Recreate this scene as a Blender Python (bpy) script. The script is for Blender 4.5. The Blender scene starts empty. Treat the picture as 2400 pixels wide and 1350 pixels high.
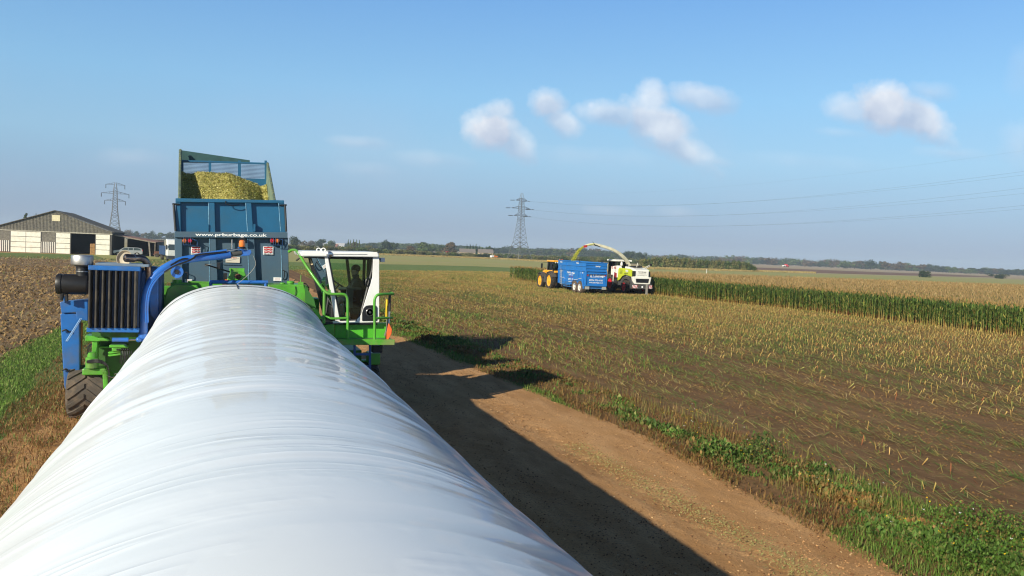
import bpy, math, random
import numpy as np
from mathutils import Vector, Matrix
random.seed(7); RS = np.random.RandomState(11)
sc = bpy.context.scene
COL = sc.collection
R_ = math.radians
# ------------------------------------------------------------------ camera
FPX, PCX, PCY, CAMH = 1950., 1200., 675., 4.2
rho = math.atan(.0415)
pit = math.atan((PCY-589.45)*math.cos(rho)/FPX)
yaw = math.atan((1203.5-531)/math.cos(rho)/(FPX/math.cos(pit)))
F0 = np.array([math.sin(yaw), math.cos(yaw), 0]); R0 = np.array([math.cos(yaw), -math.sin(yaw), 0]); Z0 = np.array([0, 0, 1.])
FW = F0*math.cos(pit)-Z0*math.sin(pit); U0 = F0*math.sin(pit)+Z0*math.cos(pit)
RT = math.cos(rho)*R0+math.sin(rho)*U0; UP = -math.sin(rho)*R0+math.cos(rho)*U0
CAM = np.array([0, 0, CAMH])
def ray(x, y): return FW*FPX+RT*(x-PCX)-UP*(y-PCY)
def g(x, y, z=0.):
    d = ray(x, y); return CAM+d*(z-CAMH)/d[2]
def q(x, y, Y):
    d = ray(x, y); return CAM+d*Y/d[1]
cd = bpy.data.cameras.new('camera'); cam = bpy.data.objects.new('camera', cd); COL.objects.link(cam)
cd.sensor_width = 36; cd.lens = 36*FPX/2400; cd.clip_start = .05; cd.clip_end = 9000
M = Matrix(((RT[0], UP[0], -FW[0], 0), (RT[1], UP[1], -FW[1], 0), (RT[2], UP[2], -FW[2], CAMH), (0, 0, 0, 1)))
cam.matrix_world = M
sc.camera = cam
sc.render.resolution_x = 1024; sc.render.resolution_y = 576
sc.view_settings.view_transform = 'Standard'; sc.view_settings.look = 'None'
sc.view_settings.exposure = 0.36; sc.view_settings.gamma = 1; sc.view_settings.use_curve_mapping = False
# ------------------------------------------------------------------ sun and sky
SUN_EL, SUN_AZ = R_(24), R_(216)      # azimuth counted from +X, towards +Y
sdir = Vector((math.cos(SUN_EL)*math.cos(SUN_AZ), math.cos(SUN_EL)*math.sin(SUN_AZ), math.sin(SUN_EL)))
sl = bpy.data.lights.new('sun', 'SUN'); so = bpy.data.objects.new('sun', sl); COL.objects.link(so)
sl.energy = 5.0; sl.angle = R_(.53); sl.color = (1, .93, .76)
so.rotation_euler = sdir.to_track_quat('Z', 'Y').to_euler()
so.location = (-40, -30, 40)
w = bpy.data.worlds.new("World"); sc.world = w; w.use_nodes = True
nt = w.node_tree; nt.nodes.clear()
def N(t, **k):
    n = nt.nodes.new(t)
    for a, b in k.items(): setattr(n, a, b)
    return n
def L(a, b): nt.links.new(a, b)
def mth(op, a, b=None, c=None, clamp=False):
    n = N('ShaderNodeMath', operation=op, use_clamp=clamp)
    for i, v in enumerate((a, b, c)):
        if v is None: continue
        if isinstance(v, (int, float)): n.inputs[i].default_value = v
        else: L(v, n.inputs[i])
    return n.outputs[0]
def mixc(f, a, b, bt='MIX'):
    n = N('ShaderNodeMix', data_type='RGBA', blend_type=bt)
    for i, v in ((0, f), (6, a), (7, b)):
        if isinstance(v, (int, float)): n.inputs[i].default_value = v
        elif isinstance(v, tuple): n.inputs[i].default_value = (*v, 1) if len(v) == 3 else v
        else: L(v, n.inputs[i])
    return n.outputs[2]
def srgb(r, g_, b):
    f = lambda c: (c/255/12.92 if c/255 < .04045 else ((c/255+.055)/1.055)**2.4)
    return (f(r), f(g_), f(b))
wo = N('ShaderNodeOutputWorld'); bg = N('ShaderNodeBackground'); L(bg.outputs[0], wo.inputs[0])
sky = N('ShaderNodeTexSky', sky_type='NISHITA', sun_disc=False, sun_elevation=SUN_EL, sun_rotation=math.atan2(sdir.x, sdir.y) % (2*math.pi), altitude=0, air_density=1.0, dust_density=1.5, ozone_density=2.0)
tc = N('ShaderNodeTexCoord'); sp = N('ShaderNodeSeparateXYZ'); L(tc.outputs['Generated'], sp.inputs[0])
def dot(v):
    n = N('ShaderNodeVectorMath', operation='DOT_PRODUCT'); L(tc.outputs['Generated'], n.inputs[0]); n.inputs[1].default_value = tuple(v); return n.outputs['Value']
# sky colour by elevation, blended with the physical sky
rp = N('ShaderNodeValToRGB'); L(sp.outputs[2], rp.inputs[0])
stops = [(0, srgb(138, 154, 176)), (.02, srgb(139, 158, 183)), (.06, srgb(140, 170, 198)), (.11, srgb(144, 185, 214)), (.18, srgb(132, 182, 220)), (.30, srgb(104, 156, 212)), (.37, srgb(62, 106, 162)), (.48, srgb(28, 56, 98)), (1, srgb(14, 34, 62))]
e = rp.color_ramp.elements
while len(e) < len(stops): e.new(.5)
for s, (p_, c_) in zip(e, stops): s.position = p_; s.color = (*c_, 1)
skyc = mixc(.12, rp.outputs[0], mixc(1.0, sky.outputs[0], (.09, .09, .09), 'MULTIPLY'))
# slow brightening towards the right-hand (eastern) side of the view
side = mth('MULTIPLY_ADD', dot(R0), .16, 1.0)
cmb = N('ShaderNodeVectorMath', operation='SCALE'); L(skyc, cmb.inputs[0]); L(side, cmb.inputs['Scale']); skyc = cmb.outputs[0]
# clouds: world directions, u to the right and v up of the view's compass bearing
du, df = dot(R0), dot(F0)
dfs = mth('MAXIMUM', df, .05)
u = mth('DIVIDE', du, dfs); v = mth('DIVIDE', sp.outputs[2], dfs)
cv = N('ShaderNodeCombineXYZ'); L(u, cv.inputs[0]); L(v, cv.inputs[1])
def noise(scale, detail=5, rough=.55, vec=None, dist=0.):
    n = N('ShaderNodeTexNoise'); n.inputs['Scale'].default_value = scale; n.inputs['Detail'].default_value = detail; n.inputs['Roughness'].default_value = rough
    n.inputs['Distortion'].default_value = dist; L(vec or cv.outputs[0], n.inputs['Vector']); return n.outputs['Fac']
n1 = noise(13, 8, .58); n2 = noise(40, 7, .62); n0 = noise(5, 3)
wob = mth('ADD', mth('MULTIPLY_ADD', n1, 1.3, -.65), mth('MULTIPLY_ADD', n2, .8, -.4))
def uv(x, y):
    d = ray(x, y); f_ = d@F0; return (d@R0)/f_, d[2]/f_
def ell(x, y, rx, ry, a, soft=.9, rot=0.):
    cu, cvv = uv(x, y)
    a1 = mth('SUBTRACT', u, cu); b1 = mth('SUBTRACT', v, cvv)
    cr, sr = math.cos(rot-rho), math.sin(rot-rho)
    p1 = mth('ADD', mth('MULTIPLY', a1, cr), mth('MULTIPLY', b1, sr)); p2 = mth('SUBTRACT', mth('MULTIPLY', b1, cr), mth('MULTIPLY', a1, sr))
    p1 = mth('DIVIDE', p1, rx/FPX); p2 = mth('DIVIDE', p2, ry/FPX)
    r = mth('SQRT', mth('ADD', mth('MULTIPLY', p1, p1), mth('MULTIPLY', p2, p2)))
    m0 = mth('MULTIPLY', mth('DIVIDE', mth('ADD', mth('SUBTRACT', 1.25, r), wob), soft*(.75 if a > .45 else 1.3), clamp=True), a)
    return m0, mth('MULTIPLY', m0, mth('ADD', mth('MULTIPLY', p2, .55), mth('MULTIPLY', p1, -.25)))
CL = [(1150, 305, 62, 50, .95, .9, 0), (1200, 330, 66, 36, .6, 1.0, -.6), (1165, 262, 40, 30, .6, 1., 0),
      (1285, 245, 42, 36, .75, .9, 0), (1315, 285, 56, 30, .62, 1., -.5),
      (1450, 270, 95, 28, .6, 1., 0), (1545, 290, 90, 50, .8, .9, -.4), (1530, 235, 45, 45, .65, 1., 0), (1640, 230, 85, 32, .6, 1., -.1), (1600, 345, 95, 34, .65, 1., -.5), (1675, 378, 46, 14, .35, 1., -.1),
      (2075, 245, 70, 55, .95, .9, -.1), (2140, 272, 95, 42, .85, .9, -.5), (2000, 258, 62, 34, .55, 1.1, 0), (2180, 215, 60, 22, .4, 1.1, 0), (2210, 320, 50, 18, .4, 1., -.5),
      (840, 335, 70, 14, .3, 1., 0), (860, 400, 70, 20, .22, 1.1, 0), (1020, 375, 85, 22, .32, 1., 0), (320, 372, 90, 22, .25, 1.1, 0), (1430, 495, 55, 14, .3, 1.1, 0), (1590, 500, 50, 16, .3, 1.1, 0),
      (2390, 340, 50, 60, .3, 1.1, 0), (2230, 360, 90, 16, .28, 1.1, 0), (1400, 370, 160, 26, .22, 1.2, 0), (1900, 380, 200, 20, .15, 1.2, 0), (2395, 170, 40, 70, .25, 1.2, 0), (1960, 310, 60, 12, .2, 1., 0)]
cmax = None; csum = None; cden = None
for c_ in CL:
    m_, h_ = ell(*c_)
    cmax = m_ if cmax is None else mth('MAXIMUM', cmax, m_); csum = h_ if csum is None else mth('ADD', csum, h_); cden = m_ if cden is None else mth('ADD', cden, m_)
lit = mth('DIVIDE', csum, mth('MAXIMUM', cden, .02))
low = mth('MULTIPLY', mth('SUBTRACT', n0, .45, clamp=True), mth('SUBTRACT', .5, mth('ABSOLUTE', mth('MULTIPLY_ADD', v, 4., -.45)), clamp=True))
front = mth('MULTIPLY', mth('SUBTRACT', df, .1, clamp=True), 8, clamp=True)
cmax = mth('MULTIPLY', cmax, front)
hz = mth('MULTIPLY', low, 1.2, clamp=True)
shd = noise(22, 4, .5)
ccol = mixc(mth('ADD', mth('MULTIPLY_ADD', shd, 1.6, -.38), lit, clamp=True), srgb(166, 176, 197), srgb(232, 232, 233))
skyc = mixc(hz, skyc, srgb(178, 186, 206))
skyc = mixc(mth('MULTIPLY', cmax, .92), skyc, ccol)
moon = mth('MULTIPLY', mth('SUBTRACT', 1, mth('DIVIDE', mth('SQRT', mth('ADD', mth('POWER', mth('SUBTRACT', u, uv(1385, 247)[0]), 2.), mth('POWER', mth('SUBTRACT', v, uv(1385, 247)[1]), 2.))), 9./FPX), clamp=True), .6)
skyc = mixc(moon, skyc, srgb(205, 215, 230))
L(skyc, bg.inputs[0]); bg.inputs[1].default_value = 1.0
w.cycles_visibility if hasattr(w, 'cycles_visibility') else None
sc.render.engine = 'CYCLES'
sc.cycles.pixel_filter_type = 'BLACKMAN_HARRIS'; sc.cycles.filter_width = 1.15; sc.cycles.max_bounces = 6; sc.cycles.diffuse_bounces = 3; sc.cycles.transparent_max_bounces = 12; sc.cycles.volume_bounces = 1

# ------------------------------------------------------------------ materials
MATS = {}
def mat(name, col, rough=.6, metal=0., var=.0, vscale=3., bump=0., bscale=30., coat=0., spec=.5, attr=False, col2=None, dirt=None, dscale=1.5, damt=.4, sss=0, trans=0., vdetail=6):
    if name in MATS: return MATS[name]
    global nt
    m = bpy.data.materials.new(name); m.use_nodes = True; nt0 = nt; nt = m.node_tree
    b = nt.nodes['Principled BSDF']
    b.inputs['Roughness'].default_value = rough; b.inputs['Metallic'].default_value = metal
    b.inputs['Specular IOR Level'].default_value = spec
    b.inputs['Coat Weight'].default_value = coat; b.inputs['Coat Roughness'].default_value = .12
    t = N('ShaderNodeTexCoord'); vec = t.outputs['Object']
    c = (*col, 1)
    cur = None
    if attr:
        a = N('ShaderNodeAttribute', attribute_name='col'); cur = a.outputs['Color']
    if var > 0 or col2:
        n = noise(vscale, vdetail, .6, vec)
        c2 = col2 if col2 else tuple(max(0, x*(1-var)) for x in col); c1 = col if col2 else tuple(min(1, x*(1+var)) for x in col)
        f = mth('MULTIPLY_ADD', n, 3.0, -1.0, clamp=True)
        if attr: cur = mixc(mth('MULTIPLY', f, var), cur, c2)
        else: cur = mixc(f, c1, c2)
    if dirt:
        n = noise(dscale, 8, .65, vec)
        f = mth('MULTIPLY', mth('MULTIPLY_ADD', n, 4.5, -2.1, clamp=True), damt)
        cur = mixc(f, cur if cur is not None else c, dirt)
    if cur is not None: L(cur, b.inputs['Base Color'])
    else: b.inputs['Base Color'].default_value = c
    if bump > 0:
        n = noise(bscale, 8, .65, vec)
        bn = N('ShaderNodeBump'); bn.inputs['Strength'].default_value = 1; bn.inputs['Distance'].default_value = bump; L(n, bn.inputs['Height']); L(bn.outputs[0], b.inputs['Normal'])
    if trans > 0:     # leaves let some light through
        tr = N('ShaderNodeBsdfTranslucent'); ms = N('ShaderNodeMixShader'); ms.inputs[0].default_value = trans
        if cur is not None: L(cur, tr.inputs[0])
        else: tr.inputs[0].default_value = c
        L(b.outputs[0], ms.inputs[1]); L(tr.outputs[0], ms.inputs[2]); L(ms.outputs[0], nt.nodes['Material Output'].inputs[0])
    nt = nt0; MATS[name] = m
    return m
def glass(name, tint, refl=.08, rough=.02):
    global nt
    m = bpy.data.materials.new(name); m.use_nodes = True; nt0 = nt; nt = m.node_tree
    nt.nodes.remove(nt.nodes['Principled BSDF'])
    tr = N('ShaderNodeBsdfTransparent'); tr.inputs[0].default_value = (*tint, 1)
    gl = N('ShaderNodeBsdfGlossy'); gl.inputs['Roughness'].default_value = rough; gl.inputs[0].default_value = (.9, .95, .95, 1)
    fr = N('ShaderNodeFresnel'); fr.inputs[0].default_value = 1.45
    ms = N('ShaderNodeMixShader'); L(fr.outputs[0], ms.inputs[0]); L(tr.outputs[0], ms.inputs[1]); L(gl.outputs[0], ms.inputs[2])
    L(ms.outputs[0], nt.nodes['Material Output'].inputs[0]); nt = nt0
    return m
green = mat('green_paint', (.085, .35, .03), .42, var=.16, vscale=3, coat=.15, dirt=(.14, .13, .06), damt=.6, dscale=2.6)
blue = mat('blue_paint', (.012, .12, .40), .42, var=.15, vscale=3, coat=.15, dirt=(.10, .11, .13), damt=.5, dscale=2.6)
pipeblue = mat('pipe_blue_paint', (.025, .14, .50), .35, var=.1, vscale=4, coat=.15, dirt=(.10, .12, .18), damt=.45, dscale=3)
dblue = mat('dark_blue_paint', (.012, .05, .15), .5, var=.15)
black = mat('black_plastic', (.012, .012, .014), .45, var=.2)
rubber = mat('black_rubber', (.02, .02, .02), .75, dirt=(.16, .115, .075), dscale=4, damt=.7, bump=.004, bscale=25)
tyrem = mat('dusty_tyre', (.075, .062, .05), .9, dirt=(.17, .125, .085), dscale=5, damt=.8, bump=.006, bscale=20)
louvre = mat('dusty_louvre', (.035, .032, .028), .7, dirt=(.13, .10, .065), dscale=3, damt=.8)
white = mat('white_paint', (.82, .82, .80), .35, var=.03, coat=.3, dirt=(.6, .57, .5), damt=.25)
chrome = mat('worn_steel', (.62, .62, .62), .28, 1., var=.2, vscale=6)
brass = mat('heat_stained_steel', (.42, .31, .24), .3, 1., var=.4, vscale=9, col2=(.20, .13, .11))
conem = mat('dusty_exhaust_cone', (.42, .36, .28), .6, .2, var=.1)
tblue = mat('trailer_blue', (.012, .105, .215), .45, var=.08, vscale=2, dirt=(.05, .12, .17), dscale=2, damt=.4, bump=.0015, bscale=6)
tgrey = mat('slate_trailer_blue', (.055, .105, .155), .5, var=.12, vscale=2, dirt=(.10, .14, .17), dscale=2, damt=.5, bump=.0015, bscale=6)  # greyer, duller blue for the lower gate and its lettering bar
tedge = mat('scratched_light_blue', (.17, .36, .52), .5, var=.4, vscale=20)
whitep = mat('white_lettering', (.85, .86, .86), .5)
cream = mat('cream_notice', (.62, .56, .46), .6, var=.1)
redp = mat('red_print', (.45, .02, .015), .5)
blackp = mat('dark_print', (.02, .02, .03), .5)
redlamp = mat('red_lens', (.70, .01, .02), .2, coat=.6)
amber = mat('amber_lens', (.75, .19, .02), .25, coat=.6)
orange = mat('orange_flap', (.45, .14, .02), .6, var=.4, vscale=5)
shovelo = mat('orange_shovel', (.9, .16, .04), .4, var=.15)
yellow = mat('yellow_handle', (.85, .55, .03), .4)
rust = mat('rusty_steel', (.12, .05, .03), .8, var=.4)
cabglass = glass('green_tinted_glass', (.78, .91, .83))
darkglass = glass('dark_glass', (.58, .64, .62))
hoseM = mat('black_hose', (.015, .015, .015), .4)
wood = mat('bark', (.09, .065, .045), .9, var=.3, bump=.01)

# ------------------------------------------------------------------ mesh helpers
ORG = np.zeros(3)
class MB:
    def __init__(s): s.v = []; s.f = []; s.m = []
    def add(s, vs, fs, m=0):
        o = len(s.v); s.v += [tuple(map(float, p)) for p in vs]; s.f += [tuple(i+o for i in f) for f in fs]; s.m += [m]*len(fs); return s
    def box(s, a, b, m=0, taper=None):
        x0, y0, z0 = np.minimum(a, b); x1, y1, z1 = np.maximum(a, b)
        vs = [(x0, y0, z0), (x1, y0, z0), (x1, y1, z0), (x0, y1, z0), (x0, y0, z1), (x1, y0, z1), (x1, y1, z1), (x0, y1, z1)]
        return s.add(vs, [(0, 3, 2, 1), (4, 5, 6, 7), (0, 1, 5, 4), (1, 2, 6, 5), (2, 3, 7, 6), (3, 0, 4, 7)], m)
    def prism(s, pts, d, m=0):      # pts: planar polygon in 3D, d: extrusion vector
        n = len(pts); P = [np.array(p, float) for p in pts]; d = np.array(d, float)
        nn = sum(np.cross(P[i], P[(i+1) % n]) for i in range(n))
        if nn@d > 0: P = P[::-1]
        vs = P+[p+d for p in P]
        return s.add(vs, [tuple(range(n)), tuple(range(2*n-1, n-1, -1))]+[(i, i+n, (i+1) % n+n, (i+1) % n) for i in range(n)], m)
    def tube(s, pts, r, n=8, m=0, cap=True):
        P = [np.array(p, float) for p in pts]; rr = r if hasattr(r, '__len__') else [r]*len(P)
        t0 = P[1]-P[0]; t0 /= np.linalg.norm(t0)+1e-9
        a = np.cross(t0, (0, 0, 1.)); 
        if np.linalg.norm(a) < .1: a = np.cross(t0, (0, 1., 0))
        a /= np.linalg.norm(a)
        vs = []
        for i, p in enumerate(P):
            t = P[min(i+1, len(P)-1)]-P[max(i-1, 0)]; t /= np.linalg.norm(t)+1e-9
            a = a-t*(a@t); a /= np.linalg.norm(a)+1e-9; b = np.cross(t, a)
            for k in range(n):
                th = 2*math.pi*k/n; vs.append(p+rr[i]*(math.cos(th)*a+math.sin(th)*b))
        fs = []
        for i in range(len(P)-1):
            for k in range(n): fs.append((i*n+k, i*n+(k+1) % n, (i+1)*n+(k+1) % n, (i+1)*n+k))
        if cap: fs += [tuple(range(n-1, -1, -1)), tuple((len(P)-1)*n+k for k in range(n))]
        return s.add(vs, fs, m)
    def cyl(s, a, b, r, r2=None, n=16, m=0): return s.tube([a, b], [r, r if r2 is None else r2], n, m)
    def lathe(s, prof, o, ax=(0, 0, 1), n=24, m=0, cap=True):   # prof: (radius, distance along axis)
        ax = np.array(ax, float); ax /= np.linalg.norm(ax); o = np.array(o, float)
        a = np.cross(ax, (0, 0, 1.)); 
        if np.linalg.norm(a) < .1: a = np.cross(ax, (0, 1., 0))
        a /= np.linalg.norm(a); b = np.cross(ax, a); vs = []
        for r, h in prof:
            for k in range(n):
                th = 2*math.pi*k/n; vs.append(o+ax*h+r*(math.cos(th)*a+math.sin(th)*b))
        fs = [(i*n+k, i*n+(k+1) % n, (i+1)*n+(k+1) % n, (i+1)*n+k) for i in range(len(prof)-1) for k in range(n)]
        if cap: fs += [tuple(range(n-1, -1, -1)), tuple((len(prof)-1)*n+k for k in range(n))]
        return s.add(vs, fs, m)
    def bar(s, a, b, wx, wy, m=0):     # rectangular bar between points
        a = np.array(a, float); b = np.array(b, float); t = b-a; t /= np.linalg.norm(t)
        x = np.cross(t, (0, 0, 1.)); 
        if np.linalg.norm(x) < .05: x = np.array((1., 0, 0))
        x /= np.linalg.norm(x); y = np.cross(t, x)
        vs = [p+sx*wx/2*x+sy*wy/2*y for p in (a, b) for sx, sy in ((-1, -1), (1, -1), (1, 1), (-1, 1))]
        return s.add(vs, [(3, 2, 1, 0), (4, 5, 6, 7), (0, 1, 5, 4), (1, 2, 6, 5), (2, 3, 7, 6), (3, 0, 4, 7)], m)
    def ball(s, c, r, n=10, m=0, sc_=(1, 1, 1)):
        pr = [(max(r*math.sin(math.pi*i/n), 1e-4), -r*math.cos(math.pi*i/n)) for i in range(n+1)]
        o = len(s.v); s.lathe(pr, (0, 0, 0), (0, 0, 1), n+4, m)
        for i in range(o, len(s.v)): s.v[i] = tuple(np.array(s.v[i])*sc_+np.array(c, float))
        return s
    def build(s, name, mats, parent=None, smooth=False, bevel=0., bseg=2):
        me = bpy.data.meshes.new(name); V = np.array(s.v, float)-ORG
        me.from_pydata(V.tolist(), [], s.f)
        if not isinstance(mats, (list, tuple)): mats = [mats]
        for m_ in mats: me.materials.append(m_)
        me.polygons.foreach_set('material_index', s.m)
        me.update()
        o = bpy.data.objects.new(name, me); COL.objects.link(o)
        if parent is not None: o.parent = parent
        else: o.location = tuple(ORG)
        if smooth:
            me.polygons.foreach_set('use_smooth', [True]*len(me.polygons)); me.set_sharp_from_angle(angle=R_(38))
        if bevel > 0:
            b = o.modifiers.new('bevel', 'BEVEL'); b.width = bevel; b.segments = bseg; b.limit_method = 'ANGLE'; b.angle_limit = R_(40)
        return o
def thing(name, label, cat, loc=(0, 0, 0), rz=0., group=None, setorg=True):
    global ORG
    o = bpy.data.objects.new(name, None); COL.objects.link(o); o.empty_display_size = .3
    o.location = tuple(map(float, loc)); o.rotation_euler = (0, 0, rz); o['label'] = label; o['category'] = cat
    if group: o['group'] = group
    if setorg: ORG = np.array(loc, float)
    return o
def tag(o, label=None, cat=None, group=None, kind=None):
    for k, v_ in (('label', label), ('category', cat), ('group', group), ('kind', kind)):
        if v_: o[k] = v_
    return o
def np_mesh(name, V, faces, mats, colors=None, midx=None, smooth=False):
    """faces: list of int arrays (n,k); colors: per-vertex (N,3)"""
    me = bpy.data.meshes.new(name); V = np.asarray(V, np.float32)
    me.vertices.add(len(V)); me.vertices.foreach_set('co', V.ravel())
    idx = np.concatenate([f.ravel() for f in faces]).astype(np.int32)
    cnt = np.concatenate([np.full(len(f), f.shape[1]) for f in faces])
    st = np.concatenate([[0], np.cumsum(cnt)[:-1]]).astype(np.int32)
    me.loops.add(len(idx)); me.loops.foreach_set('vertex_index', idx)
    me.polygons.add(len(cnt)); me.polygons.foreach_set('loop_start', st)
    if midx is not None: me.polygons.foreach_set('material_index', np.asarray(midx, np.int32))
    me.polygons.foreach_set('use_smooth', np.full(len(cnt), smooth))
    me.update(calc_edges=True); me.validate()
    if colors is not None:
        a = me.color_attributes.new('col', 'FLOAT_COLOR', 'POINT')
        c = np.ones((len(V), 4), np.float32); c[:, :3] = colors; a.data.foreach_set('color', c.ravel())
    for m_ in (mats if isinstance(mats, (list, tuple)) else [mats]): me.materials.append(m_)
    o = bpy.data.objects.new(name, me); COL.objects.link(o)
    return o
def vnoise(x, y, seed=0):
    rs = np.random.RandomState(seed); T = rs.rand(256, 256)
    xi = np.floor(x).astype(int); yi = np.floor(y).astype(int); fx = x-xi; fy = y-yi
    fx = fx*fx*(3-2*fx); fy = fy*fy*(3-2*fy)
    a = T[xi % 256, yi % 256]; b = T[(xi+1) % 256, yi % 256]; c = T[xi % 256, (yi+1) % 256]; d = T[(xi+1) % 256, (yi+1) % 256]
    return a*(1-fx)*(1-fy)+b*fx*(1-fy)+c*(1-fx)*fy+d*fx*fy
def fbm(x, y, o=4, seed=0):
    r = 0; a = .5
    for i in range(o): r = r+a*vnoise(x*2**i, y*2**i, seed+i); a *= .5
    return r
def text(s_, h, pos, m, parent, name, sx=1., bold=0., rz=0., tilt=0., align='CENTER', ext=.004, roll=0.):
    cu = bpy.data.curves.new(name, 'FONT'); cu.body = s_; cu.size = 1; cu.align_x = align; cu.extrude = 0; cu.offset = bold
    o = bpy.data.objects.new(name, cu); COL.objects.link(o); dg = bpy.context.evaluated_depsgraph_get(); dg.update()
    me = bpy.data.meshes.new_from_object(o.evaluated_get(dg)); bpy.data.objects.remove(o)
    k = h/.7
    Mx = Matrix.Translation(Vector(tuple(np.array(pos, float)-(ORG if parent is not None else 0)))) @ Matrix.Rotation(rz, 4, 'Z') @ Matrix.Rotation(-roll, 4, 'Y') @ Matrix.Rotation(R_(90)+tilt, 4, 'X') @ Matrix.Diagonal((k*sx, k, 1, 1))
    me.transform(Mx); me.materials.clear(); me.materials.append(m)
    o = bpy.data.objects.new(name, me); COL.objects.link(o); o.parent = parent
    return o

# ------------------------------------------------------------------ ground
def sheet(name, pts, z, m, kind='structure'):
    me = bpy.data.meshes.new(name); me.from_pydata([(p[0], p[1], z) for p in pts], [], [tuple(range(len(pts)))])
    me.materials.append(m); me.update()
    if me.polygons[0].normal.z < 0: me.flip_normals()
    o = bpy.data.objects.new(name, me); COL.objects.link(o); o['kind'] = kind
    return o
def groundmat(name, cols, scales=(.15, 1.2, 9), bump=.03, bscale=6, stretch=None, rough=.95, rows=0, rowcol=None):
    global nt
    m = bpy.data.materials.new(name); m.use_nodes = True; nt0 = nt; nt = m.node_tree; b = nt.nodes['Principled BSDF']
    b.inputs['Roughness'].default_value = rough; b.inputs['Specular IOR Level'].default_value = .2
    t = N('ShaderNodeTexCoord'); mp = N('ShaderNodeMapping'); L(t.outputs['Object'], mp.inputs[0])
    if stretch: mp.inputs['Scale'].default_value = stretch
    vec = mp.outputs[0]
    a = noise(scales[0], 4, .6, vec, .3); c = noise(scales[1], 6, .65, vec); d = noise(scales[2], 8, .75, t.outputs['Object'])
    col = mixc(mth('MULTIPLY_ADD', a, 4, -1.5, clamp=True), cols[0], cols[1])
    col = mixc(mth('MULTIPLY_ADD', c, 4, -1.6, clamp=True), col, cols[2])
    col = mixc(mth('MULTIPLY_ADD', d, 5, -2.4, clamp=True), col, cols[3])
    if rows:
        s_ = N('ShaderNodeSeparateXYZ'); L(t.outputs['Object'], s_.inputs[0])
        wv = mth('MULTIPLY_ADD', mth('SINE', mth('MULTIPLY', mth('ADD', s_.outputs[0], mth('MULTIPLY', c, .25)), 2*math.pi/rows)), .5, .5)
        col = mixc(mth('MULTIPLY', mth('POWER', wv, 2.), .55), col, rowcol)
    L(col, b.inputs['Base Color'])
    if bump:
        hsum = mth('ADD', mth('MULTIPLY', c, 1.0), mth('MULTIPLY', noise(bscale*5, 6, .7, t.outputs['Object']), .5))
        bn = N('ShaderNodeBump'); bn.inputs['Distance'].default_value = bump; L(hsum, bn.inputs['Height']); L(bn.outputs[0], b.inputs['Normal'])
    nt = nt0; MATS[name] = m
    return m
gm_far = groundmat('far_fields', [(.38, .31, .17), (.33, .29, .13), (.42, .34, .20), (.28, .24, .12)], (.004, .03, .3), 0)
gm_soil = groundmat('stubble_soil', [(.20, .110, .046), (.155, .084, .036), (.26, .155, .068), (.11, .06, .027)], (.12, .9, 8), .05, 5, (1, .25, 1), rows=.75, rowcol=(.13, .072, .035))
gm_plough = groundmat('cultivated_soil', [(.27, .175, .095), (.21, .135, .075), (.35, .25, .14), (.14, .09, .05)], (.12, 1.3, 5), .14, 4, (1, .35, 1), rows=1.5, rowcol=(.15, .095, .055))
gm_track = groundmat('sandy_track', [(.49, .265, .105), (.38, .20, .078), (.57, .33, .15), (.27, .14, .058)], (.35, 1.9, 26), .035, 9, (1, .3, 1))
gm_verge = groundmat('verge_soil', [(.20, .105, .045), (.15, .09, .035), (.25, .145, .065), (.08, .05, .02)], (.3, 2, 10), .05, 8)
gm_grass = groundmat('grass_green', [(.13, .20, .045), (.17, .22, .06), (.11, .17, .04), (.23, .23, .09)], (.08, .7, 5), .05, 8, (1, 1.6, 1))
gm_past = groundmat('dry_pasture', [(.34, .32, .10), (.38, .31, .13), (.26, .30, .085), (.42, .35, .16)], (.02, .15, 1.5), 0, 8, (.35, 1.6, 1))
gm_tan = groundmat('straw_stubble', [(.40, .30, .19), (.44, .34, .22), (.36, .27, .17), (.33, .24, .15)], (.01, .1, 1), 0)
gm_brown = groundmat('bare_brown_soil', [(.20, .115, .075), (.17, .095, .065), (.23, .14, .09), (.15, .085, .06)], (.01, .1, 1), 0)
# base ground, one sheet to the horizon
sheet('ground', [(-3190, -2590), (3190, -2590), (3190, 3290), (-3190, 3290)], 0, gm_far)
E0 = [(49.9, -40), (49.6, 30), (49.4, 40), (49, 61), (46.5, 72), (45.8, 82)]    # edge of the standing maize
sheet('stubble_field', [(8.7, -40), (60, -40), (60, 160), (45, 155), (30, 144), (14, 133), (6.5, 128), (7.4, 40), (8.2, 22), (8.6, 12)], .004, gm_soil)
sheet('ploughed_field', [(-120, -40), (-6.6, -40), (-6.6, 60), (-7, 110), tuple(g(240, 611)[:2]), tuple(g(130, 608)[:2]), tuple(g(0, 603.5)[:2]), tuple(g(-200, 596)[:2])], .004, gm_plough)
sheet('grass_strip', [(-6.6, -40), (-3.9, -40), (-3.9, 120), (-6.8, 120)], .006, gm_grass)
sheet('barn_grass_strip', [tuple(g(-200, 595)[:2]), tuple(g(0, 602.5)[:2]), tuple(g(130, 607)[:2]), tuple(g(240, 610)[:2]), tuple(g(400, 616)[:2]), tuple(g(420, 606)[:2]), tuple(g(200, 597)[:2]), tuple(g(0, 592)[:2]), tuple(g(-200, 586)[:2])], .008, gm_grass)
sheet('farm_yard', [tuple(g(-120, 587)[:2]), tuple(g(0, 591.5)[:2]), tuple(g(200, 596.4)[:2]), tuple(g(420, 605)[:2]), tuple(g(420, 601)[:2]), tuple(g(262, 588)[:2]), tuple(g(-120, 578)[:2])], .010, gm_track)
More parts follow.
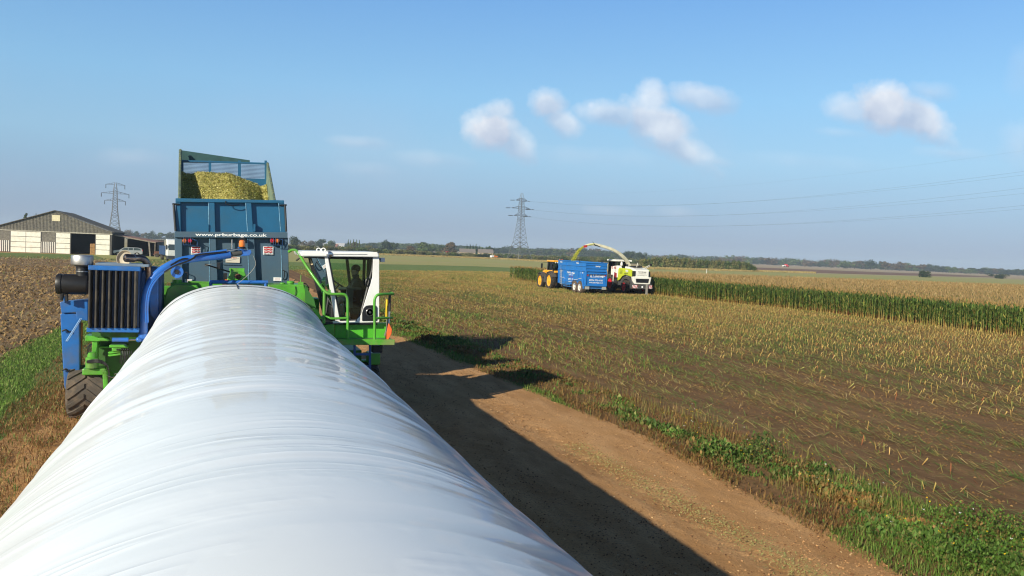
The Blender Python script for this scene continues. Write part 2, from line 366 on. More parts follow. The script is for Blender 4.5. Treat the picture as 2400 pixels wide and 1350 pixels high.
# the track, finely modelled with ruts
def grid_sheet(name, xs, ys, zf, m, xf=None):
    X, Y = np.meshgrid(xs, ys); 
    if xf is not None: X = xf(X, Y)
    Z_ = zf(X, Y); V = np.stack([X.ravel(), Y.ravel(), Z_.ravel()], 1)
    ny, nx = X.shape; i = np.arange((ny-1)*(nx-1)); r = i//(nx-1); c = i % (nx-1); a = r*nx+c
    return tag(np_mesh(name, V, [np.stack([a, a+1, a+nx+1, a+nx], 1)], m, smooth=True), kind='structure')
def tedge_x(Y):  # right-hand edge of the track
    return np.interp(Y, [-10, 9, 12, 17, 22, 39, 80, 130], [8.8, 8.85, 8.95, 9.3, 8.9, 7.6, 7.3, 7.2])
def trackx(U_, Y):
    e_ = tedge_x(Y)+.35*(fbm(Y*.7, Y*0+3, 4, 5)-.5)*2
    return -4.1+(e_+4.1)*U_
def ztrack(X, Y):
    z = .075+.035*(fbm(X*1.3, Y*.5, 4, 2)-.5)+.03*(fbm(X*6, Y*4, 3, 9)-.5)
    for cx_, wd in ((5.0, .35), (7.0, .35), (-2.9, .4), (-3.6, .25), (3.1, .4)):
        z = z-.03*np.exp(-((X-cx_-.15*np.sin(Y*.2))/wd)**2)*(1+.35*np.sin(Y*16+8*np.abs((X-cx_)/wd)))
    return z
grid_sheet('dirt_track', np.linspace(0, 1, 190), np.concatenate([np.linspace(-10, 40, 620), np.linspace(40.3, 130, 120)]), ztrack, gm_track, trackx)
def zverge(X, Y): return .02+.10*fbm(X*.9, Y*.7, 4, 21)*np.clip((X-8.6)/1.2, 0, 1)*np.clip((13.5-X)/1.5, 0, 1)
def vergex(U_, Y): return tedge_x(Y)-.15+(3.2+.8*(fbm(Y*.5, Y*0+9, 3, 31)-.5))*U_*np.interp(Y, [0, 12, 30, 60], [1.2, 1, .9, .9])
grid_sheet('verge', np.linspace(0, 1, 70), np.linspace(-8, 70, 500), zverge, gm_verge, vergex)
# far bands of fields
sheet('green_strip', [(-6, 118), (6.5, 128.4), (14, 133.4), (30, 144.4), (45, 155.4), (60, 158), (260, 150), (262, 160), (120, 176), (60, 205), (20, 185), (-6, 172), (-20, 160)], .02, gm_grass)
sheet('pasture', [(-20, 160.2), (-6, 172.3), (20, 185.3), (60, 205.3), (120, 176.3), (262, 160.3), (560, 250)]+[tuple(g(x, y)[:2]) for x, y in ((2400, 656), (2200, 649), (1900, 641.5), (1700, 633), (1500, 624), (1200, 609), (1000, 601), (900, 597))]+[(30, 480), (-50, 300)], .03, gm_past)
sheet('maize_headland', [(60.2, 60), (420, 60), (560, 250), (262, 159.8), (260, 149.8), (60.2, 157.8)], .012, gm_past)
sheet('bare_soil_field', [tuple(g(x, y)[:2]) for x, y in ((1765, 634.5), (1900, 639.5), (2100, 645), (2330, 650.5), (2330, 648.2), (2200, 642.5), (2050, 637.5), (1900, 631.8), (1765, 626.8), (1700, 626))], .05, gm_brown)
sheet('tan_stubble_field', [tuple(g(x, y)[:2]) for x, y in ((1500, 622), (1700, 631), (1700, 625.6), (1765, 626.4), (1900, 631.2), (2050, 637), (2200, 642), (2330, 647.7), (2345, 651.6), (2800, 669), (2800, 659.5), (2400, 643.2), (1900, 622.6), (1500, 606))], .06, gm_tan)
sheet('straw_field', [tuple(g(x, y)[:2]) for x, y in ((850, 579), (900, 585), (1000, 590), (1095, 596), (1095, 593.2), (1000, 588), (900, 583.5), (850, 578))], .06, gm_tan)

# ------------------------------------------------------------------ the white silage bag
BY0, BY1 = -7., 20.6
ys = np.concatenate([np.linspace(BY0, 1.5, 60), np.arange(1.52, BY1, .021)]); nt_ = 260
th = np.linspace(-math.pi, math.pi, nt_, endpoint=False)
TH, YY = np.meshgrid(th, ys)
cxb, cb, ab, bb = .35, 1.25, 2.10, 1.80
far = np.clip((YY-17.3)/3.2, 0, 1); far = far*far*(3-2*far)
a_ = ab-.12*far+.03*(fbm(YY*.35, YY*0, 3, 4)-.5); b_ = bb+.10*far+.03*(fbm(YY*.3, YY*0+7, 3, 8)-.5)
s_, c_ = np.sin(TH), np.cos(TH)
ex = np.where(c_ > 0, 2/(2.0+.55*far), 2/2.5)
X = cxb+a_*np.sign(s_)*np.abs(s_)**ex; bz = np.where(c_ > 0, b_, cb)
Zb = cb+bz*np.sign(c_)*np.abs(c_)**ex
arc = TH*1.9
wy = YY+.10*(fbm(arc*.5, YY*.4, 3, 13)-.5)*2-.05*np.abs(TH)**1.5
fl = np.clip((np.abs(TH+.15)-.25)/.9, 0, 1)                      # flanks are more creased than the crown
ns = vnoise(wy*3.1, arc*.35, 40); ns2 = vnoise(wy*7.5, arc*.8, 41); ns3 = vnoise(wy*17, arc*1.3, 42); nb = fbm(wy*.8, arc*.4, 3, 43)
rdg = 1-np.abs(2*ns-1); rdg2 = (1-np.abs(2*ns2-1))**2; rdg3 = (1-np.abs(2*ns3-1))**2
mask = np.clip(vnoise(YY*.55, arc*.45, 51)*2-.5, 0, 1)
farw = np.clip((YY-5)/13, 0, 1)
m2 = np.clip(vnoise(YY*1.1+5, arc*.8, 53)*3-1.3, 0, 1)
rip = np.sin(wy*6.2+4*vnoise(wy*.9, arc*.3, 66)*2+1.2*np.sin(arc*1.1))*vnoise(wy*1.2, arc*.7, 67)
rip2 = np.sin(wy*15+7*vnoise(wy*1.6, arc*.35, 68))*np.clip(vnoise(wy*1.5, arc*.55, 69)*2.2-.9, 0, 1)
disp = .0075*rip*np.clip((YY-1)/6, .25, 1)+.0034*rip2*np.clip((YY-1)/6, .3, 1)+.04*(nb-.4)+(.002+.024*fl+.004*farw)*rdg**1.5*mask+(.0014+.010*fl+.0028*farw)*rdg2*m2+(.0+.0036*fl+.0014*farw)*rdg3*mask*m2
# the bag is bunched into ropes of film where it leaves the tunnel
disp += far*(.012*(vnoise(YY*9, arc*2.2, 60)-.5)+.02*(vnoise(arc*1.5+YY*.6, YY*1.5, 61)-.5))
nx_, nz_ = s_*1.0, c_*1.0
X = X+disp*nx_; Zb = np.maximum(Zb+disp*nz_, .0)
V = np.stack([X.ravel(), YY.ravel(), Zb.ravel()], 1)
nr = len(ys); i = np.arange((nr-1)*nt_); r = i//nt_; c = i % nt_
Fq = np.stack([r*nt_+c, r*nt_+(c+1) % nt_, (r+1)*nt_+(c+1) % nt_, (r+1)*nt_+c], 1)
def bagmat():
    global nt
    m = mat('white_film', (.83, .84, .85), .5, coat=.45, spec=.10, var=0)
    nt0 = nt; nt = m.node_tree; b = nt.nodes['Principled BSDF']
    t = N('ShaderNodeTexCoord'); mp = N('ShaderNodeMapping'); L(t.outputs['Object'], mp.inputs[0]); mp.inputs['Scale'].default_value = (.45, 5, .45)
    n = noise(1.0, 1.2, .45, mp.outputs[0], .3); mp2 = N('ShaderNodeMapping'); L(t.outputs['Object'], mp2.inputs[0]); mp2.inputs['Scale'].default_value = (.35, 2.2, .35)
    n_b = noise(1.0, 4, .5, mp2.outputs[0])
    L(mth('MULTIPLY_ADD', n_b, .14, .0), b.inputs['Coat Roughness'])
    L(mixc(mth('MULTIPLY_ADD', noise(.7, 5, .6, t.outputs['Object']), 3, -1.3, clamp=True), (.79, .845, .90), (.745, .80, .86)), b.inputs['Base Color'])
    bn = N('ShaderNodeBump'); bn.inputs['Distance'].default_value = .008; rdgn = mth('POWER', mth('SUBTRACT', 1.0, mth('ABSOLUTE', mth('MULTIPLY_ADD', n, 5.0, -2.5)), clamp=True), 2.0); L(mth('MULTIPLY', rdgn, mth('MULTIPLY_ADD', noise(.9, 4, .6, t.outputs['Object']), 3.2, -1.35, clamp=True)), bn.inputs['Height']); L(bn.outputs[0], b.inputs['Normal'])
    nt = nt0; return m
bagM = bagmat()
bag = tag(np_mesh('silage_bag', V, [Fq], bagM, smooth=True), 'huge long white plastic silage bag running from the foreground to the green machine', 'silage bag')
def bagpt(t_, Y, off=.02):
    i_ = int(np.argmin(np.abs(ys-Y))); j_ = int(np.argmin(np.abs(th-t_))); p = V[i_*nt_+j_]; return np.array([p[0]+off*math.sin(t_), p[1], p[2]+off*math.cos(t_)])
ORG = np.zeros(3)
m_ = MB()
m_.tube([bagpt(t_, 19.75+.1*math.sin(t_*3), .012) for t_ in np.linspace(-.95, .95, 30)], .006, 5)
m_.tube([bagpt(-.02, y_, .015) for y_ in (19.3, 19.7, 20.1, 20.5)], .009, 5)
m_.build('tie_rope', black, bag)

# ------------------------------------------------------------------ scattered blades, stalks and leaves
def blades(name, P, h, wd, az, lean, colr, m, kind='stuff', curl=.5, label=None, cat=None):
    """P (n,3) base points; h, wd, az, lean (n,) ; two-segment tapering leaves"""
    n = len(P); dx, dy = np.cos(az), np.sin(az); px, py = -dy, dx
    def at(k, ln): return P+np.stack([dx*h*ln*k, dy*h*ln*k, h*k*np.sqrt(np.maximum(1-ln**2, .02))], 1)
    side_ = np.stack([px*wd/2, py*wd/2, 0*wd], 1)
    b0 = P; b1 = at(.55, lean); tip = b1+np.stack([dx*h*.45*np.minimum(lean+curl, 1), dy*h*.45*np.minimum(lean+curl, 1), h*.45*np.sqrt(np.maximum(1-np.minimum(lean+curl, .99)**2, .02))*np.where(lean+curl > 1.1, -.6, 1)], 1)
    V = np.stack([b0-side_*.8, b0+side_*.8, b1+side_, b1-side_, tip], 1).reshape(-1, 3)
    b = np.arange(n)*5
    col = np.repeat(colr, 5, 0)
    return V, np.stack([b, b+1, b+2, b+3], 1), np.stack([b+3, b+2, b+4], 1), col
def blade_obj(name, sets, m, label=None, cat=None):
    Vs, Q, T, C_ = [], [], [], []; o = 0
    for V, q_, t_, c_ in sets:
        Vs.append(V); Q.append(q_+o); T.append(t_+o); C_.append(c_); o += len(V)
    ob = np_mesh(name, np.concatenate(Vs), [np.concatenate(Q), np.concatenate(T)], m, np.concatenate(C_))
    return tag(ob, label, cat, kind='stuff')
def pick(n, cols, wts, jit=.2):
    cols = np.array(cols); k = RS.choice(len(cols), n, p=np.array(wts)/sum(wts)); c = cols[k]*(1+jit*(RS.rand(n, 1)*2-1)); return np.clip(c*np.array([1.08, 1.04, .86]), 0, 1)
U_ = lambda a, b, n: RS.uniform(a, b, n)
straw = (.52, .38, .14); paleg = (.20, .26, .07); dgreen = (.06, .12, .025); reddish = (.28, .11, .05); pale = (.62, .50, .26); grn = (.09, .19, .03)
blm = mat('plant_blades', (.3, .3, .1), .65, attr=True, spec=.25, trans=.25)
strawm = mat('dry_straw', (.3, .3, .1), .7, attr=True, spec=.2, trans=.1)
def inview(P, mrg=60, front=1.):
    d = P-CAM; z = d@FW; x = PCX+FPX*(d@RT)/np.maximum(z, .1); y = PCY-FPX*(d@UP)/np.maximum(z, .1)
    return (z > front) & (x > -mrg) & (x < 2400+mrg) & (y < 1350+mrg*3)
def areapts(n, x0, x1, y0, y1, pw=1.6):
    # denser near the camera, still even enough far away
    Y = y0+(y1-y0)*RS.rand(n)**pw; X = U_(x0, x1, n); return X, Y
# stubble stalks in rows 0.75 m apart
rows = np.arange(11.2, 59, .75)
SX, SY = [], []
for rx in rows:
    yy = np.arange(6, 158, .155); yy = yy+RS.normal(0, .04, len(yy))
    dens = .10+.9*fbm(np.full(len(yy), rx*.22), yy*.07, 3, 70)**1.3+np.clip((rx-22)/16, -.28, .55)+np.clip((yy-34)/60, -.16, .35)
    keep = (RS.rand(len(yy)) < dens*.85) & (vnoise(np.full(len(yy), rx*5.1), yy*.5, 77) > .30-.25*np.clip((rx-20)/20, 0, 1))
    if rx < 15: keep &= vnoise(np.full(len(yy), rx*3.), yy*.4, 71) > .45
    yy = yy[keep]; SX.append(rx+RS.normal(0, .022, len(yy))); SY.append(yy)
SX = np.concatenate(SX); SY = np.concatenate(SY)
fe = np.interp(SY, [e_[1] for e_ in E0], [e_[0] for e_ in E0], right=41.)
k = (SX < fe-.3) & (SY < np.interp(SX, [6, 14, 30, 45, 60], [128, 133, 144, 155, 160])); k = ((SX < fe-.3) | (SY > 118.6)) & (SY < np.interp(SX, [6, 14, 30, 45, 60], [128, 133, 144, 155, 160])); k &= ~((SX > 40) & (SY > 93) & (SY < 118.6))
k &= inview(np.stack([SX, SY, SX*0], 1)); SX, SY = SX[k], SY[k]; n = len(SX)
hh = U_(.09, .22, n); lx, ly = RS.normal(.02, .06, n), RS.normal(.03, .06, n); rr = U_(.008, .013, n)*np.interp(SY, [10, 60, 150], [1, 1.15, 1.6])
V = np.zeros((n, 6, 3)); 
for j in range(3):
    a = 2.1*j+.4
    V[:, j] = np.stack([SX+rr*math.cos(a), SY+rr*math.sin(a), 0*SX], 1); V[:, j+3] = np.stack([SX+lx+rr*math.cos(a), SY+ly+rr*math.sin(a), hh+(j == 1)*.025], 1)
b = np.arange(n)*6
Fs = [np.stack([b+j, b+(j+1) % 3, b+3+(j+1) % 3, b+3+j], 1) for j in range(3)]+[]
cc = pick(n, [(.42, .31, .11), (.56, .44, .20), (.28, .31, .10), reddish, (.32, .26, .09)], [4, 1., 2.6, .8, 3]); cc6 = np.repeat(cc, 6, 0).reshape(n, 6, 3); cc6[:, :3] *= (.75, .55, .5)
tag(np_mesh('maize_stubble', V.reshape(-1, 3), Fs, strawm, cc6.reshape(-1, 3)), 'cut yellow maize stalks standing in rows on the harvested field', 'stubble', kind='stuff')
# litter of leaves lying across the harvested field
sets = []
n = 560000
X, Y = areapts(n, 9.5, 58, 6, 157, 1.3)
X = X+.10*np.sin(X*2*math.pi/.75+1.0)
lane = (.32+.30*np.sin(X*2*math.pi/3.0+.6*np.sin(Y*.1)))*.8+vnoise(X*1.3, Y*.3, 80)*.25+fbm(X*.5, Y*.12, 3, 81)*.75
k = (RS.rand(n) < np.clip(lane*1.9-.55+np.clip((X-20)/18, -.2, .6)+np.clip((Y-25)/60, -.1, .5), .02, 1)) & inview(np.stack([X, Y, X*0], 1))
fe = np.interp(Y, [e_[1] for e_ in E0], [e_[0] for e_ in E0], right=41.); k &= ((X < fe-.2) | (Y > 118.6)) & ~((X > 40) & (Y > 93) & (Y < 118.6)) & (Y < np.interp(X, [6, 14, 30, 45, 60], [128, 133, 144, 155, 160])) & (X > tedge_x(Y)+1.2)
X, Y = X[k], Y[k]; n = len(X)
gpatch = fbm(X*.35, Y*.12, 3, 85)
cc = np.where((RS.rand(n) < np.clip((gpatch-.33)*4, .2, .85))[:, None], pick(n, [grn, (.26, .31, .09), (.08, .15, .04), (.17, .26, .08)], [2, 3, 1, 2]), pick(n, [(.48, .36, .13), pale, reddish, (.34, .24, .10)], [4, 1.5, .8, 3]))
sz = np.interp(Y, [8, 40, 150], [1, 1.15, 1.5])
sets.append(blades('', np.stack([X, Y, U_(.01, .05, n)], 1), U_(.12, .50, n)*sz, U_(.006, .021, n)*sz*np.interp(Y, [10, 40], [.85, 1.25]), np.where(RS.rand(n) < .7, RS.normal(1.57, .38, n), U_(0, 6.28, n))+np.where(RS.rand(n) < .5, 3.14, 0), U_(.955, .998, n), cc, None, curl=.0))
# upright leafy regrowth and weeds in the field
n = 42000; X, Y = areapts(n, 9.5, 42, 9, 150, 1.3)
gm = fbm(X*.30, Y*.10, 3, 90)+np.clip((16-X)/14, -.1, .25)*np.clip((Y-18)/15, 0, 1)
k = (gm > .56) & (RS.rand(n) < .9) & inview(np.stack([X, Y, X*0], 1)) & (X > tedge_x(Y)+.8); X, Y = X[k], Y[k]; n = len(X)
sz = np.interp(Y, [8, 40, 150], [1, 1.3, 1.8])
sets.append(blades('', np.stack([X, Y, 0*X], 1), U_(.10, .32, n)*np.minimum(sz, 1.3), U_(.012, .03, n)*sz, U_(0, 6.28, n), U_(.1, .7, n), pick(n, [grn, paleg, (.14, .22, .05), (.2, .17, .06)], [3, 3, 2, 1]), None))
blade_obj('crop_litter', sets, blm, 'green and yellow maize leaves strewn over the harvested field', 'crop litter')
# verge: weeds and grass beside the track
def leafset(X, Y, Zb_, size, cols, up=(.2, .9)):
    n = len(X); az = U_(0, 6.28, n); tilt = U_(*up, n); s = size
    d = np.stack([np.cos(az)*tilt, np.sin(az)*tilt, np.sqrt(1-tilt**2)], 1); pz = np.stack([-np.sin(az), np.cos(az), 0*az], 1)
    B = np.stack([X, Y, Zb_], 1); V = np.stack([B, B+d*s[:, None]*.5+pz*s[:, None]*.28, B+d*s[:, None], B+d*s[:, None]*.5-pz*s[:, None]*.28, B+d*s[:, None]*.5+np.array([0, 0, 1])*s[:, None]*.08], 1)
    b = np.arange(n)*5
    return V.reshape(-1, 3), np.stack([b, b+1, b+2, b+3], 1), np.stack([b+1, b+2, b+4], 1), np.repeat(cols, 5, 0)
vs = []
n = 230000; Y = 7+55*RS.rand(n)**2.1; wv = np.interp(Y, [7, 12, 17, 22, 35, 60], [3.3, 2.6, 2.0, 2.3, 2.4, 2.4]); X = tedge_x(Y)-.1+wv*RS.beta(1.5, 1.7, n)
clump = fbm(X*.9+3, Y*.55, 4, 95); edge = np.clip((X-tedge_x(Y)-.1)/.7, 0, 1)
lush = np.interp(Y, [7, 13, 15.5, 18, 22, 28, 60], [1, 1., .9, .30, .08, .35, .5])
cl2 = vnoise(X*1.9, Y*1.5, 196); cl3 = fbm(X*.55, Y*.4, 3, 197)
k = (RS.rand(n) < np.clip((clump-.46+.20*lush+.9*(cl2-.5)+1.1*(cl3-.45))*5, 0.02, 1)*(.05+.95*edge**1.5)*(.3+.7*lush)) & inview(np.stack([X, Y, X*0], 1)); X, Y, clump, lush, cl2 = X[k], Y[k], clump[k], lush[k], cl2[k]; n = len(X)
hz_ = .03+RS.rand(n)**1.3*.62*np.clip((cl2-.25)*1.6, .08, 1)*np.clip((clump-.3)*3, .2, 1)*lush
cw = np.where((vnoise(X*1.1, Y*.8, 97) > .60)[:, None], pick(n, [(.19, .10, .04), (.23, .15, .06), (.12, .12, .04)], [1, 2, 2]), pick(n, [(.085, .165, .035), dgreen, (.12, .20, .05), (.20, .21, .08), (.17, .12, .05)], [4, 3, 2.4, 1.6, 1.]))
vs.append(leafset(X, Y, hz_, (.02+.075*RS.rand(n)**2)*(.6+.9*vnoise(X*1.4, Y*1.2, 198))*np.interp(Y, [8, 40], [1, 1.9]), cw*(.6+.8*vnoise(X*2.2+4, Y*2.0, 199))[:, None]))
n = 110000; Y = 7+60*RS.rand(n)**1.8; X = tedge_x(Y)-.25+np.interp(Y, [7, 12, 17, 22, 35, 60], [3.7, 3.1, 2.6, 2.8, 2.8, 2.8])*RS.rand(n)
d_ = fbm(X*.7, Y*.4, 4, 99); k = (RS.rand(n) < np.clip((d_-.25)*2.2, 0.05, 1)) & inview(np.stack([X, Y, X*0], 1)); X, Y = X[k], Y[k]; n = len(X)
dry = vnoise(X*.5+9, Y*.22, 98)*.9+np.where((Y > 15) & (Y < 28), .25, 0)
cw = np.where((dry > .55)[:, None], pick(n, [(.21, .12, .045), (.28, .17, .07), (.16, .07, .035), (.15, .15, .05)], [3, 2, 1.5, 2]), pick(n, [grn, (.15, .22, .05), (.26, .25, .09)], [3, 3, 1]))
vs.append(blades('', np.stack([X, Y, 0*X+.02], 1), U_(.06, .24, n), U_(.006, .014, n)*np.interp(Y, [8, 40], [1, 2.]), U_(0, 6.28, n), U_(.1, .75, n), cw, None))
n = 3800; Y = 7.5+16*RS.rand(n)**1.6; X = tedge_x(Y)+.5+2.2*RS.rand(n); k = vnoise(X*1.3, Y*1.1, 205) > .5; X, Y = X[k], Y[k]; n = len(X)
vs.append(blades('', np.stack([X, Y, 0*X+.03], 1), U_(.12, .42, n), U_(.004, .010, n), U_(0, 6.28, n), U_(.05, .45, n), pick(n, [(.30, .20, .08), (.22, .22, .07), (.16, .20, .05), (.36, .28, .13)], [3, 2, 3, 1.5]), None, curl=.25))
# broad nettles and docks in the near corner
n = 8000; cxs = [(10.4, 9.2, .9), (11.4, 9.9, .9), (10.9, 8.2, 1.), (9.9, 8.4, .6), (12.2, 9.2, .7)]; kk = RS.randint(0, 5, n); C3 = np.array(cxs)[kk]
X = C3[:, 0]+RS.normal(0, .5, n)*C3[:, 2]; Y = C3[:, 1]+RS.normal(0, .5, n)*C3[:, 2]; hmax = .42*np.exp(-((X-C3[:, 0])**2+(Y-C3[:, 1])**2)/.8)
k = X > tedge_x(Y)+.3; X, Y, hmax = X[k], Y[k], hmax[k]; n = len(X)
vs.append(leafset(X, Y, .05+hmax*RS.rand(n), U_(.025, .07, n), pick(n, [(.09, .18, .03), (.12, .22, .045), dgreen, (.16, .15, .05)], [3, 2, 2, 1]), (.4, .97)))
blade_obj('verge_weeds', vs, blm, 'green weeds and dry grass growing along the edge of the dirt track', 'weeds')
# ------------------------------------------------------------------
# small yellow and white flowers on the verge
n = 170; Y = 8+11*RS.rand(n)**1.3; X = tedge_x(Y)+.6+1.7*RS.rand(n); k = (RS.rand(n) < .8); X, Y = X[k], Y[k]; n = len(X)
fc = np.where((RS.rand(n) < .8)[:, None], np.array([[.85, .55, .02]]), np.array([[.85, .85, .8]]))
V_, Q_, T_, C__ = leafset(np.repeat(X, 3), np.repeat(Y, 3), np.repeat(U_(.3, .5, n), 3), np.full(3*n, .03), np.repeat(fc, 3, 0), (.7, .95))
blade_obj('wild_flowers', [(V_, Q_, T_, C__)], blm, 'tiny yellow and white wild flowers among the verge weeds', 'flowers')
# left side: green grass bank, dry stubbly grass, residue on cultivated soil
vs = []
n = 130000; X = U_(-7.4, -2.7, n); Y = 12+70*RS.rand(n)**2.0; k = inview(np.stack([X, Y, X*0], 1)) ; X, Y = X[k], Y[k]
lim = -4.75+.35*(fbm(Y*.4, Y*0, 3, 110)-.5)*2-.035*np.clip(Y-20, 0, 30)+.8*(Y > 32)*np.clip((Y-32)/6, 0, 1); gr_ = (X < lim) & (X > -6.9+.5*(fbm(Y*.9, Y*0+4, 3, 111)-.5))
k = gr_ | (RS.rand(len(X)) < (.35+.65*(fbm(X*1.2, Y*.6, 3, 301) > .42))*(X > lim)*(X < -3.1+.5*vnoise(Y*1., Y*0, 112))); X, Y, gr_ = X[k], Y[k], gr_[k]; n = len(X)
cw = np.where(gr_[:, None], pick(n, [(.12, .23, .04), (.16, .27, .06), (.24, .28, .10), (.07, .13, .03)], [3, 3, 2, 1.6]), pick(n, [(.24, .14, .06), (.36, .25, .12), (.15, .075, .035), (.13, .17, .05)], [3, 1.3, 3, 2]))
vs.append(blades('', np.stack([X, Y, np.where(X > -4.3, .07, 0)], 1), np.where(gr_, U_(.05, .16, n), U_(.04, .16, n)), U_(.007, .016, n)*np.interp(Y, [12, 60], [1.0, 2.4]), U_(0, 6.28, n), U_(.05, .75, n), cw, None))
blade_obj('grass_bank', vs, blm, 'bright green and dry yellow grass along the left side of the white bag', 'grass')
n = 90000; Y = 16+140*RS.rand(n)**1.5; X = -6.7-(Y*.55)*RS.rand(n); k = inview(np.stack([X, Y, X*0], 1)); X, Y = X[k], Y[k]
k = RS.rand(len(X)) < np.clip(.25+.9*(np.sin(X*2*math.pi/1.5+2*vnoise(X*.3, Y*.2, 3)) > -.1)*vnoise(X*.8, Y*.35, 115), .05, 1); X, Y = X[k], Y[k]; n = len(X)
sz = np.interp(Y, [16, 50, 150], [1, 1.5, 2.6])
blade_obj('straw_residue', [blades('', np.stack([X, Y, U_(.02, .07, n)], 1), U_(.08, .28, n)*sz, U_(.012, .035, n)*sz, U_(0, 6.28, n), U_(.7, .98, n), pick(n, [(.42, .31, .17), (.32, .22, .12), (.18, .115, .06), (.17, .20, .07)], [3, 3, 2, .9]), None, curl=.2)], strawm, 'pale chopped straw lying on the cultivated soil at the left', 'crop residue')
# clods on the cultivated soil
n = 14000; Y = 16+100*RS.rand(n)**1.6; X = -6.8-(Y*.5)*RS.rand(n); k = inview(np.stack([X, Y, X*0], 1)); X, Y = X[k], Y[k]; n = len(X)
def lumps(X, Y, s, cols, name, m, label, cat, z=0.):
    n = len(X); base = np.array([(1, 0, 0), (-.5, .87, 0), (-.5, -.87, 0), (.15, .1, .8), (-.3, .5, .55), (.6, -.3, .5)])
    V = base[None]*(s[:, None, None])*(1+.35*(RS.rand(n, 6, 1)-.5)); a = U_(0, 6.28, n); ca, sa = np.cos(a)[:, None], np.sin(a)[:, None]
    Vx = V[..., 0]*ca-V[..., 1]*sa+X[:, None]; Vy = V[..., 0]*sa+V[..., 1]*ca+Y[:, None]; V = np.stack([Vx, Vy, V[..., 2]+z], 2)
    b = np.arange(n)*6; F_ = [np.stack([b+i_, b+j_, b+k_], 1) for i_, j_, k_ in ((0, 1, 3), (1, 4, 3), (1, 2, 4), (2, 3, 4), (2, 5, 3), (2, 0, 5), (0, 3, 5))]
    return tag(np_mesh(name, V.reshape(-1, 3), F_, m, np.repeat(cols, 6, 0)), label, cat, kind='stuff')
soilm = mat('soil_lumps', (.1, .1, .1), .95, attr=True, spec=.1)
lumps(X, Y, U_(.03, .09, n)*np.interp(Y, [16, 100], [1, 2.2]), pick(n, [(.20, .13, .07), (.26, .18, .10), (.13, .08, .045)], [3, 2, 1]), 'soil_clods', soilm, 'brown clods of soil on the cultivated field at the left', 'soil')
n = 60000; Y = 8+42*RS.rand(n)**1.5; X = 10+32*RS.rand(n); k = inview(np.stack([X, Y, X*0], 1)) & (X > tedge_x(Y)+2.2) & (RS.rand(n) < .25+.75*(vnoise(X*.9, Y*.4, 119) > .45)); X, Y = X[k], Y[k]; n = len(X)
lumps(X, Y, RS.rand(n)**2*.035+.008, pick(n, [(.17, .10, .048), (.12, .07, .032), (.21, .13, .06)], [3, 3, 1]), 'field_clods', soilm, 'crumbly brown soil between the cut maize stalks', 'soil', z=.0)
n = 60000; Y = 7+32*RS.rand(n)**1.8; X = 2+7*RS.rand(n); k = inview(np.stack([X, Y, X*0], 1)) & (X < tedge_x(Y)+.2); X, Y = X[k], Y[k]; n = len(X)
k = RS.rand(n) < .35+.65*(vnoise(X*1.5, Y*.5, 118) > .5); X, Y = X[k], Y[k]; n = len(X)
lumps(X, Y, RS.rand(n)**3*.018+.004, pick(n, [(.38, .22, .12), (.42, .29, .18), (.16, .085, .05), (.5, .42, .34)], [4, 1, 5, .08]), 'track_gravel', soilm, 'small stones and grit scattered over the sandy track', 'gravel', z=.07)

n = 5000; Y = 7.5+9*RS.rand(n)**1.3; X = 7.45+RS.normal(0, .22, n)-.03*(Y-8); X, Y = X, Y
blade_obj('spilled_maize', [blades('', np.stack([X, Y, 0*X+.085], 1), U_(.015, .05, n), U_(.006, .014, n), U_(0, 6.28, n), U_(.9, .99, n), pick(n, [(.36, .38, .16), (.28, .32, .12), (.45, .40, .2)], [2, 2, 1]), None, curl=.0)], strawm, 'pale green streak of spilled chopped maize on the sandy track', 'spilled maize')
# ------------------------------------------------------------------ standing maize
def maize_plants(name, P, scale, label, tassel=True, leaves=10):
    n = len(P); Vs = []; Qs = []; Ts = []; Cs = []
    # stalk
    hts = scale*U_(1.75, 2.0, n)
    V = np.zeros((n, 6, 3)); rr = .017; lx, ly = RS.normal(0, .05, n), RS.normal(0, .05, n)
    for j in range(3):
        a = 2.1*j; V[:, j] = P+[rr*math.cos(a), rr*math.sin(a), 0]; V[:, j+3] = P+np.stack([lx+rr*.5*math.cos(a), ly+rr*.5*math.sin(a), hts], 1)
    b = np.arange(n)*6; cs = np.repeat(pick(n, [(.55, .38, .13), (.38, .38, .10), (.48, .20, .08), (.65, .52, .2)], [3, 2, 1, 1.5]), 6, 0).reshape(n, 6, 3); cs[:, 3:] = (.14, .20, .05)
    objs = [(V.reshape(-1, 3), np.concatenate([np.stack([b+j, b+(j+1) % 3, b+3+(j+1) % 3, b+3+j], 1) for j in range(3)]), np.zeros((0, 3), int), cs.reshape(-1, 3))]
    for l in range(leaves):
        fr = .17+.79*l/leaves; base = P+np.stack([lx*fr, ly*fr, hts*fr], 1)
        col = pick(n, [(.05, .105, .022), (.075, .14, .03), (.15, .22, .05), (.40, .36, .10)], [3.4, 3, 1.6, .25+.6*(l < 3)])
        objs.append(blades('', base, U_(.45, .75, n), U_(.05, .085, n), U_(0, 6.28, n), U_(.35, .75, n), col, None, curl=.55))
    if tassel:
        top = P+np.stack([lx, ly, hts], 1)
        for _ in range(4): objs.append(blades('', top, U_(.16, .32, n), np.full(n, .022), U_(0, 6.28, n), U_(.05, .55, n), pick(n, [(.34, .21, .09), (.42, .29, .13), (.25, .17, .06)], [3, 2, 1]), None, curl=.2))
    return objs
def edgeX(Y): return np.interp(Y, [e_[1] for e_ in E0], [e_[0] for e_ in E0])
PP = []
for r_ in range(5):       # rows along the cut edge
    y_ = np.arange(27, 93, .16); y_ = y_+RS.normal(0, .03, len(y_)); x_ = np.where(y_ < 84, edgeX(y_), np.interp(y_, [84, 93], [46.5, 47.0]))+.75*r_+RS.normal(0, .05, len(y_)); PP.append(np.stack([x_, y_, 0*x_], 1))
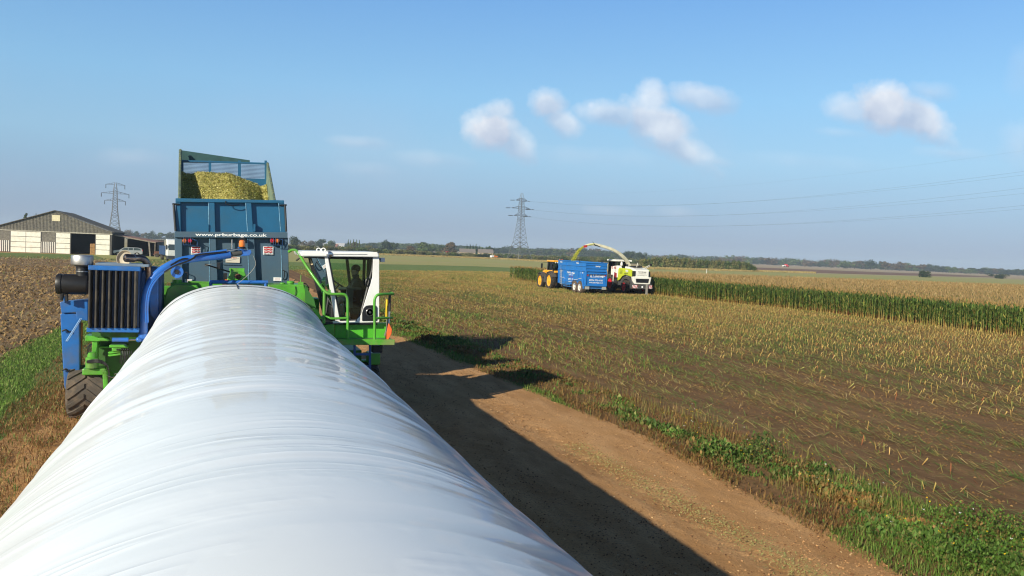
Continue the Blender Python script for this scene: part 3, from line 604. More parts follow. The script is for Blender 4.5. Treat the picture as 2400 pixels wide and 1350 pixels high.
for r_ in range(3):       # face in front of the harvester and the far left end
    x_ = np.arange(40.6, 47.5, .2); PP.append(np.stack([x_, 93+.7*r_+0*x_, 0*x_], 1))
    y_ = np.arange(93, 117, .2); PP.append(np.stack([39.9+.75*r_+RS.normal(0, .06, len(y_)), y_, 0*y_], 1))
P = np.concatenate(PP); P = P[inview(P, 100)]
sets = maize_plants('', P, 1., '')
# tassels over the whole crop (only the tops show)
n = 90000; X = 41+170*RS.rand(n); Y = 28+93.5*RS.rand(n)**.9
k = (X > np.where(Y < 92.5, edgeX(Y)+1.0, 41)) & inview(np.stack([X, Y, X*0+2], 1)); X, Y = X[k], Y[k]; n = len(X)
dist = np.hypot(X, Y); szz = np.interp(dist, [50, 100, 200], [1., 1.5, 2.2])
for _ in range(2):
    sets.append(blades('', np.stack([X+RS.normal(0, .06, n), Y+RS.normal(0, .06, n), U_(1.45, 1.86, n)], 1), U_(.2, .36, n), .022*szz, U_(0, 6.28, n), U_(.05, .6, n), pick(n, [(.33, .225, .11), (.38, .27, .14), (.26, .185, .085), (.44, .335, .19)], [4, 3, 2, 1]), None, curl=.2))
k = RS.rand(n) < .5; X2, Y2 = X[k], Y[k]; n2 = len(X2)
sets.append(blades('', np.stack([X2, Y2, U_(1.25, 1.5, n2)], 1), U_(.4, .6, n2), .06*szz[k], U_(0, 6.28, n2), U_(.3, .7, n2), pick(n2, [(.07, .12, .025), (.11, .15, .04)], [3, 2]), None, curl=.5))
blade_obj('maize_crop', sets, blm, 'standing crop of ripe maize with green leaves and brown tassels', 'maize crop')
# dense inside of the crop
gm_can = groundmat('maize_canopy', [(.34, .22, .085), (.30, .20, .08), (.39, .26, .115), (.16, .15, .045)], (.1, 1.5, 5), .25, 5)
ORG = np.zeros(3)
body = [(53.4, 27), (52.9, 61), (50.2, 73), (49.6, 84), (50.4, 95), (42.2, 95.5), (42.2, 119.5), (215, 121), (215, 27)]
m_ = MB(); m_.prism([(x, y, .0) for x, y in body], (0, 0, 1.58)); o = m_.build('maize_thicket', gm_can); tag(o, 'dense brown topped interior of the standing maize crop', 'maize crop', kind='stuff')

# ================================================================== THE BAGGING MACHINE
A = np.array
YM = 20.9
root = thing('bagging_machine', 'large green and blue silage bagging machine at the far end of the white bag', 'bagging machine', (0, YM, 0))
def qbox(mb, x0, y0, x1, y1, Y, depth, m=0):   # front face at plane Y between two picture corners, going back by depth
    a = q(x0, y0, Y); b = q(x1, y1, Y); mb.box((a[0], Y, b[2]), (b[0], Y+depth, a[2]), m); return mb
def qpoly(mb, pts, Y, depth, m=0):
    mb.prism([q(x, y, Y) for x, y in pts], (0, depth, 0), m); return mb
def qtube(pts, Y, r, n=8):   # pts (x,y) or (x,y,Y)
    P = [q(p[0], p[1], p[2] if len(p) > 2 else Y) for p in pts]
    return P
def spline(P, k=6):
    P = [A(p, float) for p in P]; P = [2*P[0]-P[1]]+P+[2*P[-1]-P[-2]]; out = []
    for i in range(1, len(P)-2):
        for j in range(k):
            t = j/k; out.append(.5*((2*P[i])+(-P[i-1]+P[i+1])*t+(2*P[i-1]-5*P[i]+4*P[i+1]-P[i+2])*t*t+(-P[i-1]+3*P[i]-3*P[i+1]+P[i+2])*t**3))
    out.append(P[-2]); return out
# tunnel and hopper body (mostly behind the bag)
m_ = MB()
ring = [(cxb+1.98*math.sin(t_)*(abs(math.sin(t_))**(-.15) if abs(math.sin(t_)) > .01 else 1), 1.25+1.72*math.cos(t_)) for t_ in np.linspace(-1.9, 1.9, 25)]
P_in = [(x, z) for x, z in ring]
m_.prism([(x, 20.75, z) for x, z in ring], (0, 1.6, 0))
m_.build('tunnel', green, root, bevel=.02)
m_ = MB(); m_.box((-1.75, 22.3, .55), (2.35, 23.0, 2.75)); m_.box((-1.5, 22.2, 2.75), (2.0, 22.32, 3.0)); m_.box((-2.9, 21.3, .75), (3.5, 21.6, 1.25)); m_.box((1.9, 20.9, .7), (2.5, 22.8, 1.9)); m_.box((2.5, 21.0, .75), (3.3, 22.4, 1.55))
m_.build('chassis', mat('green_paint_worn', (.055, .30, .02), .5, var=.2, dirt=(.09, .08, .04), damt=.5), root, bevel=.015)
# left and right tanks
m_ = MB(); pts = [(378, 770), (384, 700), (392, 677), (408, 666), (462, 669), (480, 700), (480, 770)]; qpoly(m_, pts, 21.2, 1.0); o = m_.build('side_tank', green, root, bevel=.03)
m_ = MB(); a = q(415, 664, 21.6); m_.cyl(a, a+A([0, 0, .09]), .11); m_.build('filler_cap', green, o, smooth=True)
m_ = MB(); qpoly(m_, [(628, 760), (628, 667), (712, 667), (719, 690), (724, 760)], 21.1, .9); qpoly(m_, [(712, 667), (722, 672), (732, 760), (724, 760), (719, 690)], 21.3, .8); o = m_.build('side_tank', green, root, bevel=.02)
for x_, r_, h_ in ((662, .055, .05), (681, .075, .09)):
    m_ = MB(); a = q(x_, 668, 21.35); m_.lathe([(r_, 0), (r_, h_*.5), (r_*1.25, h_*.5), (r_*1.25, h_), (r_*.7, h_+.015)], a); m_.build('filler_cap', green, o, smooth=True)
m_ = MB(); m_.box(q(699, 667, 21.3), q(711, 661, 21.3)+A([0, .1, 0])); a = q(705, 663, 21.35); m_.tube([a, a+A([0, 0, .2])], .012); m_.build('bracket', green, o)
m_ = MB(); m_.tube(spline([q(712, 664, 21.3), q(718, 666, 21.3), q(724, 676, 21.2), q(722, 684, 21.2)]), .015); m_.build('hose', hoseM, o); m_ = MB(); m_.tube(spline([q(692, 671, 21.08), q(693, 686, 21.08), q(684, 704, 21.08)]), .008); m_.build('hose', hoseM, o)
# cross beam with blue bar
m_ = MB(); qbox(m_, 400, 662, 640, 680, 21.5, .25); qbox(m_, 440, 659, 500, 664, 21.55, .15); m_.build('cross_beam', green, root, bevel=.012)
m_ = MB(); m_.tube([q(491, 661, 21.15), q(628, 661.5, 21.15)], .045, 12); m_.cyl(q(494, 661, 21.15), q(494, 674, 21.15), .04); m_.cyl(q(558, 661, 21.15), q(558, 674, 21.15), .03); m_.cyl(q(623, 661, 21.15), q(623, 672, 21.15), .04); m_.build('blue_bar', pipeblue, root, smooth=True)
m_ = MB(); qbox(m_, 521, 664, 590, 671, 21.35, .1); m_.build('rusty_plate', rust, root)
m_ = MB(); qpoly(m_, [(531, 658), (540, 638), (574, 638), (582, 658)], 21.4, .35); o = m_.build('valve_cover', green, root, bevel=.015)
m_ = MB(); qbox(m_, 538, 628, 573, 637.5, 21.55, .04); m_.box(q(538, 629, 21.5), q(541, 638, 21.5)+A([0, .2, 0])); m_.box(q(570, 629, 21.5), q(573, 638, 21.5)+A([0, .2, 0])); m_.build('mounting_plate', green, o, bevel=.006)
m_ = MB(); m_.ball(q(558, 648, 21.36), .07, 8, 0, (1.1, .5, 1)); m_.build('dirty_socket', rust, o, smooth=True)
m_ = MB(); qbox(m_, 527, 655, 534, 660, 21.38, .05); m_.build('marker_lamp', amber, o)
m_ = MB(); qbox(m_, 524, 640, 532, 660, 21.5, .1); m_.build('bracket', black, o)
# ---- engine with radiator grille
eng = MB(); a = q(206, 622, 20.05); b = q(325, 780, 20.05); eng.box((a[0]+.02, 20.28, b[2]+.03), (b[0]-.02, 21.3, a[2]-.05)); e_ob = eng.build('engine_housing', dblue, root, bevel=.02)
m_ = MB(); m_.box((a[0]-.0, 20.1, a[2]-.10), (b[0], 20.34, a[2])); m_.build('grille_frame', blue, e_ob, bevel=.012); m_ = MB(); m_.box((a[0]-.01, 20.1, b[2]), (b[0], 20.34, b[2]+.10)); m_.build('grille_frame', blue, e_ob, bevel=.012)
m_ = MB(); m_.box((a[0]+.1, 20.4, a[2]-.01), (b[0]+.15, 21.2, a[2]+.05)); m_.build('top_cover', mat('grey_blue_cover', (.16, .21, .27), .4, var=.2), e_ob, bevel=.01)
m_ = MB(); wn = 8
for k in range(wn):
    x0 = a[0]+(b[0]-a[0])*k/wn; x1 = a[0]+(b[0]-a[0])*(k+1)/wn; w_ = x1-x0
    m_.prism([(x0, 20.25, b[2]+.10), (x0+w_*.18, 20.03, b[2]+.10), (x0+w_*.42, 20.03, b[2]+.10), (x0+w_*.60, 20.27, b[2]+.10)], (0, 0, a[2]-b[2]-.2))
m_.build('radiator_grille', louvre, root, bevel=.008)
# blue shroud right of the grille
m_ = MB(); c0 = [q(x, y, 20.75) for x, y in ((326, 640), (352, 625), (378, 628), (380, 640), (380, 748), (372, 768), (352, 778), (326, 778))]; m_.prism(c0, (0, .7, 0)); sh_ = m_.build('belt_guard', dblue, root, bevel=.03)
m_ = MB(); m_.prism([q(x, y, 20.68) for x, y in ((346, 690), (356, 662), (371, 648), (372, 742), (364, 752), (352, 738))], (0, .08, 0)); m_.build('guard_panel', blue, sh_, bevel=.02)
# air cleaner
m_ = MB(); a = q(206, 667, 20.55); b = q(133, 667, 20.55); r_ = .225
m_.lathe([(r_*.96, 0), (r_, .03), (r_, a[0]-b[0]-.14), (r_*.93, a[0]-b[0]-.13), (r_*.93, a[0]-b[0]-.11), (r_, a[0]-b[0]-.10), (r_, a[0]-b[0]-.03), (r_*.93, a[0]-b[0])], a, (-1, 0, 0), 32); ac = m_.build('air_cleaner', black, root, smooth=True)
m_ = MB(); m_.cyl(q(146, 686, 20.5), q(144, 704, 20.5), .05, .035); m_.cyl(q(156, 686, 20.5), q(157, 706, 20.5), .03); m_.build('drain_valve', black, ac, smooth=True)
m_ = MB(); c = q(193.5, 652, 20.55); t_ = q(192, 618, 20.55); m_.lathe([(.13, -.06), (.125, .12), (.12, .12), (.12, .15), (.125, .15), (.125, .2), (.118, .22), (.125, .25), (.115, .27), (.125, .3), (.12, .33)], c, t_-c, 24); nk = m_.build('intake_pipe', black, ac, smooth=True)
m_ = MB(); c = q(193, 637, 20.55); m_.lathe([(.131, 0), (.131, .022)], c, (0, 0, 1), 24); m_.build('hose_clamp', chrome, nk)
m_ = MB(); c = q(192.5, 620.5, 20.55); m_.lathe([(.15, -.03), (.218, 0), (.225, .015), (.225, .19), (.21, .212), (.08, .22)], c, (0, 0, 1), 40); m_.build('intake_cap', mat('spun_aluminium', (.5, .5, .5), .5, 1., var=.06, vscale=3), ac, smooth=True)
# exhaust
ex = spline([q(347, 668, 20.8), q(348, 640, 20.8), q(346, 620, 20.75), q(337, 608, 20.7), q(322, 604.5, 20.62), q(306, 605, 20.55)], 8)
m_ = MB(); m_.tube(ex, .078, 16); ex_o = m_.build('exhaust_pipe', brass, root, smooth=True)
m_ = MB(); e0 = ex[-1]; d_ = A([-.93, -.35, .02]); m_.lathe([(.082, -.1), (.09, .0), (.098, .06), (.09, .12), (.05, .15)], e0, d_, 24); m_.build('tailpipe', brass, ex_o, smooth=True)
m_ = MB()
cp = q(294.5, 606.5, 20.72); ax = A([-.42, -.88, .2]); ax /= np.linalg.norm(ax)
m_.lathe([(.05, -.10), (.11, -.06), (.165, .0), (.185, .06), (.188, .065), (.178, .06), (.15, .0), (.05, -.04)], cp, ax, 32); m_.build('exhaust_cone', conem, ex_o, smooth=True)
m_ = MB(); m_.lathe([(.086, 0), (.09, .01), (.086, .03)], ex[-6], ex[-5]-ex[-6], 20); m_.bar(q(305, 610, 20.6), q(305, 622, 20.6), .03, .03); m_.build('pipe_clamp', chrome, ex_o)
# crane arm
arm = spline([q(337, 790, 20.3), q(337, 760, 20.3), q(339, 715, 20.3), q(345, 680, 20.3), q(361, 650, 20.35), (q(385, 629, 20.4)), q(420, 612, 20.5), q(460, 605, 20.6), q(505, 601, 20.7), q(539, 597, 20.8)], 8)
m_ = MB(); m_.tube(arm, .088, 16); cr = m_.build('crane_arm', pipeblue, root, smooth=True)
m_ = MB(); m_.tube([q(537, 597.5, 20.8), q(566, 592, 20.86)], .062, 14); m_.build('arm_extension', mat('grey_sleeve', (.07, .07, .065), .6), cr, smooth=True)
m_ = MB(); m_.prism([q(x, y, 20.82) for x, y in ((563, 589), (575, 585), (588, 586), (590, 592), (585, 599), (566, 600))], (0, .12, 0)); m_.build('arm_bracket', pipeblue, cr, bevel=.012)
m_ = MB(); m_.cyl(q(459, 599, 20.65), q(531, 588, 20.75), .045, n=14); m_.cyl(q(450, 606, 20.62), q(462, 599, 20.65), .05, n=10); m_.box(q(557, 586, 20.78), q(572, 580, 20.78)+A([0, .12, 0])); hc = m_.build('hydraulic_cylinder', pipeblue, cr, smooth=True)
m_ = MB(); m_.cyl(q(530, 588.2, 20.75), q(560, 583, 20.79), .02, n=10); m_.build('piston_rod', chrome, hc, smooth=True)
m_ = MB(); m_.lathe([(.13, -.05), (.13, .02), (.11, .03), (.11, .05), (.135, .055), (.135, .09), (.05, .1)], q(415.5, 637, 20.42), (0, -1, 0), 28); pl_ = m_.build('winch_pulley', pipeblue, cr, smooth=True)
m_ = MB(); m_.lathe([(.055, .09), (.055, .12)], q(415.5, 637, 20.42), (0, -1, 0), 20); m_.build('pulley_hub', black, pl_)
m_ = MB()
for dx in (0, 5): m_.tube(spline([q(342+dx, 756, 20.15), q(342+dx, 710, 20.12), q(349+dx, 676, 20.12), q(363+dx, 654, 20.15), q(385, 636+dx*.3, 20.2), q(412, 620, 20.3), q(445, 611-dx*.4, 20.42), q(458, 600, 20.5), q(500, 593, 20.6)]), .013, 6)
m_.build('hydraulic_line', pipeblue, cr)
m_ = MB(); m_.tube(spline([q(384, 638, 20.2), q(412, 622, 20.28), q(440, 612, 20.38), q(455, 604, 20.45), q(466, 597, 20.5), q(530, 590, 20.7)]), .022, 6); m_.build('hose', hoseM, cr); m_ = MB(); m_.tube(spline([q(400, 622, 20.3), q(425, 608, 20.4), q(440, 606, 20.45)]), .02, 6); m_.build('hose', hoseM, cr)
m_ = MB(); m_.lathe([(.10, 0), (.10, .02), (.07, .05), (.06, .06)], q(567, 583, 20.85), (0, 0, 1), 20); m_.build('beacon_base', black, cr, smooth=True)
bc = MB(); bc.lathe([(.068, 0), (.072, .08), (.066, .15), (.03, .175)], q(567, 579.5, 20.85), (0, 0, 1), 24); bc.build('beacon', amber, cr, smooth=True)
m_ = MB(); m_.tube(spline([q(590, 592, 20.86), q(599, 615, 20.9), q(594, 630, 20.95), q(575, 650, 21.0), q(552, 668, 21.0), q(534, 674, 21.0)]), .005, 5); m_.tube([q(480, 622, 20.95), q(560, 606, 20.95)], .004, 4); m_.build('pull_cord', mat('pale_cord', (.4, .38, .33), .8), cr)
m_ = MB(); m_.tube(spline([q(481, 620, 21.0), q(508, 628, 21.1), q(538, 637, 21.3)]), .02, 6); m_.box(q(480, 618, 20.95), q(487, 624, 20.95)+A([0, .08, 0])); m_.box(q(509, 616, 21.1), q(516, 630, 21.1)+A([0, .08, 0])); m_.build('sensor_arm', black, cr)
m_ = MB(); m_.cyl(q(337, 792, 20.3), q(337, 782, 20.3), .12, n=18); m_.box(q(330, 800, 20.25), q(346, 790, 20.25)+A([0, .2, 0])); m_.build('arm_base', pipeblue, cr, smooth=True)
# blue side panel with orange curtain
m_ = MB(); m_.prism([q(x, y, 20.75) for x, y in ((141, 735), (186, 735), (187, 880), (180, 916), (158, 925), (150, 905), (147, 850))], (0, .3, 0)); sp_ = m_.build('side_panel', blue, root, bevel=.02)
m_ = MB(); m_.prism([q(x, y, 20.7) for x, y in ((140, 708), (206, 702), (206, 752), (180, 750), (178, 732), (144, 734))], (0, .45, 0)); m_.prism([q(x, y, 20.62) for x, y in ((147, 694), (151, 694), (153, 710), (149, 710))], (0, .1, 0)); m_.build('panel_bracket', blue, root, bevel=.015)
m_ = MB(); m_.box(q(187, 756, 20.95), q(192, 865, 20.95)+A([0, .03, 0])); m_.box(q(181, 756, 20.98), q(188, 868, 20.98)+A([0, .03, 0])); m_.build('orange_curtain', orange, root)
m_ = MB(); m_.tube([q(189, 746, 20.5), q(155, 800, 20.45)], .014, 8); m_.tube([q(192, 746, 20.5), q(158, 800, 20.45)], .009, 8); m_.build('gas_strut', mat('pale_blue_rod', (.2, .35, .6), .3), root)
for y_ in (776, 868): m_ = MB(); m_.tube(spline([q(146, y_, 20.7), q(154, y_-3, 20.68), q(162, y_+2, 20.7)]), .02, 6); m_.build('latch', black, sp_)
# green wheel leg below the engine
m_ = MB()
qbox(m_, 200, 787, 340, 800, 20.6, .5); qpoly(m_, [(200, 786), (220, 788), (256, 800), (212, 800)], 20.45, .2); qpoly(m_, [(230, 792), (250, 792), (258, 799), (232, 799)], 20.4, .2)
qbox(m_, 216, 798, 227, 862, 20.5, .3); qbox(m_, 222, 812, 300, 816, 20.7, .3); qpoly(m_, [(256, 809), (290, 809), (298, 815), (256, 815)], 20.4, .3)
for y_ in (826, 832): qpoly(m_, [(252, y_), (282, y_-4), (286, y_), (255, y_+4)], 20.45, .2)
qbox(m_, 262, 816, 284, 824, 20.42, .2)
lf = m_.build('wheel_frame', green, root, bevel=.012)
m_ = MB(); a = q(214.5, 862, 20.45); t_ = q(214.5, 832, 20.45); hh_ = t_[2]-a[2]; m_.lathe([(.125, 0), (.125, hh_*.8), (.09, hh_*.86), (.09, hh_*1.2), (.06, hh_*1.24)], a, (0, 0, 1), 24); m_.build('levelling_jack', green, root, smooth=True)
m_ = MB(); m_.box(q(192, 880, 20.42), q(248, 864, 20.42)+A([0, .55, 0])); m_.prism([q(x, y, 20.42) for x, y in ((239, 870), (250, 868), (256, 930), (243, 930))], (0, .5, 0)); m_.build('axle_bracket', green, root, bevel=.03)
m_ = MB()
for k in range(6): m_.cyl(q(275+k*5, 818, 20.4), q(275+k*5, 821, 20.38), .02, n=8)
for k in range(7):
    x_ = 284+k*4; m_.tube(spline([q(x_, 822, 20.4), q(x_+random.uniform(-2, 2), 835, 20.38), q(x_+random.uniform(-4, 3), 850+k % 3*4, 20.4)]), .012, 5)
for k in range(5): m_.tube(spline([q(204, 846+k, 20.35), q(226, 843+k*1.5, 20.2), q(246, 850+k*1.2, 20.2), q(255, 870, 20.25+.02*k), q(254+k*.5, 900, 20.3)]), .016, 6)
for k in range(3): m_.tube(spline([q(205+3*k, 830, 20.4), q(205+3*k, 816, 20.38), q(211+2*k, 806, 20.4)]), .01, 5)
m_.build('hydraulic_hose', hoseM, root)
m_ = MB(); m_.tube(spline([q(250, 880, 20.2), q(262, 884, 20.2), q(272, 882, 20.2), q(273, 876, 20.2), q(268, 877, 20.2)]), .008, 5); m_.build('loose_wire', chrome, root)
m_ = MB(); m_.cyl(q(263, 796.5, 20.2), q(301, 796.5, 20.2), .05, n=12); m_.ball(q(325, 796, 20.2), .06); cyl_ = m_.build('small_cylinder', pipeblue, root, smooth=True)
m_ = MB(); m_.cyl(q(300, 796.5, 20.2), q(326, 796.5, 20.2), .018, n=10); m_.build('piston_rod', chrome, cyl_)
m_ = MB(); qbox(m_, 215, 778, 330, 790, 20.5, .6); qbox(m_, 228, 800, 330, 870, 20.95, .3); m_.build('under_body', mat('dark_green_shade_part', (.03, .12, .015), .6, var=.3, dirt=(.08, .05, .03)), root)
def wheel(parent, c, R, W, rim_r, rimmat, tm, lugs=20, axis=1, lug=.03, name='wheel', hollow=1):
    """axle along local X; axis = side of the visible dish"""
    c = A(c, float); t = MB(); w2 = W/2
    prof = [(rim_r, -w2*.75), (rim_r+.04, -w2*.92), (R*.88, -w2), (R*.965, -w2*.88), (R-.005, -w2*.6), (R, 0), (R-.005, w2*.6), (R*.965, w2*.88), (R*.88, w2), (rim_r+.04, w2*.92), (rim_r, w2*.75)]
    t.lathe(prof, c, (1, 0, 0), 40, cap=False)
    for k in range(lugs):
        for s_ in (-1, 1):
            th0 = 2*math.pi*(k+(.5 if s_ > 0 else 0))/lugs; th1 = th0+2*math.pi/lugs*1.15
            P = []
            for xx, tt, rr in ((0.02*s_, th0, R), (w2*.55*s_, th0*.4+th1*.6, R-.003), (w2*.92*s_, th1, R*.965)):
                for dth in (-.16, .16):
                    P.append((xx, tt+dth*2*math.pi/lugs*1.25, rr))
            vs = []
            for xx, tt, rr in P:
                for up_ in (-.01, lug): vs.append(c+A([xx, math.cos(tt)*(rr+up_), math.sin(tt)*(rr+up_)]))
            fs = []
            for seg in (0, 4):
                a0, a1, b0, b1, c0_, c1, d0, d1 = [seg+i for i in range(8)]
                fs += [(a1, b1, d1, c1), (a0, c0_, c1, a1) , (b0, b1, d1, d0)]
            fs += [(0, 1, 3, 2), (8, 10, 11, 9)]
            t.add(vs, fs)
    wh = t.build(name, tm, parent, smooth=True)
    r = MB(); x_ = w2*.75
    r.lathe([(.03, -.0), (rim_r*.35, 0), (rim_r*.4, -.03), (rim_r*.45, -W*.06), (rim_r*.8, -W*.08), (rim_r*.92, -.03), (rim_r*1.04, .02), (rim_r*1.04, -.02), (rim_r*.99, -W*.7)], c+A([axis*x_, 0, 0]), (axis, 0, 0), 28)
    r.lathe([(rim_r*.28, -.02), (rim_r*.28, .06), (rim_r*.15, .08)], c+A([axis*x_, 0, 0]), (axis, 0, 0), 16)
    r.build('rim', rimmat, wh, smooth=True)
    return wh
xl = q(158, 960, 20.9)[0]
wheel(root, (xl+.42, 20.98, .60), .585, .80, .30, white, tyrem, 16, -1, .035)
wheel(root, (3.35, 21.2, .60), .585, .80, .30, white, tyrem, 16, 1, .035)
m_ = MB(); m_.cyl((xl+.6, 20.98, .6), (3.2, 21.1, .6), .09); m_.build('axle', black, root)
# ---- cab
YC, YB = 20.0, 21.75
cabM = white
roof = MB(); fr = [q(x, y, YC-.08) for x, y in ((702, 590.5), (712, 588.5), (884, 591), (888, 594), (889, 603), (707, 601))]; roof.prism(fr, (0, YB-YC+.2, 0)); rf = roof.build('cab_roof', cabM, root, bevel=.03, bseg=3)
m_ = MB(); 
for x_ in (747, 758):
    c = q(x_, 586, 20.15); pts = [c+A([.045*math.cos(t_), 0, .045*math.sin(t_)]) for t_ in np.linspace(0, 6.283, 17)]; m_.tube(pts, .014, 6, cap=False)
m_.build('lifting_eye', cabM, rf, smooth=True)
m_ = MB(); m_.lathe([(.07, 0), (.075, .02), (.04, .04)], q(771.5, 596, YC-.08), (0, -1, 0), 20); m_.build('work_lamp', chrome, rf, smooth=True)
m_ = MB(); m_.tube([q(778, 595.5, YC-.09), q(860, 596, YC-.09)], .006, 5); m_.build('roof_seam', mat('grey_line', (.4, .4, .38), .5), rf)
# rear white wall with glazed opening: pillar, triangular panel, sill
def P2(x, y, Y=YC): return q(x, y, Y)
m_ = MB(); m_.prism([P2(x, y) for x, y in ((761, 603), (769, 603), (797, 753), (786, 753))], (0, .09, 0)); m_.build('cab_pillar', cabM, root, bevel=.01)
m_ = MB(); m_.prism([P2(x, y) for x, y in ((874, 603), (889, 603), (889, 755), (838, 755), (836, 750), (846, 738), (873, 650))], (0, .09, 0)); m_.prism([P2(x, y, YC-.01) for x, y in ((780, 753), (889, 750.5), (889, 755.5), (780, 758))], (0, .1, 0)); pn = m_.build('cab_side_panel', cabM, root, bevel=.01)
m_ = MB(); ar = [(849, 752), (849, 733), (852, 723), (858, 717), (866, 715.5), (880, 715.5), (883, 720), (883, 752)]; m_.prism([P2(x, y, YC-.03) for x, y in ar], (0, .05, 0)); vp = m_.build('fan_panel', black, pn, bevel=.008)
m_ = MB(); m_.lathe([(.10, 0), (.10, .02), (.085, .03), (.075, -.01), (.03, -.015), (.028, .02), (.005, .025)], q(867, 732, YC-.03), (0, -1, 0), 28); m_.build('horn_ring', mat('grey_plastic', (.06, .06, .065), .3), vp, smooth=True)
# black seal round the door glass
seal = [(770, 604.5), (871, 604.5), (874, 610), (872, 632), (846, 735), (838, 750), (798, 752)]
m_ = MB(); P = [P2(x, y, YC+.03) for x, y in seal]; m_.tube(P+[P[0]], .028, 6); m_.build('door_seal', black, root, smooth=True)
m_ = MB(); m_.prism([P2(x, y, YC+.05) for x, y in ((770, 605), (872, 605), (872, 632), (846, 735), (838, 750), (798, 752))], (0, .012, 0)); gl_ = m_.build('door_glass', cabglass, root)
m_ = MB(); m_.tube(spline([P2(861, 650, YC-.02), P2(859, 655, YC-.06), P2(857, 664, YC-.06), P2(857, 669, YC-.02)]), .018, 6); m_.build('door_handle', black, gl_)
# dark band under the roof and inner frame on the far side
m_ = MB(); m_.prism([q(x, y, YC+.02) for x, y in ((713, 601.5), (889, 601.5), (889, 605), (713, 605))], (0, .06, 0)); m_.build('roof_trim', black, root)
m_ = MB(); zf = q(800, 604, YC)[2]; xr = q(889, 650, YC)[0]; zl = q(780, 755, YC)[2]
xbt = q(724, 604, YB)[0]; xbb = q(760, 752, YB)[0]
m_.bar((xbt, YB, zf), (xbb, YB, zl), .07, .07); m_.bar((xr-.1, YB, zf), (xr-.1, YB, zl), .07, .07); m_.bar((xbt+.95, YB, zf), (xbb+.75, YB, zl), .07, .07)
m_.bar((xbt, YB, zf-.03), (xr, YB, zf-.03), .07, .07); m_.bar((xbb, YB, zl+.25), (xr, YB, zl+.25), .07, .3)
xpt = q(765, 604, YC)[0]; xpb = q(792, 753, YC)[0]
m_.bar((xpt, YC+.05, zf-.02), (xbt, YB, zf-.02), .08, .06)
m_.build('cab_frame', black, root)
m_ = MB(); m_.box((xr-.03, YC+.1, zl), (xr, YB, zf)); m_.build('rear_wall', mat('dark_cab_lining', (.03, .035, .035), .8), root)
m_ = MB(); m_.add([(xpt, YC+.06, zf), (xpb, YC+.06, zl+.1), (xbb, YB, zl+.1), (xbt, YB, zf)], [(0, 1, 2, 3)]); m_.build('windscreen', darkglass, root)
m_ = MB(); m_.add([(xbt, YB+.02, zf), (xbb, YB+.02, zl+.35), (xr, YB+.02, zl+.35), (xr, YB+.02, zf)], [(0, 1, 2, 3)]); m_.build('far_window', cabglass, root)
m_ = MB(); m_.box((xbb-.2, YC-.0, zl-.06), (xr, YB, zl)); m_.box((xbb+.0, YC+.4, zl), (xbb+.35, YB-.3, zl+.35)); m_.build('cab_floor', black, root, bevel=.02)
m_ = MB(); m_.add([(xbt+.03, YB-.05, zf-.06), (xbt+.36, YB-.05, zf-.06), (xbt+.40, YB-.05, zf-.24), (xbt+.05, YB-.05, zf-.24)], [(0, 1, 2, 3)]); m_.build('sun_visor', mat('tan_visor', (.62, .47, .30), .7), root)
# wiper motor cover, seat, steering wheel
sx_, sy_ = q(833, 700, 20.9)[0], 20.9
sz_ = zl+.36
m_ = MB(); m_.box((sx_-.28, sy_-.24, sz_-.06), (sx_+.26, sy_+.24, sz_+.07)); m_.box((sx_+.18, sy_-.22, sz_), (sx_+.32, sy_+.22, sz_+.62)); m_.box((sx_-.12, sy_-.12, zl), (sx_+.12, sy_+.12, sz_-.05)); m_.build('driver_seat', mat('dark_seat_cloth', (.02, .022, .03), .9), root, bevel=.05, bseg=3)
m_ = MB(); swc = q(796, 668, 20.9)+A([-.02, 0, .02]); axw = A([.55, 0, .83]); ta = A([0, 1, 0]); tb = np.cross(axw, ta)
m_.tube([swc+.19*(math.cos(t_)*ta+math.sin(t_)*tb) for t_ in np.linspace(0, 6.283, 25)], .016, 6, cap=False); m_.tube([swc, swc-axw*.35+A([-.05, 0, 0]), (swc[0]-.3, sy_, zl)], .03, 8); m_.bar(swc-.18*ta, swc+.18*ta, .03, .02); m_.build('steering_wheel', black, root, smooth=True)
m_ = MB(); c = q(812, 673, 20.55); m_.box(c+A([-.2, -.1, -.05]), c+A([.35, .05, .0])); m_.box(c+A([-.0, -.1, -.5]), c+A([.16, .05, -.05])); m_.tube([c+A([.1, -.02, 0]), c+A([.08, -.02, .1])], .015); m_.build('control_console', mat('grey_console', (.07, .08, .08), .6), root, bevel=.02)
# side lamp and mirror
m_ = MB(); m_.cyl(q(888, 607, 20.2), q(893, 608, 20.2), .03); sl_ = m_.build('lamp_bracket', black, root)
m_ = MB(); qbox(m_, 892, 604, 902, 614.5, 20.12, .1); m_.build('side_lamp', mat('lamp_glass', (.7, .72, .72), .15, coat=.8), sl_, bevel=.012)
m_ = MB(); m_.tube([q(702, 605, 21), q(694, 611, 21)], .02); m_.build('mirror_arm', black, root)
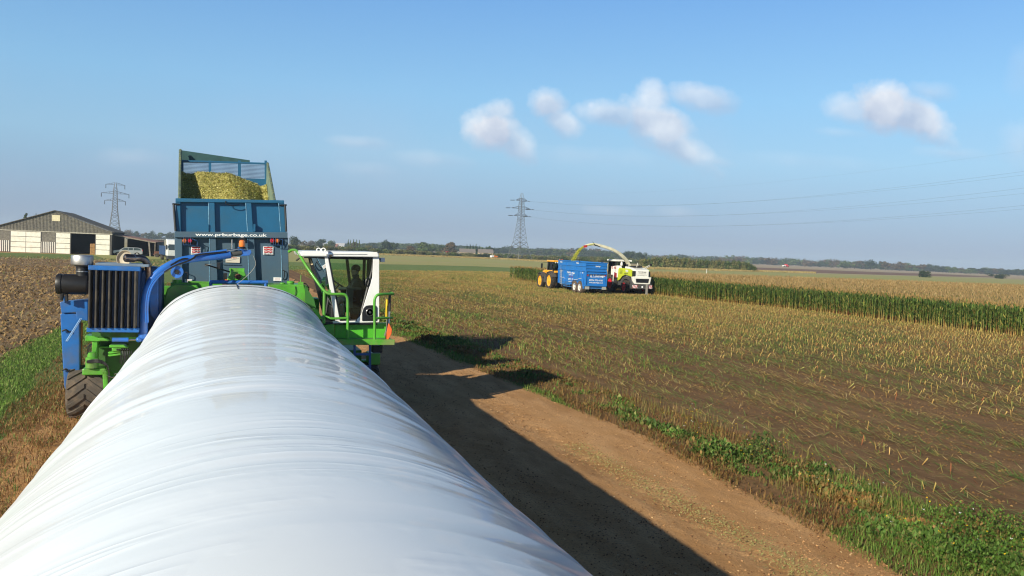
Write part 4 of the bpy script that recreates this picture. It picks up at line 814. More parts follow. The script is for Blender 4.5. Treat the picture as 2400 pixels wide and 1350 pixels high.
# platform, tread plate front, boxes
tread = mat('green_tread_plate', (.10, .50, .035), .35, var=.1, coat=.3)
def treadify():
    global nt
    m = tread; nt0 = nt; nt = m.node_tree; b = nt.nodes['Principled BSDF']; t = N('ShaderNodeTexCoord')
    mp = N('ShaderNodeMapping'); L(t.outputs['Object'], mp.inputs[0]); mp.inputs['Rotation'].default_value = (0, R_(45), 0); mp.inputs['Scale'].default_value = (24, 24, 24)
    vo = N('ShaderNodeTexVoronoi'); vo.inputs['Randomness'].default_value = 0; L(mp.outputs[0], vo.inputs[0]); vo.inputs['Scale'].default_value = 1
    bn = N('ShaderNodeBump'); bn.inputs['Distance'].default_value = .01; bn.invert = True; L(mth('LESS_THAN', vo.outputs['Distance'], .3), bn.inputs['Height']); L(bn.outputs[0], b.inputs['Normal'])
    nt = nt0
treadify()
m_ = MB(); qpoly(m_, [(785, 760), (909, 757), (903, 792), (785, 792)], 20.15, .1); m_.build('tread_panel', tread, root, bevel=.008)
m_ = MB(); pA = q(762, 804, 19.75); pB = q(924, 796, 19.75); m_.box((pA[0]-.25, 19.75, pB[2]-.10), (pB[0], 20.75, pB[2]-.02)); m_.box((pA[0]-.25, 19.73, pB[2]-.13), (pB[0]+.01, 19.80, pB[2]+.0)); m_.build('platform', mat('green_platform', (.09, .36, .03), .5, var=.2, dirt=(.30, .26, .12), dscale=2.5, damt=.8), root, bevel=.01)
m_ = MB(); qpoly(m_, [(742, 765), (784, 758), (785, 805), (755, 806)], 20.0, .6); qpoly(m_, [(724, 728), (742, 726), (752, 757), (762, 790), (735, 760)], 20.35, .5); m_.build('step_box', green, root, bevel=.015)
m_ = MB(); a = q(726, 727, 20.33); b = q(744, 725, 20.33); m_.add([a, b, b+A([.12, 0, -.22]), a+A([.18, 0, -.22])], [(0, 3, 2, 1)]); m_.build('step_tread', tread, root)
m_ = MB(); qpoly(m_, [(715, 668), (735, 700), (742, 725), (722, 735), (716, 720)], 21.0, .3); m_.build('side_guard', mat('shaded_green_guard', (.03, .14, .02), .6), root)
# handrails
m_ = MB(); r_ = .033
m_.tube(spline([q(677, 590, 21.2), q(684, 586, 21.1), q(693, 586.5, 20.9), q(701, 595, 20.6), q(717, 622, 20.2), q(742, 658, 19.95), q(757, 678, 19.85), q(770, 688, 19.8), q(785, 689.5, 19.8), (q(803, 689.5, 19.8)), q(811, 693, 19.8), q(814.5, 702, 19.8), q(815, 720, 19.8)], 6), r_, 10)
m_.tube([q(815, 718, 19.8), q(815, 760, 19.8), q(814.5, 794, 19.8)], r_, 10); m_.tube([q(760.5, 682, 19.85), q(759, 758, 19.85)], r_*1.1, 10)
m_.tube(spline([q(762, 742, 19.85), q(770, 744, 19.82), q(778, 746.5, 19.8), q(813, 745.5, 19.8)]), r_*.9, 10); m_.box(q(770, 679, 19.82), q(775, 689, 19.82)+A([0, .04, 0])); m_.build('handrail', green, root, smooth=True)
m_ = MB(); m_.tube(spline([q(878, 799, 19.8), q(878, 760, 19.8), q(877.5, 712, 19.8), q(879.5, 698, 19.8), q(886, 691, 19.8), q(900, 689.5, 19.9), q(920, 689, 20.1)], 6), r_, 10); m_.tube([q(878, 746, 19.8), q(900, 745, 19.9), q(919, 745, 20.1)], r_*.9, 10)
m_.tube([q(922, 689, 20.12), q(915, 685, 20.3)], r_*.9, 8); m_.build('handrail', green, root, smooth=True)
# ladder
m_ = MB()
for x_ in (831, 867): m_.bar(q(x_, 800, 19.95), q(x_, 925, 19.95), .05, .05)
for y_ in (830, 859, 888): m_.bar(q(831, y_, 19.95), q(867, y_, 19.95), .07, .05)
m_.build('ladder', mat('ladder_blue', (.03, .09, .28), .5), root)
m_ = MB(); a = q(884, 816, 20.3); m_.box(a+A([-.12, 0, -.12]), a+A([.14, .2, .10])); lb = m_.build('low_lamp', black, root, bevel=.03)
m_ = MB(); a = q(880, 808, 20.25); m_.box(a+A([-.06, 0, -.02]), a+A([.10, .06, .03])); m_.build('lamp_bracket', mat('pale_bracket', (.2, .3, .5), .4), lb)
m_ = MB(); qbox(m_, 866, 828, 891, 855, 20.5, .5); m_.build('battery_box', green, root, bevel=.02)
# tools hanging on the rail
t = thing('shovel', 'orange bladed shovel with black handle hanging on the right green handrail', 'shovel', q(912, 796, 20.0))
m_ = MB(); m_.tube([q(913.5, 690, 20.05), q(912.5, 730, 20.03)], .032, 8); m_.build('handle', black, t, smooth=True)
m_ = MB(); m_.tube([q(912.5, 730, 20.03), q(911.5, 758, 20.02)], .026, 8); m_.build('shaft', chrome, t, smooth=True)
m_ = MB(); bl = [(911, 754), (914, 762), (919, 772), (918, 782), (910, 797), (904, 796), (903, 790), (908, 772)]; m_.prism([q(x, y, 20.0) for x, y in bl], (.0, .035, 0)); m_.build('blade', shovelo, t, bevel=.01)
t = thing('brush', 'yellow handled brush hanging beside the shovel on the handrail', 'brush', q(906, 770, 20.12))
m_ = MB(); m_.tube([q(907, 702, 20.12), q(906, 748, 20.12)], .028, 8); m_.build('handle', yellow, t, smooth=True)
m_ = MB()
for k in range(4): m_.tube(spline([q(906+k*.8, 746, 20.12), q(905+k*.9, 770, 20.1), q(900+k, 788, 20.1)]), .009, 5)
m_.build('bristles', mat('grey_bristle', (.2, .2, .17), .9), t)
# ------------------------------------------------------------------ driver
def figure():
    ox = A([sx_, sy_, sz_+.1]); J = {}; V = []; E_ = []; Rr = []
    def v(p, r, parent=None):
        V.append(tuple(ox+A(p, float)*1.1-ORG)); Rr.append(r*1.1)
        if parent is not None: E_.append((parent, len(V)-1))
        return len(V)-1
    pel = v((0.05, 0, .02), .19); ab_ = v((.06, 0, .18), .20, pel); ch = v((.03, 0, .36), .225, ab_); nk_ = v((-.0, 0, .53), .095, ch); hd0 = v((-.02, 0, .58), .075, nk_); hd1 = v((-.035, 0, .66), .105, hd0); v((-.025, 0, .74), .08, hd1)
    for s_ in (-1, 1):
        sh = v((.02, s_*.24, .42), .11, ch); el = v((-.14, s_*.27, .22), .065, sh); wr = v((-.36, s_*.17, .20), .042, el); v((-.42, s_*.16, .215), .036, wr)
        hp = v((.0, s_*.10, .0), .095, pel); kn = v((-.40, s_*.13, .03), .068, hp); an = v((-.42, s_*.14, -.36), .045, kn); v((-.52, s_*.14, -.40), .045, an)
    me = bpy.data.meshes.new('person_body'); me.from_pydata(V, E_, []); o = bpy.data.objects.new('person_body', me); COL.objects.link(o)
    sk = o.modifiers.new('s', 'SKIN'); 
    for i, r in enumerate(Rr): me.skin_vertices[0].data[i].radius = (r, r)
    me.skin_vertices[0].data[0].use_root = True
    ss = o.modifiers.new('u', 'SUBSURF'); ss.levels = ss.render_levels = 2
    dg = bpy.context.evaluated_depsgraph_get(); dg.update(); m2 = bpy.data.meshes.new_from_object(o.evaluated_get(dg)); bpy.data.objects.remove(o)
    m2.polygons.foreach_set('use_smooth', [True]*len(m2.polygons)); m2.materials.clear(); m2.materials.append(mat('navy_overalls', (.015, .02, .035), .85)); m2.materials.append(mat('skin', (.42, .24, .17), .5))
    for p in m2.polygons:
        c = A(p.center)+ORG-ox
        if (c[2] > .66 and c[0] < .05 and abs(c[1]) < .13) or (c[0] < -.40 and c[2] > .1): p.material_index = 1
    return m2
t = thing('person', 'driver in dark overalls sitting in the cab with hands on the wheel', 'person', (sx_, sy_, zl))
b_ = figure(); o = bpy.data.objects.new('body', b_); COL.objects.link(o); o.parent = t
m_ = MB(); hc_ = A([sx_-.033, sy_, sz_+.1+.77]); m_.ball(hc_+A([.02, 0, .035]), .112, 10, 0, (1.05, .95, .92)); m_.build('hair', mat('dark_hair', (.02, .015, .012), .8), t, smooth=True)
m_ = MB(); m_.ball(hc_+A([-.125, 0, -.03]), .02, 6); m_.build('nose', MATS['skin'], t, smooth=True)
for s_ in (-1, 1): m_ = MB(); m_.ball(hc_+A([-.0, s_*.11, -.03]), .025, 6, 0, (.8, .4, 1.3)); m_.build('ear', MATS['skin'], t, smooth=True)
for s_ in (-1, 1):
    m_ = MB(); h0 = A([sx_-.462, sy_+s_*.176, sz_+.1+.237])
    for k in range(4):
        y_ = (k-1.5)*.02; m_.tube(spline([h0+A([-.01, y_, .02]), h0+A([-.055, y_, .025]), h0+A([-.075, y_, .0]), h0+A([-.06, y_, -.022])], 3), .0095, 6)
    m_.tube([h0+A([.0, -s_*.03, 0]), h0+A([-.035, -s_*.045, .0]), h0+A([-.055, -s_*.03, -.01])], .011, 6); m_.build('hand', MATS['skin'], t, smooth=True)

# ================================================================== TIPPING TRAILER
T0 = 23.05
trl = thing('tipping_trailer', 'dark blue tipping trailer with web address on its tailgate, tipping chopped maize', 'trailer', (.15, 26.5, 0))
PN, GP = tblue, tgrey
# upper door (leaning slightly back), y 465-545
def qq(x, y, dY=0.): return q(x, y, T0+dY)
up = MB(); up.prism([qq(x, y, .10) for x, y in ((416, 468), (664, 473), (670, 548), (413, 543))], (0, .05, 0)); ud = up.build('upper_tailgate', PN, trl)
m_ = MB()
def rib(x0t, x1t, x0b, x1b, yt, yb, dY=0., dep=.1): m_.prism([qq(x0t, yt, dY), qq(x1t, yt, dY), qq(x1b, yb, dY), qq(x0b, yb, dY)], (0, dep, 0))
m_.prism([qq(x, y, -.02) for x, y in ((411, 464.5), (666, 469.5), (666, 476), (411, 473.5))], (0, .12, 0))
rib(411, 423, 411, 424, 473, 545); rib(489, 503, 491, 505, 473, 545); rib(576, 589, 580, 594, 473, 546); rib(653, 666, 658, 672, 475, 547)
m_.build('door_rib', PN, ud, bevel=.012)
for xt, xb in ((488.6, 490.2), (575.8, 580), (653.0, 657.6)):
    m_ = MB(); m_.tube([qq(xt, 475, .0), qq(xb, 541, .0)], .009, 5); m_.build('worn_edge', tedge, ud)
m_ = MB(); m_.tube(spline([qq(529, 471, -.03), qq(530, 478, -.05), qq(545, 481, -.06), qq(561, 480, -.03)]), .012, 6); m_.build('grab_chain', black, ud)
# top bar with the web address, lower gate
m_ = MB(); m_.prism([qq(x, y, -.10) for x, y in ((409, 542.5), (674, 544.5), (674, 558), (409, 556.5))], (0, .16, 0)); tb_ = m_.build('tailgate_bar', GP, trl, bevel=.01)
ctr = (qq(457.5, 556, -.11)+qq(625, 556, -.11))/2; hh_ = (qq(540, 546.8, -.11)-qq(540, 553.8, -.11))[2]
txt = text('www.prburbage.co.uk', hh_, (ctr[0], T0-.106, qq(541, 553.6, -.11)[2]), whitep, tb_, 'lettering', sx=1.0, bold=.02)
wcur = max(v.co.x for v in txt.data.vertices)-min(v.co.x for v in txt.data.vertices); wt = (qq(625, 550)-qq(457.5, 550))[0]; cxm = ctr[0]-ORG[0]
for v in txt.data.vertices:
    v.co.x = cxm+(v.co.x-cxm)*wt/wcur; v.co.z += (v.co.x-cxm)*math.tan(R_(1.95))
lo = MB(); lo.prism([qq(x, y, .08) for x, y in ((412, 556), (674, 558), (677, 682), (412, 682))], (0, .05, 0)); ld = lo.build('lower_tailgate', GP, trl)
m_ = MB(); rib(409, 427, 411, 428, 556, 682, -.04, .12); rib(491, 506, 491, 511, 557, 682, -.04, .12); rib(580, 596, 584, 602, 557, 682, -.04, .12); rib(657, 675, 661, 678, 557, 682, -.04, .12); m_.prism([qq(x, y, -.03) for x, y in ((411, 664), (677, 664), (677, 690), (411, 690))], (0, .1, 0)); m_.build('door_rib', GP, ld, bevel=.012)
for xt, xb in ((490.7, 490.7), (580, 583.8), (658, 661)):
    m_ = MB(); m_.tube([qq(xt, 558, -.045), qq(xb, 662, -.045)], .008, 5); m_.build('worn_edge', tedge, ld)
# stays, lamps, handles, notices
m_ = MB(); m_.tube([qq(407, 478, -.02), qq(411.5, 542, -.05)], .028, 8); m_.tube([qq(404, 478, -.02), qq(421, 479, -.02)], .022, 8); m_.build('tailgate_stay', black, trl)
m_ = MB(); m_.tube([qq(668, 481, -.02), qq(671, 543, -.05)], .028, 8); m_.tube([qq(655, 481, -.02), qq(672, 480.5, -.02)], .022, 8); m_.build('tailgate_stay', black, trl)
for x0, x1, cols in ((427, 452, (amber, redlamp)), (632, 657, (redlamp, amber))):
    m_ = MB(); m_.box(qq(x0+1, 560, -.07), qq(x1-1, 572, .06)); m_.box(qq(x1-6, 560, -.07), qq(x1+7, 574, .0)); lp = m_.build('light_cluster', black, ld, bevel=.01)
    for k, c_ in enumerate(cols):
        m_ = MB(); c = qq(x0+6+k*12.5, 564.3, -.07); m_.lathe([(.055, 0), (.055, .05), (.045, .075), (.02, .085)], c, (0, -1, 0), 20); m_.build('amber_lamp' if c_ is amber else 'red_lamp', c_, ld, smooth=True)
    m_ = MB()
    for xx in (x0+3, x0+9, x0+14, x0+20): m_.tube([qq(xx, 556, -.17), qq(xx, 574, -.17)], .007, 5)
    m_.tube([qq(x0+1, 574, -.17), qq(x1+4, 575, -.17)], .01, 5); m_.tube(spline([qq(x1-2, 560, -.10), qq(x1+6, 563, -.14), qq(x1+11 if x0 < 500 else x1+5, 567, -.12), qq(x1+10 if x0 < 500 else x1+5, 577, -.1)]), .012, 5); m_.build('lamp_guard', dblue, ld)
for x0 in (448, 617):
    m_ = MB(); m_.box(qq(x0, 577.5, .05), qq(x0+23, 597.5, .07)); sg = m_.build('maker_sign', whitep, ld)
    m_ = MB()
    for yy in (580.2, 585.2, 590.4):
        P = [qq(x0+1.8+19.4*k/8, yy+(.7 if k in (2, 6) else (-.5 if k == 4 else 0)), .04) for k in range(9)]
        for k in range(8): m_.prism([P[k]+A([0, 0, .018]), P[k+1]+A([0, 0, .018]), P[k+1]-A([0, 0, .018]), P[k]-A([0, 0, .018])], (0, .008, 0))
    m_.build('red_wave_emblem', redp, sg)
    c = qq(x0+11.5, 596.6, .044); tx = text('TRAILERS', .031, (c[0], c[1], c[2]), blackp, sg, 'lettering', sx=1.25, bold=.02, roll=R_(1.9))
m_ = MB(); m_.box(qq(529, 601, .05), qq(562, 616, .07)); nt1 = m_.build('notice', cream, ld); c = qq(545, 605.5, .044); text('DIMEX', .032, (c[0], c[1], c[2]), redp, nt1, 'lettering', sx=1.6, roll=R_(1.9))
for x0, y0 in ((433, 654.5), (641, 650)):
    m_ = MB(); m_.box(qq(x0, y0, .05), qq(x0+18, y0+8.5, .07)); nn_ = m_.build('notice', whitep, ld)
    m_ = MB()
    for k in range(3): m_.box(qq(x0+3, y0+2+k*2, .044), qq(x0+15, y0+2.6+k*2, .05))
    m_.build('small_print', mat('faded_red', (.55, .2, .18), .6), nn_)
m_ = MB(); m_.tube(spline([qq(433, 638, .0), qq(440, 641, -.04), qq(439, 652, -.04), qq(436, 657, 0)]), .012, 5); m_.build('door_handle', black, ld)
m_ = MB(); m_.tube(spline([qq(663, 633, -.06), qq(667, 636, -.09), qq(666, 650, -.09), qq(662, 655, -.06)]), .012, 5); m_.build('door_handle', black, ld)
m_ = MB(); m_.cyl(qq(544, 561, -.0), qq(544, 584, -.0), .025, n=10); m_.build('gate_ram', chrome, ld, smooth=True)
m_ = MB(); m_.prism([qq(x, y, -.2) for x, y in ((558, 563), (561, 557), (573, 557), (576, 564), (575, 572), (560, 572))], (0, .08, 0)); m_.build('bracket', black, ld)
m_ = MB(); m_.box(qq(522, 620.5, .05), qq(566, 621.5, .07)); m_.build('slot', black, ld)
for xx in (484, 594):
    m_ = MB(); m_.box(qq(xx, 525, -.04), qq(xx+4, 543, .06)); m_.build('hinge_plate', PN, ud)
# tipped body: side walls, headboard with mesh, silage flap, floor
FB = 29.3
rl6 = q(423.5, 466, 26.7); rr6 = q(641, 469, 26.7); fl = q(425, 376, FB); frr = q(625, 383, FB); flt = q(425, 352.5, FB+.3)
ext_ = lambda a, b: b+(b-a)*((b[1]-T0-.3)/(a[1]-b[1]))
rl = ext_(fl, rl6); rr_ = ext_(frr, rr6)

m_ = MB(); m_.prism([rl, rl6, flt, fl+A([0, 0, -2.2]), rl+A([0, 0, -1.6])], (-.06, 0, 0)); m_.build('body_side', PN, trl)
m_ = MB(); m_.prism([rr_, frr, frr+A([0, 0, -2.2]), rr_+A([0, 0, -1.6])], (.06, 0, 0)); m_.build('body_side', mat('worn_body_lining', (.16, .22, .16), .6, var=.25, dirt=(.12, .17, .16), dscale=2), trl)
m_ = MB(); m_.tube([rl+A([-.03, 0, .01]), rl6+A([-.03, 0, .01]), flt+A([-.03, 0, .01])], .045, 6); m_.build('top_rail', mat('silage_stained_rail', (.06, .10, .09), .8, dirt=(.34, .33, .11), dscale=14, damt=.8), trl)
m_ = MB(); m_.tube([rr_+A([.03, 0, .01]), frr+A([.03, 0, .01])], .04, 6); m_.build('top_rail', MATS['silage_stained_rail'], trl)
m_ = MB(); m_.prism([rl+A([0, 0, -1.5]), (fl[0], FB, fl[2]-2.1), (frr[0], FB, frr[2]-2.1), rr_+A([0, 0, -1.5])], (0, 0, -.08)); m_.build('body_floor', PN, trl)
def fq(x, y, d=0.): return q(x, y, FB+d)
m_ = MB(); m_.prism([fq(x, y) for x, y in ((425, 374.5), (626, 381.5), (626, 385.5), (425, 378.5))], (0, .08, 0)); m_.prism([fq(x, y) for x, y in ((425, 414), (626, 420), (626, 445), (425, 440))], (0, .06, 0))
for x0, x1 in ((425, 429.5), (489, 495), (558, 564.5), (620, 626)): m_.prism([fq(x, y, .01) for x, y in ((x0, 376), (x1, 376.3), (x1+.6, 440), (x0+.6, 440))], (0, .06, 0))
hb = m_.build('headboard', PN, trl)
m_ = MB(); fy = lambda x: 376+(x-425)*.034
for k in range(86):
    x = 430+k*2.24; m_.tube([fq(x, fy(x), .04), fq(x+.4, fy(x)+42, .04)], .0055, 3, cap=False)
for k in range(13):
    y = 379+k*3.1; m_.tube([fq(428, y, .045), fq(622, y+6.6, .045)], .0055, 3, cap=False)
m_.build('mesh_screen', dblue, hb)
m_ = MB(); m_.prism([q(x, y, FB+.5) for x, y in ((425, 352), (585.5, 375.5), (585.5, 383), (425, 381))], (0, .04, 0)); m_.build('silage_flap', mat('green_grey_flap', (.03, .085, .085), .5, var=.2), trl, bevel=.01)
# running gear
m_ = MB(); m_.box((-.45, 23.9, .95), (.75, 32, 1.25)); m_.box((-.1, 32, .75), (.4, 34, .95)); m_.build('chassis', PN, trl)
m_ = MB(); m_.tube([(.15, 27.5, 1.25), (.15, 29, 3.6)], .12, 12); m_.build('tipping_ram', chrome, trl)
for yy in (25.4, 26.9):
    for sx2 in (-1, 1): wheel(trl, (.15+sx2*1.05, yy, .62), .6, .5, .3, white, rubber, 18, sx2, .015)
# the load
nx2, ny2 = 150, 130
us = np.linspace(0, 1, nx2); vs_ = np.linspace(0, 1, ny2); UU, VV = np.meshgrid(us, vs_)
crest_px = np.interp(us*200+427, [427, 440, 452, 468, 490, 520, 545, 560, 580, 600, 627], [399, 404.5, 405.5, 401, 401, 405, 408, 414, 421, 426, 430])
crest = np.array([q(x, y, 28.7)[2] for x, y in zip(us*200+427, crest_px)])
xl_ = rl[0]+(fl[0]-rl[0])*VV+.0; xr_ = rr_[0]+(frr[0]-rr_[0])*VV
LX = xl_+(xr_-xl_)*UU; LY = T0+.16+(28.9-T0-.16)*VV
zr = rl[2]+.0+(rr_[2]-rl[2])*UU
LZ = crest[None, :]-.74*(28.9-LY)-.10*np.minimum(28.9-LY, 1)+.55*np.exp(-((UU-.68)/.27)**2)*np.clip((28.9-LY)/1.5, 0, 1)+.10*(fbm(LX*2.2, LY*1.6, 4, 201)-.45)+.05*(fbm(LX*9, LY*9, 3, 205)-.5)
LZ = LZ-.35*np.exp(-((UU-.93)/.06)**2)*np.exp(-((VV-.75)/.2)**2)
V_ = np.stack([LX.ravel(), LY.ravel(), LZ.ravel()], 1); i = np.arange((ny2-1)*(nx2-1)); r = i//(nx2-1); c = i % (nx2-1); a = r*nx2+c
# close the heap down to the body floor
choppm = mat('chopped_maize_mix', (.44, .40, .13), .85, var=.9, vscale=16, col2=(.20, .19, .05), bump=.03, bscale=30, vdetail=8, dirt=(.66, .56, .2), dscale=35, damt=.7)
lo_ = np_mesh('chopped_maize', V_-A([0, 26.5, 0]), [np.stack([a, a+1, a+nx2+1, a+nx2], 1)], [choppm, MATS['dry_straw']], smooth=True)
ORG = A([0, 26.5, 0.]); lo_.location = (0, 26.5, 0); tag(lo_, 'heap of yellow green chopped maize in the tipped trailer', 'chopped maize', kind='stuff')
sel = RS.choice(len(V_), 46000); Pc = V_[sel]+RS.normal(0, .02, (46000, 3)); Pc[:, 2] = V_[sel][:, 2]
n = len(Pc); az = U_(0, 6.28, n); s_ = U_(.008, .028, n); dd = np.stack([np.cos(az), np.sin(az), U_(-.5, .9, n)], 1)*s_[:, None]; ee = np.stack([-np.sin(az), np.cos(az), U_(-.3, .3, n)], 1)*s_[:, None]*.5; Pc[:, 2] += .01
Vc = np.stack([Pc-dd-ee, Pc+dd-ee, Pc+dd+ee, Pc-dd+ee], 1).reshape(-1, 3)
b = np.arange(n)*4; oc = np_mesh('chopped_pieces', Vc-A([0, 26.5, 0]), [np.stack([b, b+1, b+2, b+3], 1)], strawm, np.repeat(pick(n, [(.60, .57, .24), (.46, .50, .19), (.78, .74, .42), (.25, .22, .09)], [4, 3.2, 2.2, 1.6]), 4, 0)); oc.parent = lo_

# ================================================================== BLUE SILAGE TRAILER (in the field)
def local(f):   # run a builder in a local frame
    global ORG; ORG = np.zeros(3); f()
bt_blue = mat('bright_trailer_blue', (.012, .16, .50), .42, var=.07, vscale=1.2, coat=.2, dirt=(.05, .12, .2), damt=.25)
silver = mat('silver_paint', (.45, .46, .46), .4, .3)
def field_trailer():
    global ORG
    x0, x1 = q(1370, 690, 80.3)[0], q(1420, 690, 80.3)[0]; cx_ = (x0+x1)/2
    r = thing('silage_trailer', 'bright blue high sided trailer being filled in the field beside the harvester', 'trailer', (cx_, 80.3, 0), 0); ORG = np.zeros(3)
    hw, Ln, zt, zb = (x1-x0)/2, 7.7, 4.12, 1.25
    zt = q(1400, 614, 80.3)[2]; zb = q(1400, 670.5, 80.3)[2]; zm = zb+(zt-zb)*.60
    W = lambda s_, z: s_*(hw-.12*(1-(z-zb)/(zt-zb)))
    sides = []
    for s_, nm in ((-1, 'body_side'), (1, 'body_side')):
        m_ = MB(); m_.prism([(W(s_, zb), 0, zb), (W(s_, zb), Ln, zb), (W(s_, zm), Ln, zm), (W(s_, zm), 0, zm)], (-s_*.05, 0, 0)); m_.prism([(W(s_, zm)+s_*.02, -.03, zm), (W(s_, zm)+s_*.02, Ln, zm), (s_*hw, Ln+.05, zt), (s_*hw, -.05, zt-.10)], (-s_*.05, 0, 0))
        o = m_.build(nm, bt_blue, r); sides.append(o)
        m_ = MB()
        for k, z in enumerate((zb, zm, zm+(zt-zm)*.5, zt-.05)): m_.bar((W(s_, z)+s_*.03, -.03, z+(-.05 if k == 3 else 0)), (W(s_, z)+s_*.03, Ln, z), .10, .07)
        for y in (0.05, 1.95, 3.85, 5.75, Ln-.05):
            m_.bar((W(s_, zb)+s_*.04, y, zb), (W(s_, zm)+s_*.04, y, zm), .08, .08)
        for y in (2.6, 5.2): m_.bar((W(s_, zm)+s_*.04, y, zm), (W(s_, zt)+s_*.04, y, zt), .05, .05)
        m_.bar((W(s_, zb)+s_*.10, .35, zb-.35), (W(s_, zm)+s_*.08, 1.1, zm), .12, .12)
        m_.build('side_rib', bt_blue, o, bevel=.01)
    m_ = MB(); m_.box((-hw+.1, .02, zb-.06), (hw-.1, Ln, zb+.02)); m_.box((-hw+.05, Ln, zb), (hw-.05, Ln+.06, zt)); m_.build('floor_and_headboard', bt_blue, r)
    m_ = MB(); m_.prism([(W(-1, zb)+.02, 0, zb-.02), (W(1, zb)-.02, 0, zb-.02), (hw-.05, 0, zm-.05), (-hw+.05, 0, zm-.05)], (0, .06, 0)); m_.prism([(-hw+.03, -.03, zm), (hw-.03, -.03, zm), (hw, -.05, zt-.10), (-hw, -.05, zt-.10)], (0, .05, 0)); tg = m_.build('tailgate', bt_blue, r)
    m_ = MB()
    for z in (zm+.02, zm+(zt-zm)*.33, zm+(zt-zm)*.66, zt-.12): m_.bar((-hw+.02, -.07, z), (hw-.02, -.07, z), .07, .09)
    m_.bar((-hw+.05, -.05, zb), (-hw+.05, -.05, zm), .12, .1); m_.bar((hw-.05, -.05, zb), (hw-.05, -.05, zm), .12, .1); m_.bar((-hw+.1, -.05, zb+.03), (hw-.1, -.05, zb+.03), .1, .12); m_.bar((-hw+.1, -.12, zm-.28), (hw-.1, -.12, zm-.24), .05, .05); m_.build('tailgate_rib', bt_blue, tg, bevel=.01)
    m_ = MB(); m_.bar((-hw+.1, -.13, zm-.33), (hw-.1, -.13, zm-.30), .04, .03); m_.build('tailgate_pipe', black, tg)
    for x_ in (-hw+.2, hw-.2):
        m_ = MB(); m_.box((x_-.06, -.16, zm-.45), (x_+.06, -.1, zm-.37)); m_.build('red_lamp', redlamp, tg)
    zs = zb+(zm-zb)*.66
    def fit(o, wd):
        xs = [v.co.x for v in o.data.vertices]; k = wd/(max(xs)-min(xs)); mid = (max(xs)+min(xs))/2
        for v in o.data.vertices: v.co.x = (v.co.x-mid)*k+mid
    fit(text('P & R Burbage', .26, (0.02, -.015, zs-.02), whitep, tg, 'lettering', bold=.02), 1.95)
    fit(text('Agricultural Contractors', .07, (.02, -.015, zs-.14), whitep, tg, 'lettering'), 1.35)
    fit(text('07774 773 410/1', .16, (.02, -.015, zb+.52), whitep, tg, 'lettering', bold=.02), 1.6)
    fit(text('www.prburbage.co.uk', .12, (.02, -.015, zb+.30), whitep, tg, 'lettering', bold=.02), 1.6)
    fit(text('Bailey', .14, (.15, -.07, zm+(zt-zm)*.48), whitep, tg, 'lettering', bold=.02), .55)
    # left side writing
    for txt_, h_, y_, z_, mt_ in (('P & R Burbage', .18, 4.0, zb+1.15, whitep), ('Contractors', .12, 4.0, zb+.95, whitep), ('Harvesting', .12, 4.0, zb+.75, mat('dull_red_print', (.28, .03, .10), .5)), ('07774 773', .17, 4.0, zb+.42, whitep), ('www.prburbage', .11, 4.0, zb+.22, whitep), ('Bailey', .16, 1.0, zb+1.28, whitep), ('Bailey', .16, 6.8, zb+1.28, whitep), ('Bailey', .14, 2.1, zm+.75, whitep), ('Bailey', .14, 6.7, zm+.75, whitep)):
        z_m = z_+.1; xo = W(-1, z_m)-.035-(0.02 if z_ > zm else 0); tt_ = text(txt_, h_, (xo, y_, z_), mt_, sides[0], 'lettering', sx=1.4, bold=.02, rz=R_(-90))
    m_ = MB()
    for ya, yb_ in ((5.6, 6.9), (.9, 3.0)):
        P = [(W(-1, zb+.5)-.05, ya+(yb_-ya)*k/6, zb+.62-.18*((k/6 if ya < 3 else 1-k/6)**1.0-.5)+.05*math.sin(k)) for k in range(7)]; m_.tube(P, .022, 4)
    m_.build('white_swoosh', whitep, sides[0])
    # chassis, mudguards, ladder
    m_ = MB(); m_.box((-.45, .6, .85), (.45, Ln+.6, zb-.08)); m_.box((-.15, Ln+.6, .7), (.15, Ln+2.0, .9)); m_.box((-1.15, .15, .72), (1.15, .3, 1.12)); m_.box((-1.0, .1, .62), (1., .2, .82)); 
    for y in (1.2, 3, 5, 7): m_.box((-hw+.15, y, zb-.2), (hw-.15, y+.12, zb-.06))
    for s_ in (-1, 1):
        m_.prism([(s_*.75, .6, 1.05), (s_*.75, .95, 1.42), (s_*.75, 3.3, 1.42), (s_*.75, 3.75, 1.05), (s_*.75, 3.7, 1.0), (s_*.75, 3.25, 1.36), (s_*.75, 1.0, 1.36), (s_*.75, .65, 1.0)], (s_*.5, 0, 0)); m_.box((s_*1.1, 4.2, .75), (s_*1.16, 7.0, 1.15)); m_.box((s_*.95, 4.2, .55), (s_*1.0, 6.6, .65))
        m_.bar((s_*1.1, 4.3, .6), (s_*1.1, 4.3, 1.15), .05, .05); m_.bar((s_*1.1, 6.8, .6), (s_*1.1, 6.8, 1.15), .05, .05)
    m_.build('chassis', mat('trailer_chassis_blue', (.02, .13, .34), .5, var=.2, dirt=(.12, .11, .09), damt=.5), r, bevel=.01)
    m_ = MB(); m_.box((-1.2, -.05, .55), (-.75, .06, .85)); m_.box((.75, -.05, .55), (1.2, .06, .85)); m_.build('rear_light_board', mat('aluminium_dull', (.5, .48, .42), .5, .4), r)
    m_ = MB(); yl = 6.9
    for y in (yl, yl-.4): m_.bar((W(-1, zb)-.12, y, .75), (W(-1, zm)-.10, y, zm-.05), .04, .04)
    for k in range(9): z = .8+k*.25; m_.bar((W(-1, z)-.12, yl, z), (W(-1, z)-.12, yl-.4, z), .03, .03)
    m_.build('ladder', silver, r)
    for y in (1.45, 2.85):
        for s_ in (-1, 1): wheel(r, (s_*1.0, y, .68), .67, .56, .36, mat('pale_rim', (.62, .60, .55), .4), mat('brown_dusty_tyre', (.10, .07, .05), .9, var=.3), 18, s_, .01)
